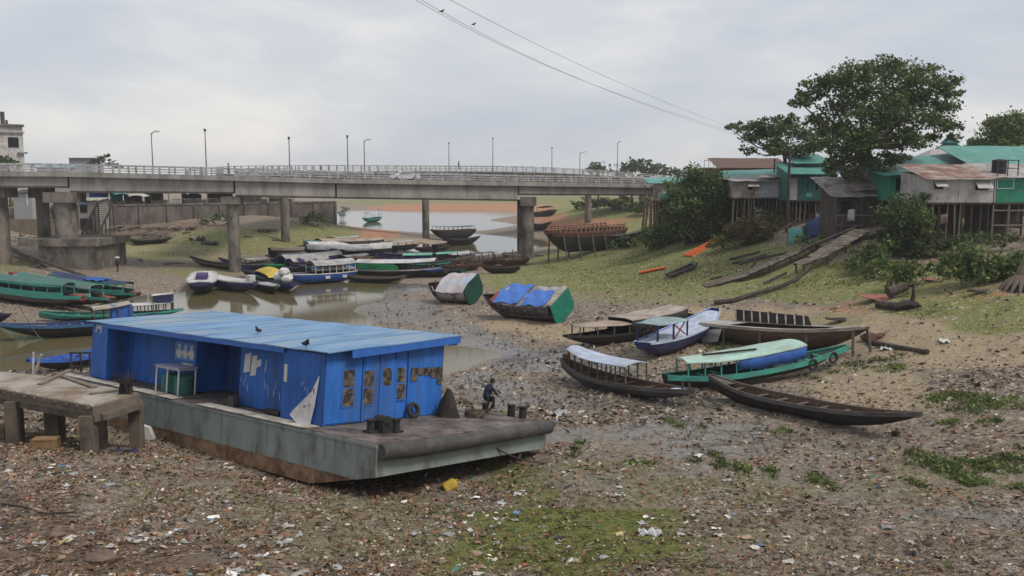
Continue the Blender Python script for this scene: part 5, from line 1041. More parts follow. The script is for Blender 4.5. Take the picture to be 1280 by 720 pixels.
# teal tin house (985-1042)
F = Frame('stilt_house', 986, 1046, 250, 99, 'dark teal tin house with pale green roof left of the big tree', group='stilt houses on the right bank')
F.under()
F.slab(0, F.w, 0, 5, -.16, -.002, DWOOD); F.walls(5, 2.9, TINTW, 3.9); F.roof(-.3, F.w + .5, -.6, 5.6, 2.9, 4.3, TINT); F.roof(1.2, F.w + .3, 2.5, 7.5, 4.15, 5.3, TINT)
F.patches(2.6, 3, [TINTW, TINT, DWOOD], 4); F.win(1.9, 2.2, 1.2, 2.1, TINT, DARK); F.win(2.9, 3.3, 1.1, 2.1, TINT, DARK); MB().box(-.02, .9, -.03, -.003, 0, 2.4).build('wall_panel', mat('grey_panel', (.34, .34, .34), var=.2), F.o)
F.stilts(list(np.linspace(.1, F.w, 12)), [.2]); F.stilts(list(np.linspace(.3, F.w, 7)), [2.5, 4.6], BAMD)
# grey tin sheds (915-985)
F = Frame('stilt_house', 916, 986, 247, 103, 'grey rusty tin stilt shed with a lifted window flap', group='stilt houses on the right bank')
F.under()
F.slab(0, F.w, 0, 5, -.16, -.002, DWOOD); F.walls(2.6, 1.9, TIN, 2.2); F.roof(-.4, F.w + .2, -.6, 2.6, 1.95, 2.3, TIN, wob=.06, z2=2.5); F.roof(F.w * .45, F.w + .1, -.75, 1.6, 2.4, 2.65, TIN, name='lean_roof')
F.patches(1.9, 5, [TIN, TINR, PLANK, mat('grey_panel', (.34, .34, .34), var=.2)], 3); w = F.win(1.7, 2.8, .9, 1.7, TIN); MB().slab([[(1.6, -.05, 1.75), (1.6, -.7, 1.3)], [(2.9, -.05, 1.75), (2.9, -.7, 1.3)]], .04).build('flap', TIN, w)
MB().box(3.4, 5.9, -.05, -.003, .05, 2.0).build('wall_panel', mat('grey_panel', (.34, .34, .34)), F.o)
F.stilts(list(np.linspace(.1, F.w, 16)), [.15], lean=.25); F.stilts(list(np.linspace(.3, F.w, 8)), [2.0, 4.0], BAMD)
mb = MB(); mb.beam((4.8, -.2, -1.4), (7.4, -.2, -1.4), .1, .1); mb.build('ledge', PLANK, F.o)
# long teal roof behind it
F = Frame('long_roofed_house', 858, 992, 224, 109, 'long low house with thin teal tin roof edge behind the grey shed', Y1=106); F.walls(6, .1, DWOOD, .5, z0=min(F.g(1, 0), F.g(F.w, 0)) - .4); F.roof(-.5, F.w + .3, -1.4, 6.3, .0, .9, TINT, z2=1.4)
# dark lean-to behind the bush
F = Frame('plank_shed', 868, 918, 268, 118, 'dark open plank shed half hidden behind the round bush', cat='shed'); F.walls(5, 3.0, DWOOD, 3.6, z0=F.g(1, 0) - .4); F.roof(-.4, F.w + .3, -.6, 5.4, 3.0, 3.9, TIN)
# leftmost stilt house by the bridge (815-870)
F = Frame('stilt_house', 823, 872, 251, 128, 'teal and white stilt house on tangled posts at the bridge end', group='stilt houses on the right bank')
F.under()
F.slab(0, F.w, 0, 5, -.16, -.002, DWOOD); F.walls(5, 2.5, TIN, 3.0); F.roof(-1.6, F.w + .5, -.7, 5.4, 2.55, 3.3, TINT, z2=3.6); F.slab(.5, 2.1, -.05, -.003, .05, 1.0, mat('teal_bright', (.04, .26, .22)), 'wall_panel'); F.slab(.5, 1.9, -.05, -.003, 1.03, 2.3, mat('pale_panel', (.42, .45, .47)), 'wall_panel')
F.slab(-1.4, .1, .2, 4, -.1, .0, DWOOD, 'side_deck'); F.stilts(list(np.linspace(-1.5, F.w, 14)), [0, .5], mat('rusty_post', (.13, .075, .06), var=.4), lean=.6, r=.1); F.stilts(list(np.linspace(-1.3, F.w, 8)), [2, 4], BAMD, lean=.5)
for k in range(7): z = 1.6 - k * 1.0; MB().beam((-2.0 + .1 * k, .0, z), (.1, .1, z + rr.uniform(-.2, .2)), .1, .1).build('brace', mat('rusty_post', (.13, .075, .06)), F.o)
for x in (-1.9, -1.0): MB().tube([(x - .2, 0, F.g(x, 0)), (x, 0, 2.2)], .1, 6).build('stilt', mat('rusty_post', (.13, .075, .06)), F.o)
# brick house with brown roof behind
F = Frame('brick_house', 878, 985, 226, 138, 'red brick house with long brown tin roof and balcony on its left'); F.walls(7, 2.0, BRICK, z0=-3.5); F.roof(2.2, F.w + .4, -.4, 7, 2.0, 3.7, mat('brown_tin', (.12, .07, .058), var=.3, corr=('X', 2)), wob=.04)
F.slab(0, 2.6, -.5, 3, 1.9, 2.05, CONC, 'balcony'); mb = MB(); [mb.box(x, x + .08, -.45, -.37, 2.05, 3.2) for x in (.1, .8, 1.5, 2.2)]; mb.box(.1, 2.3, -.46, -.36, 3.1, 3.2); mb.build('balcony_rail', CONC, F.o); F.roof(-1.2, 3.2, -1.2, 1.5, .9, 1.9, mat('pinkish_tin', (.24, .14, .12)), name='porch_roof')
for k, (px, py, Y, w, h, c, lb) in enumerate(((1060, 262, 85, .7, 1.1, WHT, 'pale cloth hanging at the open front of the dark plank shed'), (1020, 268, 98, .8, 1.0, mat('washed_blue', (.16, .22, .4)), 'washed blue cloth under the dark teal house'), (1176, 268, 76.5, .6, .9, mat('brown_cloth', (.16, .1, .08)), 'brown cloth hung between the stilts of the grey tarpaulin house'), (945, 262, 102, .9, 1.2, GRYR, 'grey sheet hanging under the rusty tin shed'))):
    a = aty(px, py, Y); P = [[(x, .05 * math.sin(x * 9), z - .04 * math.cos(x * 7)) for z in np.linspace(-h, 0, 4)] for x in np.linspace(0, w, 7)]
    o = MB().grid(P).build('hanging_cloth', c, smooth=True); o.modifiers.new('t', 'SOLIDIFY').thickness = .012; o.location = a; tag(o, lb, 'cloth')
# ---- posts, ramps and things on the slope
def pole(px, pyt, pyb, r, label, m=None, cat='pole', group=None):
    g = pt(px, pyb); top = aty(px, pyt, g.y); o = MB().tube([(0, 0, -.4), (0, 0, (top.z - g.z) / 2), (0, 0, top.z - g.z)], [r * 1.1, r, r * .8], 10).build('utility_pole', m or DWOOD, smooth=True); o.location = g; return tag(o, label, cat, group)
pole(983.5, 186, 290, .17, 'tall dark wooden pole in front of the teal tin house'); pole(966, 198, 268, .12, 'shorter thin pole in front of the grey tin shed')
def ramp(name, label, pts, width, n, legs):
    o = empty(name, pt(*pts[0][:2]), label=label, cat='ramp'); base = o.location.copy()
    W = [pt(p[0], p[1], p[2]) - base for p in pts]; cum = [0]
    for a, c in zip(W[:-1], W[1:]): cum.append(cum[-1] + (c - a).length)
    def P(t):
        d = t * cum[-1]
        for i in range(len(W) - 1):
            if d <= cum[i + 1] + 1e-6: return W[i].lerp(W[i + 1], (d - cum[i]) / (cum[i + 1] - cum[i])), (W[i + 1] - W[i]).normalized()
    mb = MB(); mr = random.Random(3)
    for k in range(n):
        p, d = P((k + .5) / n); s = Vector((d.y, -d.x, 0)).normalized(); w = width * mr.uniform(.85, 1.1); s2 = (s + d * mr.uniform(-.08, .08)).normalized()
        mb.beam(p - s2 * w / 2, p + s2 * w / 2, cum[-1] / n * mr.uniform(.62, .92), .05, 0, up=Vector((0, 0, 1)) - d * d.z)
    mb.build('tread', PLANK, o)
    for sg in (-1, 1):
        mb = MB()
        prev = None
        for k in range(9):
            p, d = P(min(k / 8, .999)); s = Vector((d.y, -d.x, 0)).normalized(); q = p + s * sg * width * .4 - Vector((0, 0, .13))
            if prev is not None: mb.beam(prev, q, .14, .16)
            prev = q
        mb.build('stringer', DWOOD, o)
    for t in legs:
        p, d = P(t); s = Vector((d.y, -d.x, 0)).normalized()
        for sg in (-1, 1):
            q = p + s * sg * width * .4; g = gz(q.x + base.x, q.y + base.y) - base.z
            MB().tube([q + Vector((0, 0, -.15)), (q.x, q.y, min(g - .3, q.z - .3))], .09, 6).build('leg', DWOOD, o)
ramp('plank_ramp', 'long plank ramp climbing the bank from the grass to the dark shed', [(880, 357, .1), (925, 345, .4), (1000, 312, .9), (1070, 283, .9)], 2.3, 46, (.3, .45, .6, .75, .9))
ramp('plank_ramp', 'short plank ramp ending in a small landing over the bent log', [(997, 330, 1.0), (1018, 322, 1.0), (1078, 287, .8)], 1.9, 24, (.03, .3, .6, .85))
ramp('plank_ramp', 'brown board walk behind the short ramp, near the dark shed wall', [(1060, 300, .5), (1100, 288, .5)], 1.5, 9, (.5,))
def logp(name, pts, r, label, cat='log', m=None, group=None):
    W = [pt(p[0], p[1], (p[2] if len(p) > 2 else 0) + r) for p in pts]; o = MB().tube([w - W[0] for w in W], [r * (1.1 - .4 * i / len(W)) for i in range(len(W))], 8).build(name, m or DWOOD, smooth=True); o.location = W[0]; return tag(o, label, cat, group)
logp('bent_log', [(893, 378), (915, 376), (940, 368, .1), (975, 358, .1), (995, 350, .3), (1012, 336, .9)], .2, 'long bent log running down the grass from the short ramp')
logp('timber', [(955, 354), (983, 341, .15)], .13, 'short dark beam on the grass between the two ramps')
for k, q in enumerate((((912, 324), (950, 315, .3)), ((925, 330), (958, 318, .2)), ((937, 339), (946, 322, .5)), ((915, 329), (985, 316, .2)))): logp('timber', q, .13, ('dark beam on top of the timber pile by the long ramp', 'middle beam of the timber pile by the long ramp', 'beam leaning upright on the timber pile by the long ramp', 'longest beam under the timber pile by the long ramp')[k], 'timber', group='timber pile by the long ramp')
logp('timber', [(888, 349), (903, 345)], .1, 'small dark branch on the grass left of the long ramp')
logp('bamboo_pole', [(960, 298, .2), (1000, 272, 1.4)], .06, 'slanting bamboo pole propped under the teal tin house', 'pole', BAMB)
logp('keel_timber', [(1085, 427), (1110, 432), (1160, 440)], .16, 'rusty brown keel timber lying on the sand right of the propped hull')
mb = MB(); [mb.rock((x, y, .18), (.5, .3, .25), seed=i, jit=.3) for i, (x, y) in enumerate(((0, 0), (.5, .1), (-.3, .2)))]; o = mb.build('scrap_lump', RUST); o.location = pt(1092, 425); tag(o, 'rust brown lump of scrap at the left end of the keel timber', 'scrap')
# small dugout
b = Boat('dugout_canoe', 'small grey dugout lying on the grass near the orange pipes', (834, 343), (871, 327), 1.0, .42, GRYW, BLK, GRYW, (.1, .1), .5, .6, None); b.deck(.0, .12, GRYW)
# orange pipe stacks
ORG = mat('orange_pipe', (.55, .12, .03), rough=.55, var=.2)
for nm, p0, p1, n, lb, R_ in (('pipe', (860, 321), (903, 298), 7, 'orange plastic pipes stacked on the grass below the round bush', .09), ('pipe', (799, 342), (830, 336), 6, 'orange plastic pipes laid flat on the grass left of the dugout', .09)):
    A, C_ = pt(*p0, .05), pt(*p1, .05); d = (C_ - A); s = Vector((d.y, -d.x, 0)).normalized()
    for k in range(n):
        o = MB().tube([Vector((0, 0, 0)), d * (.9 + .1 * ((k * 7) % 3))], R_, 8).build(nm, ORG, smooth=True); o.location = A + s * (k - n / 2) * .22 + Vector((0, 0, .05 + .1 * (k % 2))); tag(o, lb, 'pipe', 'orange pipes ' + ('below the bush' if n == 7 else 'by the dugout'))
# net fences
def net(name, px, label, m, h):
    W = [pt(x, y, 0) for x, y in px]; o = empty(name, W[0], label=label, cat='net fence'); P = []
    for a, c in zip(W[:-1], W[1:]):
        for k in range(6): q = a.lerp(c, k / 6) - W[0]; P.append([(q.x, q.y + .06 * math.sin(q.x * 3), q.z + z + .08 * math.sin(q.x * 2.3) * (z > h * .8)) for z in np.linspace(0, h, 5)])
    s = MB().grid(P).build('netting', m, o, smooth=True); s.modifiers.new('t', 'SOLIDIFY').thickness = .015
    for w in W: q = w - W[0]; MB().tube([(q.x, q.y, q.z - .3), (q.x, q.y, q.z + h + .25)], .05, 6).build('post', BAMB, o)
NETT = mat('teal_net', (.13, .30, .29), var=.3, scale=5, rough=.9); NETB = mat('blue_net', (.10, .14, .34), var=.3, scale=5, rough=.9); NETW = mat('pale_net', (.24, .31, .36), var=.35, scale=5, rough=.9)
net('net_fence', [(984, 306), (1003, 305), (1008, 297)], 'pale teal net pen beside the long ramp', NETT, 1.7); net('net_fence', [(1008, 300), (1030, 293), (1033, 284)], 'blue violet net stretched behind the teal pen', NETB, 1.9); net('net_fence', [(856, 298), (880, 295), (893, 291)], 'pale blue net fence under the round bush', NETW, 1.3)
# rubble, plates, stump at right
def sheet(name, px, py, sx, sy, yaw, label, m, cat, t=.05, tilt=.06):
    g = pt(px, py, .06); P = [[(x * sx, y * sy, .05 * math.sin(5 * x + 3 * y)) for y in np.linspace(-.5, .5, 6)] for x in np.linspace(-.5, .5, 7)]
    o = MB().slab(P, t).build(name, m, smooth=False); o.location = g; o.rotation_euler = (tilt, tilt, yaw); return tag(o, label, cat)
REDT = mat('red_sheet', (.27, .11, .09), rough=.7, var=.25, scale=2, bump=.4)
sheet('red_tarpaulin', 1108, 372, 3.4, 2.0, .2, 'faded red tarpaulin spread on the slope under a log', REDT, 'tarpaulin'); sheet('rust_plate', 1152, 342, 1.5, 2.2, .5, 'rust red plate on the rubble slope, uphill of the faded tarpaulin', REDT, 'plate', tilt=.15); sheet('rust_plate', 1138, 356, 1.6, .8, .9, 'narrow rust coloured plate just uphill of the hollow log', mat('rust_sheet', (.2, .12, .09), var=.3), 'plate', tilt=.12); sheet('rust_plate', 1168, 350, .9, 1.2, .2, 'small dark red plate on the right of the rubble strip', REDT, 'plate', tilt=.1)
logp('hollow_log', [(1110, 366, .1), (1132, 358, .25)], .4, 'thick short log lying on the faded red tarpaulin'); logp('root_timber', [(1096, 380), (1128, 383)], .25, 'long grey root timber below the red tarpaulin')
o = empty('tree_root', pt(1135, 386), label='dark gnarled tree root with an upright spike on the grass slope', cat='tree root'); rq = random.Random(4)
mb = MB(); mb.tube([(-1.0, 0, .1), (-.3, 0, .3), (.5, 0, .25), (1.0, .1, .05)], [.2, .32, .28, .1], 8); mb.tube([(.2, 0, .2), (.32, 0, .9), (.28, 0, 1.7)], [.2, .13, .04], 7)
for k in range(8): a = rq.uniform(0, 6.28); mb.tube([(0, 0, .25), (.6 * math.cos(a), .5 * math.sin(a), .3), (1.1 * math.cos(a), .9 * math.sin(a), .02)], [.14, .08, .03], 6)
mb.build('root', BLK, o, smooth=True)
o = empty('tree_stump', pt(1274, 362), label='big grey tree stump with spreading roots at the right edge', cat='tree stump'); mb = MB()
mb.tube([(0, 0, -.2), (.1, 0, .7), (.3, 0, 1.5), (.5, 0, 2.1)], [.7, .46, .38, .32], 12)
for k in range(9): a = 2.2 + k * .42; mb.tube([(.1, 0, .9), (.75 * math.cos(a), .75 * math.sin(a), .45), (1.3 * math.cos(a), 1.1 * math.sin(a), -.15)], [.3, .18, .06], 7)
mb.build('stump', mat('stump_wood', (.15, .115, .09), var=.4, scale=3, stretch=(2, 2, .4), bump=.5), o, smooth=True)
sheet('old_timber_board', 1232, 363, 2.4, .4, .1, 'dark flat board on the ground left of the tree stump', DWOOD, 'board', t=.12)
sheet('scrap_sheet', 1055, 399, 2.4, .7, .1, 'dark curled scrap sheet behind the propped hull', BLK, 'scrap sheet')
# ------------------------------------------------------------------ trees and plants
BARK = mat('bark', (.085, .07, .055), rough=.95, var=.35, scale=4, bump=.6, stretch=(1, 1, .3))
LEAF_D = leafmat('leaf_dark', (.036, .065, .024), (.145, .19, .068)); LEAF_M = leafmat('leaf_mid', (.045, .085, .024), (.17, .225, .072)); LEAF_F = leafmat('leaf_far', (.05, .075, .045), (.10, .13, .07)); LEAF_B = leafmat('leaf_brownish', (.05, .045, .02), (.14, .12, .05))
def leaves(clumps, size, dens, seed=0, flat=.0, up=.45):   # clumps: (x,y,z,rx,ry,rz) -> leaf quads through the volume
    g = np.random.default_rng(seed); out = []
    for c in clumps:
        n = max(8, int(dens * (c[3] * c[4] + c[3] * c[5] + c[4] * c[5])))
        v = g.normal(size=(n, 3)); v /= np.linalg.norm(v, axis=1)[:, None]; r = g.random(n) ** .45 * np.where(g.random(n) < .12, g.uniform(1.0, 1.5, n), 1) * (1 + .22 * np.sin(v[:, 0] * 5 + v[:, 2] * 4 + c[0]))
        p = np.array(c[:3]) + v * r[:, None] * np.array(c[3:6])
        nn = g.normal(size=(n, 3)); nn[:, 2] += up * 2; nn /= np.linalg.norm(nn, axis=1)[:, None]
        a = np.cross(nn, g.normal(size=(n, 3))); a /= np.linalg.norm(a, axis=1)[:, None] + 1e-9; b = np.cross(nn, a)
        s = size * g.uniform(.4, 1.5, (n, 1)); a = a * s; b = b * s * .55
        out.append(np.stack([p - a, p - b + nn * s * .12, p + a, p + b - nn * s * .05], 1))
    return np.concatenate(out)
def tree(name, label, base, Y, clumps_px, trunk_r, leafm, size, dens, group=None, depth=.6, seed=0, trunk_pts=None, limbs=8, squash=.72, cat='tree', up=.45, bark=None, rs=1.0):
    b = Vector(base); o = empty(name, b, label=label, cat=cat, group=group); g = random.Random(seed); S = Y / FOC; cl = []
    for (px, py, r) in clumps_px:
        c = aty(px, py, Y + g.uniform(-depth, depth) * 5 * max(.2, min(1, S * 12))) - b; rr_ = r * S * rs
        cl.append((c.x, c.y, c.z, rr_, rr_ * 1.15, rr_ * squash))
        for k in range(4):
            a = g.uniform(0, 6.28); q = g.uniform(.7, 1.15); w = g.uniform(.25, .5); cl.append((c.x + math.cos(a) * rr_ * q, c.y + math.sin(a) * rr_ * q, c.z + g.uniform(-.4, .6) * rr_, rr_ * w, rr_ * w * 1.1, rr_ * w * .7))
    V = leaves(cl, size, dens, seed, up=up); quads_obj('crown', V, leafm, parent=o)
    if trunk_r:
        mb = MB(); tp = [Vector(p) - b for p in trunk_pts] if trunk_pts else [Vector((0, 0, 0)), Vector((.1, 0, cl[0][2] * .5))]
        mb.tube([tp[0] - Vector((0, 0, .5))] + tp, [trunk_r * 1.25] + [trunk_r * (1 - .45 * i / len(tp)) for i in range(len(tp))], 10); fork = tp[-1]
        for c in g.sample(cl[::5], min(limbs, len(cl[::5]))):
            e_ = Vector(c[:3]); m = fork.lerp(e_, .5) + Vector((g.uniform(-.4, .4), g.uniform(-.4, .4), -.1 * (e_ - fork).length)); mb.tube([fork - Vector((0, 0, .2)), m, e_], [trunk_r * .42, trunk_r * .25, trunk_r * .06], 6)
        mb.build('trunk', bark or BARK, o, smooth=True)
    return o
BIG = [(1060,92,26),(1100,86,30),(1140,92,28),(1172,106,24),(1030,108,26),(1010,122,18),(1080,112,34),(1120,116,34),(1155,124,30),(1185,134,18),(1050,134,30),(1018,148,14),(1000,128,12),(1090,142,34),(1130,148,32),(1168,152,24),(1188,158,13),(1192,118,12),(1040,162,26),(1075,172,32),(1112,176,28),(1145,178,20),(1060,198,24),(1092,204,24),(1048,186,20),(1120,200,16),(1028,180,13),(1066,218,16),(1040,210,12),(1168,172,12),(1195,172,9)]
bb = pt(1075, 262)
tree('rain_tree', 'big dark spreading tree standing over the shed, tallest on the right bank', bb, 86.5, BIG, .6, LEAF_D, .17, 88, seed=1, trunk_pts=[bb, aty(1078, 225, bb.y), aty(1084, 180, 87)], limbs=22, depth=.8, squash=.58, rs=.92)
MED = [(960,166,20),(985,160,20),(1005,170,18),(940,172,16),(918,158,9),(930,160,8),(970,182,20),(998,188,18),(938,188,10),(910,160,5),(1015,184,14),(950,156,12),(990,148,10),(1010,205,12)]
mb_ = pt(985, 268); tree('spreading_tree', 'smaller flat topped tree left of the big dark tree', mb_, 106, MED, .3, LEAF_D, .19, 75, seed=2, trunk_pts=[mb_, aty(983, 215, 106), aty(980, 190, 106)], limbs=12, squash=.5)
RT = [(1262,160,26),(1240,172,20),(1222,182,14),(1285,170,30),(1300,190,30),(1258,186,20),(1235,190,12),(1215,188,8),(1275,150,14)]
rb = aty(1275, 235, 118); rb.z = gz(rb.x, rb.y); tree('leafy_tree', 'mid green tree behind the teal roof at the right edge', rb, 118, RT, .4, LEAF_M, .2, 85, seed=3, trunk_pts=[rb, aty(1272, 200, 118)])
FT = [((748, 209, 11), (738, 211, 8), (756, 212, 8)), ((790, 208, 12), (778, 212, 10), (800, 207, 12)), ((812, 212, 12), (822, 214, 10)), ((838, 216, 10), (850, 217, 8), (862, 216, 8)), ((775, 216, 8), (806, 217, 9))]
for k, c in enumerate(FT):
    p = aty(c[0][0], 236, 300); p.z = gz(p.x, p.y); tree('distant_tree', ('small round tree at the left of the distant clump', 'tallest distant tree above the bridge end', 'distant tree touching the right lamp of the bridge', 'distant hazy tree just left of the brick house', 'lowest distant bush in front of the tree clump')[k], p, 300, c, .4, LEAF_F, .7, 3.5, seed=20 + k, group='distant trees beyond the bridge', trunk_pts=[p, aty(c[0][0], c[0][1] + 6, 300)], limbs=3, squash=.85)
# far bank greenery seen under the bridge
for k, c in enumerate((((732, 254, 9), (722, 256, 7)), ((756, 252, 10), (748, 256, 8)), ((782, 253, 12), (770, 257, 9), (792, 258, 9)), ((800, 262, 9), (812, 255, 10)))):
    p = pt(c[0][0], c[0][1] + 8); tree('bank_bush', ('leftmost bush on the far right bank under the bridge', 'second bush on the far bank, between the two slim piers', 'widest bush on the far bank under the bridge', 'bush on the far bank next to the tangled stilt posts')[k], p, p.y, c, 0, LEAF_M, .5, 7, seed=30 + k, group='bushes on the far bank', cat='bush')
# bushes on the right bank
def bush(name, label, clumps, py_base, leafm, size, dens, seed, group='bushes on the right bank', cat='bush', up=.45, back=0):
    clumps = [(x, y, r * 1.22) for x, y, r in clumps]; px = sum(c[0] for c in clumps) / len(clumps); p = pt(px, py_base); return tree(name, label, p, p.y + back, clumps, 0, leafm, size, dens, seed=seed, group=group, cat=cat, depth=.25, squash=.85, up=up)
bush('round_bush', 'large dark round bush in front of the leftmost stilt houses', [(x, y, r * .9) for x, y, r in [(898,236,16),(902,256,16),(896,278,14),(884,222,13),(870,232,26),(850,242,20),(890,240,18),(868,255,26),(845,262,18),(890,262,16),(860,278,22),(835,285,14),(880,285,16),(872,226,14)]], 298, LEAF_D, .17, 95, 41, back=-4)
bush('low_bush', 'low green bush at the foot of the tangled posts', [(830,292,16),(812,297,12),(845,296,12),(820,306,12)], 308, LEAF_M, .2, 60, 42)
bush('low_bush', 'brownish bush under the grey tin shed', [(925,288,14),(940,282,14),(955,290,12),(915,296,10),(938,296,12)], 304, LEAF_B, .18, 70, 43)
bush('creeper', 'tall leafy creeper hanging below the bright green house', [(1125,262,18),(1140,256,16),(1115,275,14),(1135,280,20),(1150,272,14),(1120,295,16),(1142,302,18),(1160,290,10),(1130,315,14),(1110,308,10),(1150,312,12)], 326, LEAF_D, .15, 100, 44, cat='creeper', back=.5)
for k, (cl, pyb, lm, lb) in enumerate((([(1195,325,16),(1215,322,18),(1238,330,18),(1260,332,16),(1228,342,14),(1205,340,14),(1250,345,12),(1275,325,14)], 354, LEAF_M, 'wide leafy thicket under the grey tarpaulin house'), ([(1135,345,12),(1120,352,12),(1148,338,10),(1130,335,10)], 360, LEAF_M, 'small green thicket left of the rubble strip'), ([(1080,318,14),(1095,310,12),(1070,330,10),(1100,325,12)], 338, LEAF_M, 'green thicket beside the top of the short ramp'), ([(1175,310,9),(1190,306,9),(1200,300,7)], 320, LEAF_D, 'dark weeds between the stilts of the grey tarpaulin house'), ([(1045,205,8),(1030,225,9),(1038,215,8)], 240, LEAF_M, 'light green shrub on the wall corner of the teal tin house'))):
    if k == 4:
        p = aty(1035, 245, 93); p.z = gz(p.x, p.y); tree('wall_shrub', lb, p, 93, cl, .12, LEAF_M, .2, 60, seed=55, cat='shrub', trunk_pts=[p, aty(1036, 222, 93)], limbs=3)
    else: bush('thicket', lb, cl, pyb, lm, .15, 85, 50 + k)
for k, (cl, pyb, lm, lb) in enumerate((([(1005,300,8),(1015,305,7),(1030,298,7)], 312, LEAF_M, 'small weeds beside the blue net at the ramp'), ([(960,270,8),(975,276,9),(952,264,6)], 292, LEAF_D, 'dark creeper among the stilts of the grey tin shed'), ([(1215,300,9),(1228,296,7),(1245,302,9),(1262,298,8)], 318, LEAF_D, 'dark growth under the green house at the right edge'), ([(1100,330,12),(1120,335,12),(1085,340,9)], 350, LEAF_M, 'rough weeds on the slope right of the short ramp'), ([(1170,335,9),(1180,345,9)], 352, LEAF_M, 'weeds on the right side of the rubble strip'), ([(905,300,9),(895,306,8)], 312, LEAF_M, 'weeds between the orange pipes and the brownish bush'), ([(780,300,7),(795,303,8),(765,306,6)], 312, LEAF_M, 'green weeds along the slip of the unfinished hull'))):
    bush('thicket', lb, cl, pyb, lm, .17, 45, 80 + k)
# left side
p = aty(123, 214, 165); p.z = gz(p.x, p.y); tree('scrubby_tree', 'thin scrubby tree beside the small grey block above the bridge', p, 165, [(125,200,8),(140,205,7),(148,208,5),(115,204,5),(132,196,4)], .3, LEAF_F, .3, 9, seed=61, trunk_pts=[p, aty(123, 196, 165)], limbs=4)
p = aty(10, 214, 150); p.z = gz(p.x, p.y); tree('scrubby_tree', 'dark shrub in front of the white building at the left edge', p, 150, [(8,201,8),(-6,198,9),(20,206,6)], .2, LEAF_D, .3, 25, seed=62, trunk_pts=[p, aty(10, 204, 150)], limbs=3)
bush('bank_bush', 'green bush growing between the left bridge piers', [(25,262,14),(40,258,10),(12,265,10),(38,268,10)], 276, LEAF_M, .25, 40, 63, group='bushes on the left bank')
for k, (cl, pyb, lb) in enumerate((([(392,272,8),(405,276,7),(380,274,6)], 282, 'dark bush at the foot of the retaining wall end'), ([(432,262,4),(428,268,5)], 274, 'small upright shrub at the tip of the left bank'), ([(270,272,7),(285,275,6),(255,276,6)], 282, 'dark weeds along the middle of the retaining wall'))): bush('bank_bush', lb, cl, pyb, LEAF_D, .22, 30, 64 + k, group='bushes on the left bank')
# weed clumps and grass: ground cover
def weeds(name, label, patches, mt, hgt, wid, n_per, seed, lean=.6):
    g = np.random.default_rng(seed); Vs = []
    for (px, py, rx, ry, k) in patches:
        c = pt(px, py); q = pt(px + rx, py); sx = (q - c).length; q2 = pt(px, py - ry); sy = abs(q2.y - c.y) + .2
        n = int(n_per * k * max(sx * sy, .3)); a = g.normal(size=(n, 2)) * .5
        # clumpy: pull towards random nuclei
        nu = g.normal(size=(max(3, n // 25), 2)) * .5; w = g.integers(0, len(nu), n); a = a * .35 + nu[w] * .75
        X = c.x + a[:, 0] * sx; Y = c.y + a[:, 1] * sy; Z = terr(X, Y); P = np.stack([X, Y, Z - .02], -1)
        ang = g.uniform(0, 6.283, n); t = np.stack([np.cos(ang), np.sin(ang), np.zeros(n)], -1); h = hgt * g.uniform(.4, 1.3, (n, 1)); ln = g.uniform(.1, lean, (n, 1))
        ang2 = g.uniform(0, 6.283, n); dr = np.stack([np.cos(ang2), np.sin(ang2), np.zeros(n)], -1)
        tip = P + np.array([0, 0, 1.0]) * h + dr * h * ln; mid = P + np.array([0, 0, .62]) * h + dr * h * ln * .3; w_ = wid * g.uniform(.6, 1.4, (n, 1))
        Vs.append(np.stack([P, mid - t * w_, tip, mid + t * w_], 1))
    o = quads_obj(name, np.concatenate(Vs), mt); return tag(o, label, 'weeds', kind='stuff')
LEAF_W = leafmat('leaf_weed', (.05, .08, .025), (.19, .235, .08)); LEAF_G = leafmat('leaf_grass', (.09, .115, .03), (.22, .23, .085))
weeds('weeds', 'dark green weed clumps scattered on the mud', [(720,560,18,10,1),(850,531,26,7,1),(972,541,20,6,1),(890,572,24,10,1.2),(930,585,24,10,1.2),(965,592,22,9,1),(1025,605,24,10,1.4),(790,577,30,6,.7),(1165,575,40,14,1.8),(1190,592,36,16,1.6),(1245,585,44,16,1.6),(1270,575,30,12,1.4),(1215,600,40,10,1.2),(1150,602,22,8,.7),(1280,560,14,8,1),(1190,498,46,11,1.8),(1240,502,46,10,1.8),(1215,510,40,8,1.2),(1195,530,24,6,1.2),(1245,528,24,6,1.2),(1080,455,40,8,1),(1110,462,30,6,.8),(1030,470,20,4,.7),(890,432,24,7,1),(910,428,20,6,1),(1060,520,16,5,.8),(1280,505,20,8,.8),(830,420,20,4,.5),(1270,610,20,8,1)], LEAF_W, .16, .06, 125, 71, 1.6)
weeds('grass', 'short grass on the right bank slope', [(760,345,120,22,.12),(880,345,120,22,.12),(700,335,60,10,.1),(1000,355,100,20,.12),(1090,345,80,22,.15),(1180,385,100,12,.12),(1260,395,50,12,.2),(840,310,60,16,.25),(930,330,80,20,.12),(1060,345,50,14,.25),(1050,330,40,10,.3)], LEAF_G, .16, .045, 95, 72)
weeds('grass', 'short green grass on the left bank below the retaining wall', [(330,298,100,12,.1),(400,290,40,8,.12),(200,318,50,6,.08),(280,312,80,8,.08)], LEAF_G, .14, .09, 30, 73)
weeds('moss_grass', 'low bright mossy growth between the litter in the foreground', [(720,690,90,30,1),(690,650,80,22,.9),(620,690,60,26,.8),(800,650,50,16,.6),(650,600,40,10,.5),(860,690,40,20,.4),(560,640,40,12,.3),(910,712,50,10,.4),(300,655,50,14,.25),(510,600,30,8,.3),(160,715,40,10,.4),(30,610,20,8,.5)], leafmat('leaf_moss', (.05, .065, .012), (.15, .17, .035)), .05, .02, 330, 74)
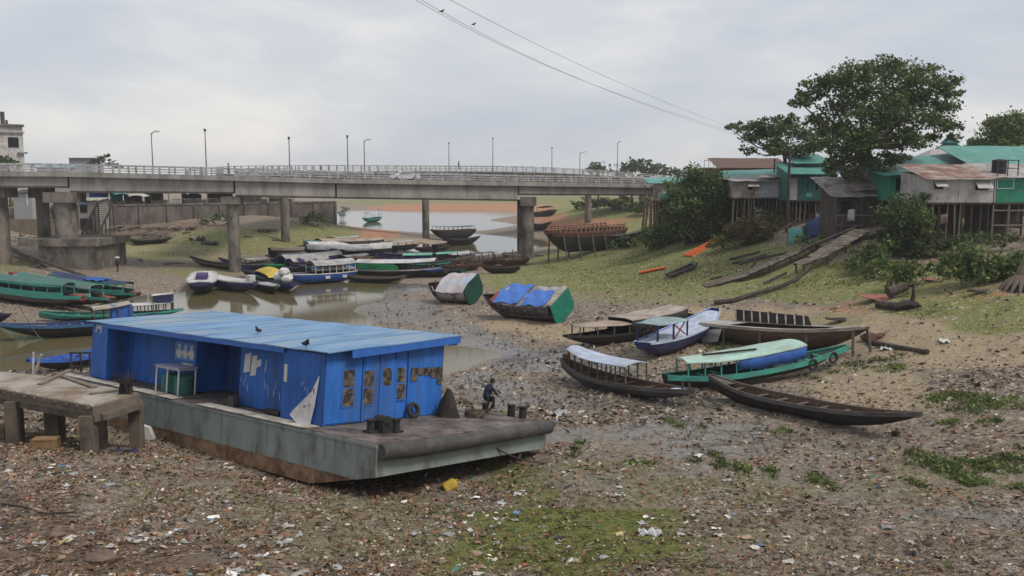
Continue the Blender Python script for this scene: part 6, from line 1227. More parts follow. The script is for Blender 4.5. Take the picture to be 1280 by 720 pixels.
# ------------------------------------------------------------------ left bank and jetty
WALLC = mat('stained_wall', (.155, .135, .125), rough=.95, var=.25, scale=.6, bump=.25, dirt=(.075, .065, .058), damt=.5, dscale=.45, stretch=(1, 1, .5))
# retaining wall with its filled ground behind
A, B_ = pt(176, 281), pt(420, 281); d = B_ - A; yaw = math.atan2(d.y, d.x); Lw = math.hypot(d.x, d.y)
wt = aty(300, 255, (A.y + B_.y) / 2).z
o = empty('retaining_wall', (A.x, A.y, 0), (0, 0, yaw), label='long stained concrete retaining wall on the left bank, behind the tallest pier', cat='retaining wall')
MB().box(-14, Lw, 0, .6, 1, wt).build('wall', WALLC, o); MB().box(-14.2, Lw + .15, -.12, .75, wt + .002, wt + .3).build('coping', CONC_D, o)
mb = MB()
for k in range(9): mb.box(Lw * k / 8 - .3, Lw * k / 8 + .1, -.3, -.002, 1, wt - .05)
mb.build('buttress', WALLC, o); mb = MB(); mb.box(Lw - .6, Lw, .6, 40, 0, wt - .01); mb.build('return_wall', WALLC, o)
o2 = MB().box(-40, Lw - .65, .65, 60, 0, wt - .05).build('filled_terrace', mat('terrace_soil', (.16, .14, .11))); o2.matrix_world = Matrix.Translation((A.x, A.y, 0)) @ Matrix.Rotation(yaw, 4, 'Z'); tag(o2, kind='structure')
TM = Matrix.Translation((A.x, A.y, wt + .3)) @ Matrix.Rotation(yaw, 4, 'Z')
rr = random.Random(21)
mb = MB()
for k in range(46): mb.box(6.0 + k * .52 - .05, 6.0 + k * .52 + .05, .1, .2, 0, .75)
mb.box(5.9, 30.2, .08, .22, .72, .86); o = mb.build('terrace_fence', CONC_D); o.matrix_world = TM; tag(o, 'dark low railing along the top of the retaining wall', 'railing')
# stalls with tarps on the terrace
def stall(x, w, h, col, label, y=1.0, d=3.0):
    o = empty('market_stall', TM @ Vector((x, y, -.3)), (0, 0, yaw), label=label, cat='stall', group='stalls on the left terrace')
    for xx in (.1, w - .1):
        for yy in (0, d): MB().tube([(xx, yy, 0), (xx, yy, h)], .06, 6).build('post', BAMD, o)
    MB().slab([[(xx, yy, h + .15 * math.sin(xx * 2 + yy) - .12 * (yy / d < .2)) for yy in np.linspace(-.5, d + .3, 5)] for xx in np.linspace(-.2, w + .2, 6)], .04).build('roof', col, o)
    MB().box(.2, w - .2, .4, d - .5, .0, h * .38).build('counter', DWOOD, o)
    MB().slab([[(.0, d - .1, .2), (.0, d, h)], [(w, d - .1, .2), (w, d, h)]], .03).build('back_sheet', DWOOD if col in (TIN, WHT) else col, o)
for k, (x, w, h, col, lb) in enumerate(((-7.2, 3.2, 2.6, TARPB, 'stall under a bright blue tarpaulin left of the retaining wall'), (-3.8, 2.2, 2.2, mat('teal_tarp', (.05, .26, .24), rough=.6), 'stall with a teal sheet beside the blue one'), (-1.4, 3.2, 1.9, WHT, 'stall under a white sheet at the left end of the wall'), (2.2, 3.4, 2.4, DWOOD, 'dark wooden stall on the terrace'), (9, 3.8, 2.2, TIN, 'grey tin roofed stall on the left half of the wall'), (14, 5, 2.3, DWOOD, 'wide dark stall in the middle of the terrace'), (20, 5, 2.2, TINR, 'rusty roofed stall behind the tallest pier'), (26.5, 4, 2.1, DWOOD, 'last dark stall at the right end of the wall'))): stall(x, w, h, col, lb)
# ramp stairs down from the stalls
o = empty('stair_ramp', pt(112, 297), label='steep brown plank stair ramp beside the wide left bridge pier', cat='stair ramp'); base = o.location.copy()
bot = pt(112, 292, .3) - base; top = aty(132, 252, 145) - base; d = top - bot; s = Vector((d.y, -d.x, 0)).normalized(); mb = MB()
for k in range(16): p = bot.lerp(top, (k + .5) / 16); mb.beam(p - s * 1.6, p + s * 1.6, d.length / 17, .07, 0, up=Vector((0, 0, 1)))
mb.build('tread', mat('stair_wood', (.10, .075, .062), var=.35), o)
for sg in (-1, 1): MB().beam(bot + s * sg * 1.5 - Vector((0, 0, .2)), top + s * sg * 1.5 - Vector((0, 0, .2)), .2, .3).build('stringer', DWOOD, o)
for t in (.25, .5, .75, .98):
    for sg in (-1, 1): p = bot.lerp(top, t) + s * sg * 1.4; MB().tube([p - Vector((0, 0, .2)), (p.x, p.y, gz(p.x + base.x, p.y + base.y) - base.z - .3)], .12, 6).build('leg', DWOOD, o)
# shacks at left behind piers
F = Frame('shack', 98, 122, 270, 146, 'pale walled shack at the head of the stair ramp', cat='shack'); g = F.g(1, 0) - .3
F.walls(4, 2.6, mat('pale_shack', (.26, .25, .23), var=.2), z0=g); F.roof(-.4, F.w + .5, -.5, 4.4, 2.6, 3.0, TIN); F.win(.4, 1.5, .6, 1.8, DWOOD); F.slab(.2, 1.6, -.06, -.004, 1.9, 2.4, mat('sky_panel', (.22, .32, .5)), 'sign_panel'); F.slab(.3, 2.3, -.1, -.006, g + .5, -.4, DARK, 'doorway')
F = Frame('shack', 17, 40, 256, 140, 'small grey hut with white door frame between the left piers', cat='shack'); F.walls(4, 1.9, mat('grey_hut', (.32, .32, .32), var=.15), z0=F.g(1, 0) - .3); F.roof(-.3, F.w + .3, -.4, 4.3, 1.95, 2.4, DWOOD); F.slab(F.w - .8, F.w - .6, -.06, -.004, 0, 1.7, WHITEP, 'door_frame')
o = MB().box(-9, 8, 0, .4, -4.5, 0).build('retaining_wall', mat('ochre_wall', (.20, .165, .115), var=.25, dirt=(.1, .085, .07))); q = aty(30, 274, 137); o.location = q; tag(o, 'short ochre retaining wall seen between the left bridge piers', 'retaining wall')
# houses over the bridge
F = Frame('apartment_building', -34, 31, 206, 150, 'white three storey building with flat roof at the left edge', cat='building', Y1=155); F.walls(9, 6.6, mat('white_wall', (.50, .48, .46), var=.1, dirt=(.28, .25, .22), damt=.4), z0=-8)
MB().box(-.3, F.w + .2, -.5, 9.3, 6.6, 7.0).build('roof_slab', CONC_D, F.o); MB().box(-.2, F.w + .2, -.4, 9.2, 5.5, 5.75).build('sun_shade', CONC, F.o)
for x in (F.w - 2.4, F.w - 5.6, F.w - 7.6): F.win(x, x + 1.7, 3.0, 4.8, WHITEP, mat('blue_pane', (.03, .05, .14)) if x < F.w - 3 else DARK)
MB().box(F.w - 1, F.w + .5, -.45, 1, 2.0, 2.3).build('ledge', CONC, F.o); mb = MB(); mb.tube([(F.w - 2.6, 2, 7), (F.w - 2.6, 2, 9.2)], .35, 8); mb.tube([(F.w - 2.0, 2, 7), (F.w - 2.0, 2, 7.8)], .2, 8); mb.build('roof_tank', DARKM, F.o)
F = Frame('small_block', 87, 117, 213, 168, 'small grey block with flat roof behind the bridge railing', cat='building'); F.walls(4, 2.3, mat('grey_block', (.27, .29, .32), var=.15), z0=-7); F.roof(-.3, F.w + .3, -.3, 4.3, 2.35, 2.5, TIN)
F = Frame('long_shed', 46, 86, 216, 150, 'long low shed with thin turquoise roof above the bridge deck', cat='shed'); F.walls(4, .9, mat('grey_panel', (.34, .34, .34)), z0=-6); F.roof(-.3, F.w + .3, -.4, 4.4, .95, 1.35, mat('turq_tin', (.16, .36, .38), var=.15))
# planks and debris in front of the left piers
for k, q in enumerate((((0, 303, 1.2), (28, 318, .1)), ((42, 322, 1.0), (105, 345, -.1)), ((10, 310, .6), (60, 333, .0)), ((40, 326, .5), (50, 334, .0)))): logp('timber_beam', q, .22, ('thick dark beam sloping down at the left edge under the bridge', 'long dark beam leaning from the concrete footing to the mud', 'grey beam lying in front of the concrete footing', 'short prop under the long dark beam')[k], 'timber', GRYW if k == 2 else DWOOD, group='beams by the left footing')
b = Boat('old_raft', 'dark broken raft hull on the grass under the retaining wall', (212, 296), (165, 299), 2.4, .8, BLK, BLK, GRYW, (.1, .1), .7, .8, None); b.deck(.1, .9, BRN)
mb = MB()
for k in range(26): x, y = rr.uniform(-5.5, 5.5), rr.uniform(-1.5, 1.5); a = rr.uniform(-.5, .5); mb.beam((x, y, rr.uniform(.0, .5)), (x + 1.8 * math.cos(a), y + 1.8 * math.sin(a), rr.uniform(.1, .9)), .12, .12, k % 2)
o = mb.build('scrap_wood_pile', [DWOOD, GRYW]); o.location = pt(160, 289); tag(o, 'scrap wood heap at the foot of the stair ramp', 'scrap wood')
for k, (px, py, lb) in enumerate(((245, 300, 'white and grey rubbish heap on the left grass, nearer the wall'), (262, 306, 'dark rubbish heap on the left grass beside the tallest pier'))):
    mb = MB(); [mb.rock((rr.uniform(-1.2, 1.2), rr.uniform(-.6, .6), .2), rr.uniform(.15, .45), m=i % 3, seed=i) for i in range(16)]; o = mb.build('rubbish_heap', [GRYW, WHT if k == 0 else BLK, BRN]); o.location = pt(px, py); tag(o, lb, 'rubbish heap')
# ---------------- foreground jetty
J = empty('concrete_jetty', pt(125, 545), label='broken concrete jetty slab on square legs at the left, beside the barge', cat='jetty'); jo = J.location.copy()
ZT = 3.35
c_fr = atz(116, 508, ZT); c_far = atz(176, 491, ZT); c_bl = atz(70, 471, ZT); c_fl = atz(-70, 474, ZT); c_b2 = atz(-90, 455, ZT)
JD = mat('jetty_concrete', (.15, .122, .098), rough=.92, var=.3, scale=2, bump=.4, dirt=(.075, .06, .048), damt=.45, stretch=(1, 1, .6)); jt = mat('jetty_top', (.32, .295, .265), rough=.85, var=.2, scale=1.2, bump=.2, dirt=(.17, .12, .08), damt=.5, dscale=.5)
poly = [Vector(c_fl), Vector(c_fr), Vector(c_far), Vector(c_bl), Vector(c_b2)]
mb = MB(); mb.prism([p - jo - Vector((0, 0, .38)) for p in poly], (0, 0, .34)); mb.build('slab', mat('jetty_side', (.17, .14, .115), var=.25, scale=2, dirt=(.12, .1, .085), damt=.4), J)
cen = sum(poly, Vector()) / 5; mb = MB(); mb.prism([p.lerp(cen, .02) - jo - Vector((0, 0, .038)) for p in poly], (0, 0, .04)); mb.build('top_screed', jt, J)
mb = MB(); e0, e1 = poly[0] - jo, poly[1] - jo; n = 15; ax = (e1 - e0).normalized(); nn = Vector((ax.y, -ax.x, 0))
for k in range(n):
    p = e0.lerp(e1, (k + .5) / n); mb.beam(p + nn * .02 + Vector((0, 0, -.02)), p + nn * .17 + Vector((0, 0, -.02)), (e1 - e0).length / n * .62, .15)
mb.build('broken_edge', JD, J)
mb = MB(); mb.beam(e0 + Vector((0, 0, -.52)) - nn * .2, e1 + Vector((0, 0, -.52)) - nn * .2, .32, .27); mb.beam(e1 + Vector((0, 0, -.51)) - nn * .3, poly[2] - jo + Vector((0, 0, -.51)), .3, .25); mb.build('edge_beam', JD, J)
for (px, py, w) in ((12, 503, .52), (106, 521, .5), (166, 503, .46), (62, 497, .6), (122, 506, .36), (-40, 492, .5)):
    g = Vector(atz(px, py, ZT - .39)); z0 = gz(g.x, g.y) - .4; g = g - jo; MB().box(g.x - w / 2, g.x + w / 2, g.y - .02, g.y + w, z0 - jo.z, ZT - jo.z - .385).build('leg', JD, J)
OCH = mat('ochre_board', (.24, .15, .075), rough=.85, var=.3, scale=2)
for k, (px, py, sx, sy, sz, yw, lb) in enumerate(((58, 560, .95, .5, .42, .1, 'lower ochre wooden box under the jetty'), (57, 548, .8, .5, .3, -.15, 'upper ochre wooden box stacked under the jetty'), (-2, 548, .6, .6, .55, .3, 'ochre box at the left edge under the jetty'))):
    crate('wooden_box', Matrix.Translation(pt(px, py, 0 if k != 1 else .1)) @ Matrix.Rotation(yw, 4, 'Z'), sx, sy, sz, OCH, lb)
mb = MB(); mb.prism([(-.35, 0, 0), (.3, 0, 0), (.1, 0, .55), (-.2, 0, .65)], (0, .25, 0)); o = mb.build('white_sack', mat('sackcloth', (.55, .55, .54))); o.location = pt(184, 550); tag(o, 'white plastic sack beside the right leg of the jetty', 'sack')
mb = MB(); [mb.rock((rr.uniform(-.7, .7), rr.uniform(-.35, .35), .05), (rr.uniform(.15, .35), rr.uniform(.15, .3), .1), m=i % 3, seed=i + 40) for i in range(9)]; o = mb.build('rubbish_heap', [BLK, NAVY, GRYW]); o.location = pt(150, 565); tag(o, 'wet dark rubbish in front of the right jetty legs', 'rubbish heap')
# dry brush on the jetty, planks and posts at its back
mb = MB(); q = random.Random(9)
for k in range(60):
    a = q.uniform(0, 6.28); l = q.uniform(.3, 1.1); mb.tube([(q.uniform(-.25, .25), q.uniform(-.2, .2), 0), (.25 * math.cos(a) * l, .25 * math.sin(a) * l, l * .6), (.5 * math.cos(a + .3) * l, .5 * math.sin(a + .3) * l, l * .85)], [.03, .02, .008], 4)
o = mb.build('dry_brush', BLK); o.location = Vector(atz(158, 492, ZT)); tag(o, 'dark bundle of dry brush on the jetty corner', 'brushwood')
def post_at(px0, py0, px1, py1, z0, z1, w, label, m, nm='wooden_post', cat='post'):
    a, c = Vector(atz(px0, py0, z0)), Vector(atz(px0, py0, z0)); t = aty(px1, py1, a.y); o = MB().beam((0, 0, 0), t - a, w, w * .6).build(nm, m); o.location = a; return tag(o, label, cat)
post_at(42, 472, 52, 443, 1.0, 2, .16, 'pale slanting plank standing behind the jetty', PALE); post_at(41, 470, 42, 440, 1.0, 2, .09, 'thin white stake beside the slanting plank', WHT)
for k, (a, c) in enumerate((((50, 480), (88, 462)), ((78, 470), (118, 484)), ((112, 492), (160, 486)))):
    A_, C_ = Vector(atz(*a, ZT + .05)), Vector(atz(*c, ZT + .05)); o = MB().beam((0, 0, 0), C_ - A_, .22, .06).build('loose_plank', PLANK); o.location = A_; tag(o, ('loose plank at the back edge of the jetty, left one', 'loose plank between the jetty and the cabin', 'dark plank along the jetty corner by the brush')[k], 'plank', 'loose planks on the jetty')
a, c = pt(22, 378, 1.1), Vector(atz(62, 436, 1.5)); tag(MB().tube([a.lerp(c, t) - Vector((0, 0, .35 * math.sin(3.14 * t))) for t in np.linspace(0, 1, 9)], .03, 5).build('mooring_line', ROPE), 'pale mooring line from the left launch across the water', 'rope')
o = empty('wooden_rack', Vector(atz(102, 472, 1.6)), label='small dark wooden rack between the small boat and the cabin', cat='rack')
for x in (-.5, .0, .5): MB().tube([(x, 0, 0), (x, 0, 1.4)], .05, 6).build('leg', DWOOD, o)
for z in (.6, 1.35): MB().beam((-.6, 0, z), (.7, 0, z), .08, .1).build('rail', DWOOD, o)

# loose timbers and rubbish on the left bank, below the wall
q = random.Random(31)
for k, (px, py) in enumerate(((185, 303), (228, 292), (305, 296), (340, 300), (205, 330), (178, 326), (60, 345), (95, 352))):
    a = q.uniform(0, 3.1); L_ = q.uniform(1.5, 3.5); p0 = pt(px, py, .1); p1 = p0 + Vector((math.cos(a) * L_, math.sin(a) * L_ * .4, 0)); p1.z = gz(p1.x, p1.y) + .15
    o = MB().tube([(0, 0, 0), (p1 - p0) * .5 + Vector((0, 0, .1)), p1 - p0], [.13, .11, .08], 6).build('driftwood', DWOOD if k % 2 else GRYW, smooth=True); o.location = p0
    tag(o, ('driftwood stick on the path left of the rubbish heaps', 'driftwood stick just under the retaining wall middle', 'driftwood piece right of the tallest pier on the grass', 'driftwood piece on the grass near the slim second pier', 'driftwood on the mud above the round boat', 'driftwood on the mud right of the walking person', 'driftwood behind the nearest left launch', 'driftwood left of the walking person')[k], 'driftwood', 'driftwood on the left bank')

for k, (px, py, sx, lb) in enumerate(((178, 296, 4, 'dark jumble of boards left of the broken raft'), (140, 303, 3, 'dark heap of boards beside the concrete footing'), (222, 288, 4, 'jumble of planks under the left half of the retaining wall'), (330, 290, 3.5, 'small dark plank heap near the slim second pier'), (20, 300, 4, 'stony rubbish heap between the left bridge piers'))):
    mb = MB(); q = random.Random(70 + k)
    for i in range(34):
        x, y = q.gauss(0, sx * .5), q.gauss(0, .8); a = q.uniform(-.6, .6) + (1.57 if i % 3 == 0 else 0); l = q.uniform(.9, 2.0); z = q.uniform(.02, .45); mb.beam((x, y, z), (x + l * math.cos(a), y + l * math.sin(a), z + q.uniform(-.2, .35)), q.uniform(.08, .3), .06, i % 3)
    o = mb.build('scrap_wood_pile', [DWOOD, GRYW, BLK if k != 4 else WHT]); o.location = pt(px, py); tag(o, lb, 'scrap wood')
# ------------------------------------------------------------------ people, car, wires, litter
SKIN = mat('skin', (.16, .085, .055), rough=.6, var=.1, bump=0); HAIR = mat('hair', (.012, .01, .01), rough=.7, bump=0)
def person(name, label, loc, yaw, joints, bones, cloth, hand_at=(), head=None, cat='person', head_r=.105, sc=1.0):
    """joints: name -> (xyz, radius); bones: (a, b, material index); one continuous skinned body"""
    names = list(joints); me = bpy.data.meshes.new('body'); me.from_pydata([joints[n][0] for n in names], [(names.index(a), names.index(b)) for a, b, _ in bones], [])
    o = bpy.data.objects.new(name, me); COL.objects.link(o)
    sk = o.modifiers.new('skin', 'SKIN'); sk.use_smooth_shade = True; sub = o.modifiers.new('sub', 'SUBSURF'); sub.levels = sub.render_levels = 2
    me.skin_vertices.new() if not me.skin_vertices else None
    for i, n in enumerate(names):
        r = joints[n][1]; me.skin_vertices[0].data[i].radius = (r, r) if not hasattr(r, '__len__') else r; me.skin_vertices[0].data[i].use_root = (n == 'pelvis')
    dg = bpy.context.evaluated_depsgraph_get(); ev = o.evaluated_get(dg); m2 = bpy.data.meshes.new_from_object(ev); o.modifiers.clear(); o.data = m2; m2.name = 'body'
    mb = MB(); mb.v = [tuple(v.co) for v in m2.vertices]; mb.f = [tuple(p.vertices) for p in m2.polygons]
    for p in m2.polygons:
        c = p.center; best = (9, 0)
        for a, b, mi in bones:
            A_, B_ = Vector(joints[a][0]), Vector(joints[b][0]); d = B_ - A_; t = max(0, min(1, (c - A_).dot(d) / max(d.length_squared, 1e-9))); k = (c - A_ - d * t).length
            if k < best[0]: best = (k, mi)
        mb.m.append(best[1])
    H = Vector(joints['head'][0]); f = Vector(head or (1, 0, 0)).normalized(); s = Vector((-f.y, f.x, 0)).normalized(); u = f.cross(s) * -1 if False else s.cross(f) * -1
    u = Vector((0, 0, 1))
    mb.tube([H + f * head_r * .85, H + f * head_r * 1.22 - u * .02], [.022, .014], 6, 0)          # nose
    for sg in (-1, 1): mb.rock(H + s * sg * head_r * .98, (.02, .014, .032), 0, jit=.02)          # ears
    for sg in (-1, 1): mb.rock(H + f * head_r * .9 + s * sg * .036 + u * .022, (.012, .014, .008), 3, jit=.02)   # eyes
    mb.beam(H + f * head_r * .9 - u * .05 - s * .025, H + f * head_r * .9 - u * .05 + s * .025, .012, .01, 3)
    for w, dv in hand_at:      # four fingers and a thumb, slightly curled
        W_ = Vector(w); d = Vector(dv).normalized(); sd_ = d.cross(Vector((0, 0, 1))); sd_ = sd_.normalized() if sd_.length > .1 else Vector((0, 1, 0)); dn = d.cross(sd_).normalized()
        if dn.z > 0: dn = -dn
        for k, ln in enumerate((.062, .074, .07, .055)):
            b0 = W_ + d * .05 + sd_ * (k - 1.5) * .021; mb.tube([b0 - d * .03, b0 + d * ln * .5, b0 + d * ln * .85 + dn * ln * .4], [.0105, .009, .007], 6, 0)
        mb.tube([W_ + sd_ * .03, W_ + sd_ * .055 + d * .03, W_ + sd_ * .05 + d * .06 + dn * .015], [.012, .01, .008], 6, 0)
    bpy.data.objects.remove(o); o = mb.build(name, [SKIN] + cloth + [HAIR], smooth=True); o.location = loc; o.rotation_euler = (0, 0, yaw); o.scale = (sc,) * 3; tag(o, label, cat)
    hp = MB(); P = []
    for i in range(6):
        th = i / 5 * 1.75; P.append([H - f * .012 + Vector((0, 0, .008)) + (Vector((0, 0, 1)) * math.cos(th) * head_r * 1.24 + (f * (math.cos(a) * (.86 if math.cos(a) > 0 else 1.1)) + s * math.sin(a)) * math.sin(th) * head_r * 1.08) - (Vector((0, 0, 0)) if math.cos(a) < .2 else Vector((0, 0, -.05 * math.sin(th)))) for a in np.linspace(0, 6.2832, 15)[:-1]])
    hp.grid(P, close=True); hp.build('hair', HAIR, o, smooth=True)
    return o
def std(shirt, pants, hunch=0): pass
B1 = [('pelvis','chest',1),('chest','neck',1),('neck','head',0),('chest','shL',1),('shL','elL',1),('elL','haL',0),('chest','shR',1),('shR','elR',1),('elR','haR',0),('pelvis','hipL',2),('hipL','knL',2),('knL','anL',2),('anL','toL',0),('pelvis','hipR',2),('hipR','knR',2),('knR','anR',2),('anR','toR',0)]
SHN = mat('shirt_navy', (.022, .027, .06), rough=.9, var=.2, bump=.1); TRB = mat('trousers_black', (.015, .015, .018), rough=.9)
# seated man: faces +x, hunched, forearms towards the knees
js = {'pelvis': ((0, 0, .55), (.15, .17)), 'chest': ((.16, 0, .93), (.14, .18)), 'neck': ((.27, 0, 1.1), .06), 'head': ((.35, 0, 1.2), (.105, .1)),
 'shL': ((.2, .2, 1.0), .07), 'elL': ((.36, .25, .74), .05), 'haL': ((.52, .14, .62), .035), 'shR': ((.2, -.2, 1.0), .07), 'elR': ((.38, -.24, .73), .05), 'haR': ((.54, -.12, .62), .035),
 'hipL': ((.06, .1, .53), .1), 'knL': ((.47, .17, .53), .07), 'anL': ((.46, .17, .08), .045), 'toL': ((.62, .18, .04), .035), 'hipR': ((.06, -.1, .53), .1), 'knR': ((.30, -.2, .47), .07), 'anR': ((.08, -.17, .08), .045), 'toR': ((.24, -.19, .04), .035)}
man_p = bpt(3.1, 9.35, .05); person('person', 'man in dark navy clothes sitting hunched on a bollard at the barge bow', man_p, .55, js, B1, [SHN, TRB], hand_at=(((.52, .14, .62), (.6, -.2, -.5)), ((.54, -.12, .62), (.6, .2, -.5))), head=(1, 0, -.25), sc=1.13)
mb = MB(); mb.tube([(0, 0, -.05), (0, 0, .36)], .15, 12); mb.tube([(0, 0, .36), (0, 0, .41)], .19, 12); o = mb.build('bollard', RUBR, barge, smooth=True); o.matrix_world = Matrix.Translation(man_p); o.matrix_parent_inverse = Matrix.Identity(4); o.matrix_world = Matrix.Translation(man_p)
def standing(label, loc, yaw, shirt, pants, walk=.12, cat='person'):
    j = {'pelvis': ((0, 0, .92), (.14, .16)), 'chest': ((.02, 0, 1.28), (.13, .18)), 'neck': ((.03, 0, 1.46), .055), 'head': ((.05, 0, 1.59), (.1, .095)),
     'shL': ((.02, .19, 1.4), .065), 'elL': ((-.06, .25, 1.13), .048), 'haL': ((.03, .25, .88), .033), 'shR': ((.02, -.19, 1.4), .065), 'elR': ((.0, -.25, 1.12), .048), 'haR': ((.12, -.25, .9), .033),
     'hipL': ((0, .09, .88), .1), 'knL': ((walk * .8, .1, .49), .068), 'anL': ((walk, .1, .08), .045), 'toL': ((walk + .16, .11, .04), .035), 'hipR': ((0, -.09, .88), .1), 'knR': ((-walk * .2, -.1, .48), .068), 'anR': ((-walk, -.1, .09), .045), 'toR': ((-walk + .16, -.11, .04), .035)}
    return person('person', label, loc, yaw, j, B1, [shirt, pants], hand_at=(((.03, .25, .88), (.1, 0, -1)), ((.12, -.25, .9), (.15, 0, -1))))
man2 = standing('person in dark clothes walking on the mud, pale load on the head', pt(147, 340), 1.2, mat('shirt_dark', (.03, .025, .03)), TRB, .2)
o = MB().rock((0, 0, 0), (.3, .25, .14), jit=.12, seed=2, seg=12, ring=8).build('head_bundle', mat('sackcloth', (.55, .55, .54)), smooth=True); o.location = man2.location + Vector((.02, .03, 1.80)); tag(o, 'pale bundle carried on the head of the walking person', 'bundle')
q = aty(573, 212, 183); dz = float(np.interp(573, [r[0] for r in FAR], [aty(*r).z for r in FAR])); standing('person standing on the second bridge, seen above the railing', Vector((q.x, q.y + 1.2, dz + .8)), .3, mat('shirt_dark', (.03, .025, .03)), TRB)
q = aty(283, 212, 118); dz = float(np.interp(283, [r[0] for r in NEAR_PX], [aty(*r).z for r in NEAR_PX])); standing('person walking on the bridge left of the tallest pier', Vector((q.x, q.y + 1, dz + .62)), 3.1, mat('shirt_grey', (.2, .2, .22)), TRB)
# white car on the near bridge
cz = float(np.interp(505, [r[0] for r in NEAR_PX], [aty(*r).z for r in NEAR_PX])) + .42; q = aty(505, 222, 125.5); ddir = nearp[45] - nearp[43]
car = empty('parked_car', (q.x, q.y, cz), (0, 0, math.atan2(ddir.y, ddir.x) + math.pi), label='white saloon car driving over the middle of the bridge', cat='car'); car.name = 'saloon_car'
CARW = mat('car_white', (.62, .62, .62), rough=.3, var=.05, bump=0); GL = mat('car_glass', (.02, .025, .03), rough=.1, var=.1, bump=0)
prof = [(-2.1, .35), (2.1, .35), (2.15, .6), (2.0, .85), (1.05, .95), (.55, 1.38), (-.75, 1.42), (-1.45, 1.0), (-2.05, .95), (-2.15, .6)]
MB().prism([(x, -.82, z) for x, z in prof], (0, 1.64, 0)).build('body', CARW, car)
for nm, ps in (('window', [(.92, .97), (.5, 1.31), (-.05, 1.34), (-.05, .97)]), ('window', [(-.12, .97), (-.12, 1.34), (-.72, 1.34), (-1.2, 1.0)])):
    MB().prism([(x, -.832, z) for x, z in ps], (0, 1.664, 0)).build(nm, GL, car)
for x in (-1.3, 1.3):
    for y in (-.84, .84):
        w = MB().tube([(0, -.1, 0), (0, .1, 0)], .33, 16).build('wheel', RUBR, car, smooth=True, loc=(x, y * .93, .33)); MB().tube([(0, -.115, 0), (0, .115, 0)], .18, 12).build('rim', STEEL, w)
for y in (-.6, .6): MB().box(2.08, 2.16, y - .15, y + .15, .62, .75).build('headlight', WHITEP, car)
# overhead wires and two birds
WIRE = mat('wire', (.22, .22, .24), rough=.6)
def wire(p0, p1, p2, label):
    A_, M_, B_ = aty(*p0), aty(*p1), aty(*p2); pts = []
    for t in np.linspace(-.25, 1.06, 48): pts.append(A_ * (2 * (t - .5) * (t - 1)) + M_ * (4 * t * (1 - t)) + B_ * (2 * t * (t - .5)))
    o = MB().tube([p - pts[0] for p in pts], .012, 5).build('power_line', WIRE); o.location = pts[0]; tag(o, label, 'power line', 'power lines crossing the sky'); return A_, M_, B_
wire((563, 0, 40), (778, 105, 70), (902, 155, 100), 'uppermost power line crossing the sky'); w2 = wire((520, 0, 40), (737, 104, 70), (902, 160, 100), 'middle power line, just above its lower twin'); wire((527, 0, 41), (742, 106, 71), (905, 164, 101), 'lowest power line crossing the sky')
for (px, py, lb) in ((552.6, 15, 'upper left bird perched on the power lines'), (592.5, 31, 'lower right bird perched on the power lines')):
    t = (px - 520) / 440 * .95; bird('perched_bird', aty(px, py + 2, 43.5 + (px - 552) * .11), .4, lb, .55, 'birds on the wires')
# yellow jerrycan, rocks and larger litter
o = empty('jerrycan', pt(555, 612, 0), (.3, R(64), .7), label='dirty yellow plastic jerrycan lying in the shade under the barge bow', cat='jerrycan'); YEL = mat('yellow_plastic', (.46, .32, .05), rough=.5, var=.25)
mb = MB(); mb.tube([(0, 0, .0), (0, 0, .04), (0, 0, .44), (0, 0, .54), (.0, 0, .57)], [.2, .24, .24, .14, .05], 8); mb.build('body', YEL, o, smooth=True); MB().tube([(.08, 0, .52), (.1, 0, .62), (-.08, 0, .62), (-.1, 0, .5)], .025, 6).build('handle', YEL, o); MB().tube([(0, .12, .5), (0, .14, .58)], .04, 8).build('cap', DARKM, o)
ROCKM = mat('mud_rock', (.15, .11, .085), rough=.95, var=.35, scale=4, bump=.6)
for k, (px, py, r, lb) in enumerate(((125, 698, .26, 'brown clod of earth in the bottom left foreground'), (595, 692, .13, 'round tan stone in the bottom middle foreground'), (70, 668, .2, 'dark rock in the bare soil at the left'), (1110, 588, .2, 'dark stone among the weeds at the right'))):
    o = MB().rock((0, 0, 0), (r * 1.3, r, r * .7), jit=.25, seed=k + 3, seg=11, ring=7).build('rock', ROCKM if k != 1 else mat('tan_stone', (.3, .22, .16)), smooth=True); o.location = pt(px, py, r * .25); tag(o, lb, 'rock')
logp('fallen_branch', [(2, 630), (30, 634), (55, 642), (95, 640)], .035, 'thin dark crooked branch on the soil at the bottom left', 'branch', BLK)
for k, (px, py, s, lb, m) in enumerate(((813, 668, .34, 'crumpled white plastic bag on the moss, foreground centre', WHT), (1180, 427, .38, 'white plastic bag on the sand right of the keel timber', WHT), (1110, 437, .4, 'white plastic sheet below the keel timber', WHT), (700, 518, .5, 'pale torn sheet flat on the mud right of the barge', GRYR), (576, 634, .13, 'small green plastic bag in the litter below the barge corner', mat('green_plastic', (.03, .28, .14), rough=.5)), (1250, 500, .3, 'white scrap of plastic among the weeds at the right', WHT), (645, 642, .14, 'small blue plastic scrap on the moss', mat('blue_plastic', (.12, .25, .5), rough=.5)))):
    P = [[(x, y, .12 * s * math.sin(9 * x / s + 2 * k) + .16 * s * math.cos(7 * y / s + x * 5 / s) + .2 * s) for y in np.linspace(-s * .7, s * .7, 8)] for x in np.linspace(-s, s, 9)]
    o = MB().slab(P, .012).build('plastic_bag', m, smooth=True); o.location = pt(px, py); o.rotation_euler = (0, 0, k * 1.3); tag(o, lb, 'plastic bag')
# bamboo stakes with twigs in the mud
for k, (px, py, h, lb) in enumerate(((565, 374, 2.0, 'thin bamboo stake in the mud in front of the dark green transom'),)):
    g = pt(px, py); o = MB().tube([(0, 0, -.3), (.05, 0, h)], .04, 6).build('bamboo_stake', PALE); o.location = g; tag(o, lb, 'stake')
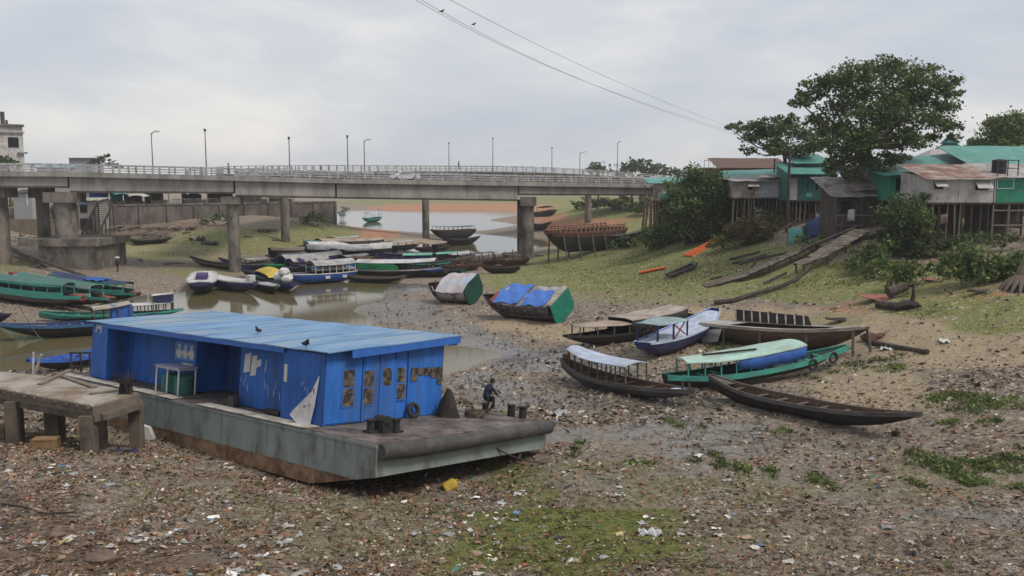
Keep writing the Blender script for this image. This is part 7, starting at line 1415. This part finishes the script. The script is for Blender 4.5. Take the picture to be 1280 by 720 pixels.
# loose litter: far too much to count
def litter(name, label, n, tr, yr, pal, size, seed, dens=None, flat=.55):
    g = np.random.default_rng(seed); Y = 1 / (1 / yr[0] + g.random(n * 3) * (1 / yr[1] - 1 / yr[0])); X = g.uniform(*tr, n * 3) * Y; Z = terr(X, Y)
    PX, PY = proj(np.stack([X, Y, Z], -1)); keep = (Z > .03)
    if dens is not None: keep &= g.random(n * 3) < dens(X, Y, PX, PY)
    idx = np.nonzero(keep)[0][:n]; X, Y, Z = X[idx], Y[idx], Z[idx]; n = len(X)
    nn = g.normal(size=(n, 3)) * flat; nn[:, 2] = 1; nn /= np.linalg.norm(nn, axis=1)[:, None]; a = np.cross(nn, g.normal(size=(n, 3))); a /= np.linalg.norm(a, axis=1)[:, None]; b = np.cross(nn, a)
    s = size * np.exp(np.minimum(g.normal(size=(n, 1)) * .62, 1.25)) * np.clip(Y[:, None] / 30, .8, 1.35); asp = g.uniform(.22, .8, (n, 1)); P = np.stack([X, Y, Z + .015 + s[:, 0] * .22], -1)
    j = lambda: g.uniform(.6, 1.15, (n, 1))
    V = np.stack([P - a * s * j() - b * s * asp * .3, P - b * s * asp * j() + nn * s * .18, P + a * s * j() + b * s * asp * .3, P + b * s * asp * j() - nn * s * .1], 1)
    w = np.array([p[0] for p in pal], float); k = g.choice(len(pal), n, p=w / w.sum()); C = np.array([p[1] for p in pal])[k] * g.uniform(.5, 1.2, (n, 1)) * np.array([1.0, .95, .88]); o = quads_obj(name, V, tintmat('litter'), np.clip(C, 0, .8)); return tag(o, label, 'litter', kind='stuff')
PAL = [(30, (.18, .108, .066)), (20, (.28, .20, .14)), (9, (.40, .34, .28)), (22, (.06, .042, .03)), (15, (.25, .13, .075)), (4, (.5, .47, .43)), (2.2, (.66, .65, .63)), (11, (.10, .13, .04)), (.3, (.10, .2, .42)), (.25, (.08, .28, .2)), (.3, (.45, .33, .1)), (.3, (.4, .12, .1))]
PALM = [(24, (.12, .095, .075)), (22, (.26, .22, .185)), (18, (.36, .33, .30)), (14, (.06, .048, .04)), (5, (.5, .48, .46)), (4, (.17, .10, .07)), (.5, (.2, .3, .5))]
def dn(X, Y, PX, PY):
    d = np.where(PX < 640, 1.0, .7) * np.clip(.05 + 1.5 * vnoise(X / 1.1, Y / 1.6, 31) * (.4 + 1.0 * vnoise(X / .4, Y / .5, 37)), 0, 1); m = masks(X, Y, terr0(X, Y)); d = d * (1 - .55 * np.clip(m[1], 0, 1)) * (1 - .75 * np.clip(m[4], 0, 1)) * (1 - .72 * np.clip(m[5], 0, 1)) * (1 - .75 * np.clip(m[3], 0, 1)); return np.clip(d * np.where(PY < 540, .55, 1), 0, 1)
litter('litter', 'leaf and plastic litter covering the foreground bank', 125000, (-.68, .68), (15.5, 44), PAL, .04, 91, dn)
def dm(X, Y, PX, PY):
    m = masks(X, Y, terr0(X, Y)); d = (.3 + 1.0 * vnoise(X / 2.2, Y / 2.2, 33)) * (1 - .7 * np.clip(m[3], 0, 1)) * (1 - .55 * np.clip(m[0], 0, 1)) * (1 - .5 * np.clip(m[4], 0, 1)); return np.clip(d * np.where(PX < 900, 1, .5), 0, 1)
litter('mud_debris', 'small pale and dark debris strewn over the mud flat', 34000, (-.62, .66), (40, 100), PALM, .055, 92, dm, .5)

def scraps(name, label, n, tr, yr, pal, size, seed, dens):
    g = np.random.default_rng(seed); m = n * 8; Y = 1 / (1 / yr[0] + g.random(m) * (1 / yr[1] - 1 / yr[0])); X = g.uniform(*tr, m) * Y; Z = terr(X, Y); PX, PY = proj(np.stack([X, Y, Z], -1))
    idx = np.nonzero((Z > .05) & (g.random(m) < dens(X, Y, PX, PY)))[0][:n]; X, Y, Z = X[idx], Y[idx], Z[idx]; n = len(X)
    s = size * np.exp(np.minimum(g.normal(size=n) * .55, 1.0)); an = g.uniform(0, 6.283, n); asp = g.uniform(.4, .9, n); G = np.zeros((n, 3, 3, 3))
    for i in range(3):
        for j in range(3):
            u = (i - 1) * s * g.uniform(.6, 1.25, n); v = (j - 1) * s * asp * g.uniform(.6, 1.25, n)
            G[:, i, j, 0] = X + u * np.cos(an) - v * np.sin(an); G[:, i, j, 1] = Y + u * np.sin(an) + v * np.cos(an); G[:, i, j, 2] = Z + .01 + s * g.uniform(.0, .55, n) * (1.3 if i == j == 1 else 1)
    V = np.stack([np.stack([G[:, i, j], G[:, i + 1, j], G[:, i + 1, j + 1], G[:, i, j + 1]], 1) for i in (0, 1) for j in (0, 1)], 1).reshape(-1, 4, 3)
    w = np.array([p[0] for p in pal], float); k = g.choice(len(pal), n, p=w / w.sum()); C = np.array([p[1] for p in pal])[k] * g.uniform(.6, 1.2, (n, 1)); return tag(quads_obj(name, V, tintmat('litter'), np.repeat(C, 4, axis=0)), label, 'litter', kind='stuff')
PALS = [(12, (.50, .48, .45)), (14, (.28, .20, .14)), (12, (.22, .12, .075)), (10, (.05, .042, .04)), (8, (.33, .34, .35)), (2, (.66, .65, .63)), (1.2, (.14, .22, .38)), (.8, (.10, .24, .20)), (1, (.30, .10, .09)), (1.5, (.42, .34, .16)), (6, (.13, .10, .08))]
def ds(X, Y, PX, PY): return np.clip((vnoise(X / 1.3, Y / 1.3, 51) - .38) * 2.2, 0, 1) * np.where(PX < 760, 1, .5) * np.where(Y > 45, .4, 1)
scraps('scraps', 'crumpled bags, rags and sheet scraps lying in the litter', 2600, (-.66, .66), (16, 75), PALS, .06, 95, ds)
def twigs(n, seed):
    g = np.random.default_rng(seed); Y = 1 / (1 / 16 + g.random(n) * (1 / 70 - 1 / 16)); X = g.uniform(-.66, .66, n) * Y; Z = terr(X, Y); k = Z > .05; X, Y, Z = X[k], Y[k], Z[k]; n = len(X)
    a = g.uniform(0, 6.283, n); L_ = g.uniform(.12, .5, n); d = np.stack([np.cos(a) * L_, np.sin(a) * L_, g.uniform(-.02, .06, n)], -1); P = np.stack([X, Y, Z + .03], -1); w = g.uniform(.008, .02, (n, 1)) * np.array([0, 0, 1.0]) + np.stack([-np.sin(a), np.cos(a), 0 * a], -1) * .01
    V = np.stack([P - w, P + d - w * .4, P + d + w * .4, P + w], 1); C = np.where(g.random((n, 1)) < .6, np.array([[.06, .045, .035]]), np.array([[.25, .2, .15]])) * g.uniform(.6, 1.3, (n, 1))
    return tag(quads_obj('twigs', V, tintmat('litter'), C), 'thin twigs and straw strewn over the bank', 'litter', kind='stuff')
twigs(5200, 97)
# ------------------------------------------------------------------ the humid air over the lake
hz = bpy.data.materials.new('haze'); hz.use_nodes = True; t_ = hz.node_tree; t_.nodes.clear()
v_ = N(t_, 'ShaderNodeVolumePrincipled'); v_.inputs['Color'].default_value = (.86, .90, .96, 1); v_.inputs['Density'].default_value = .00028; v_.inputs['Anisotropy'].default_value = .2
t_.links.new(v_.outputs[0], N(t_, 'ShaderNodeOutputMaterial').inputs['Volume'])
o = MB().box(-3000, 3000, -20, 1850, -4, 60).build('haze', hz); tag(o, 'thin pale humid haze over the river bed', 'haze', kind='stuff')
scene.cycles.volume_bounces = 2
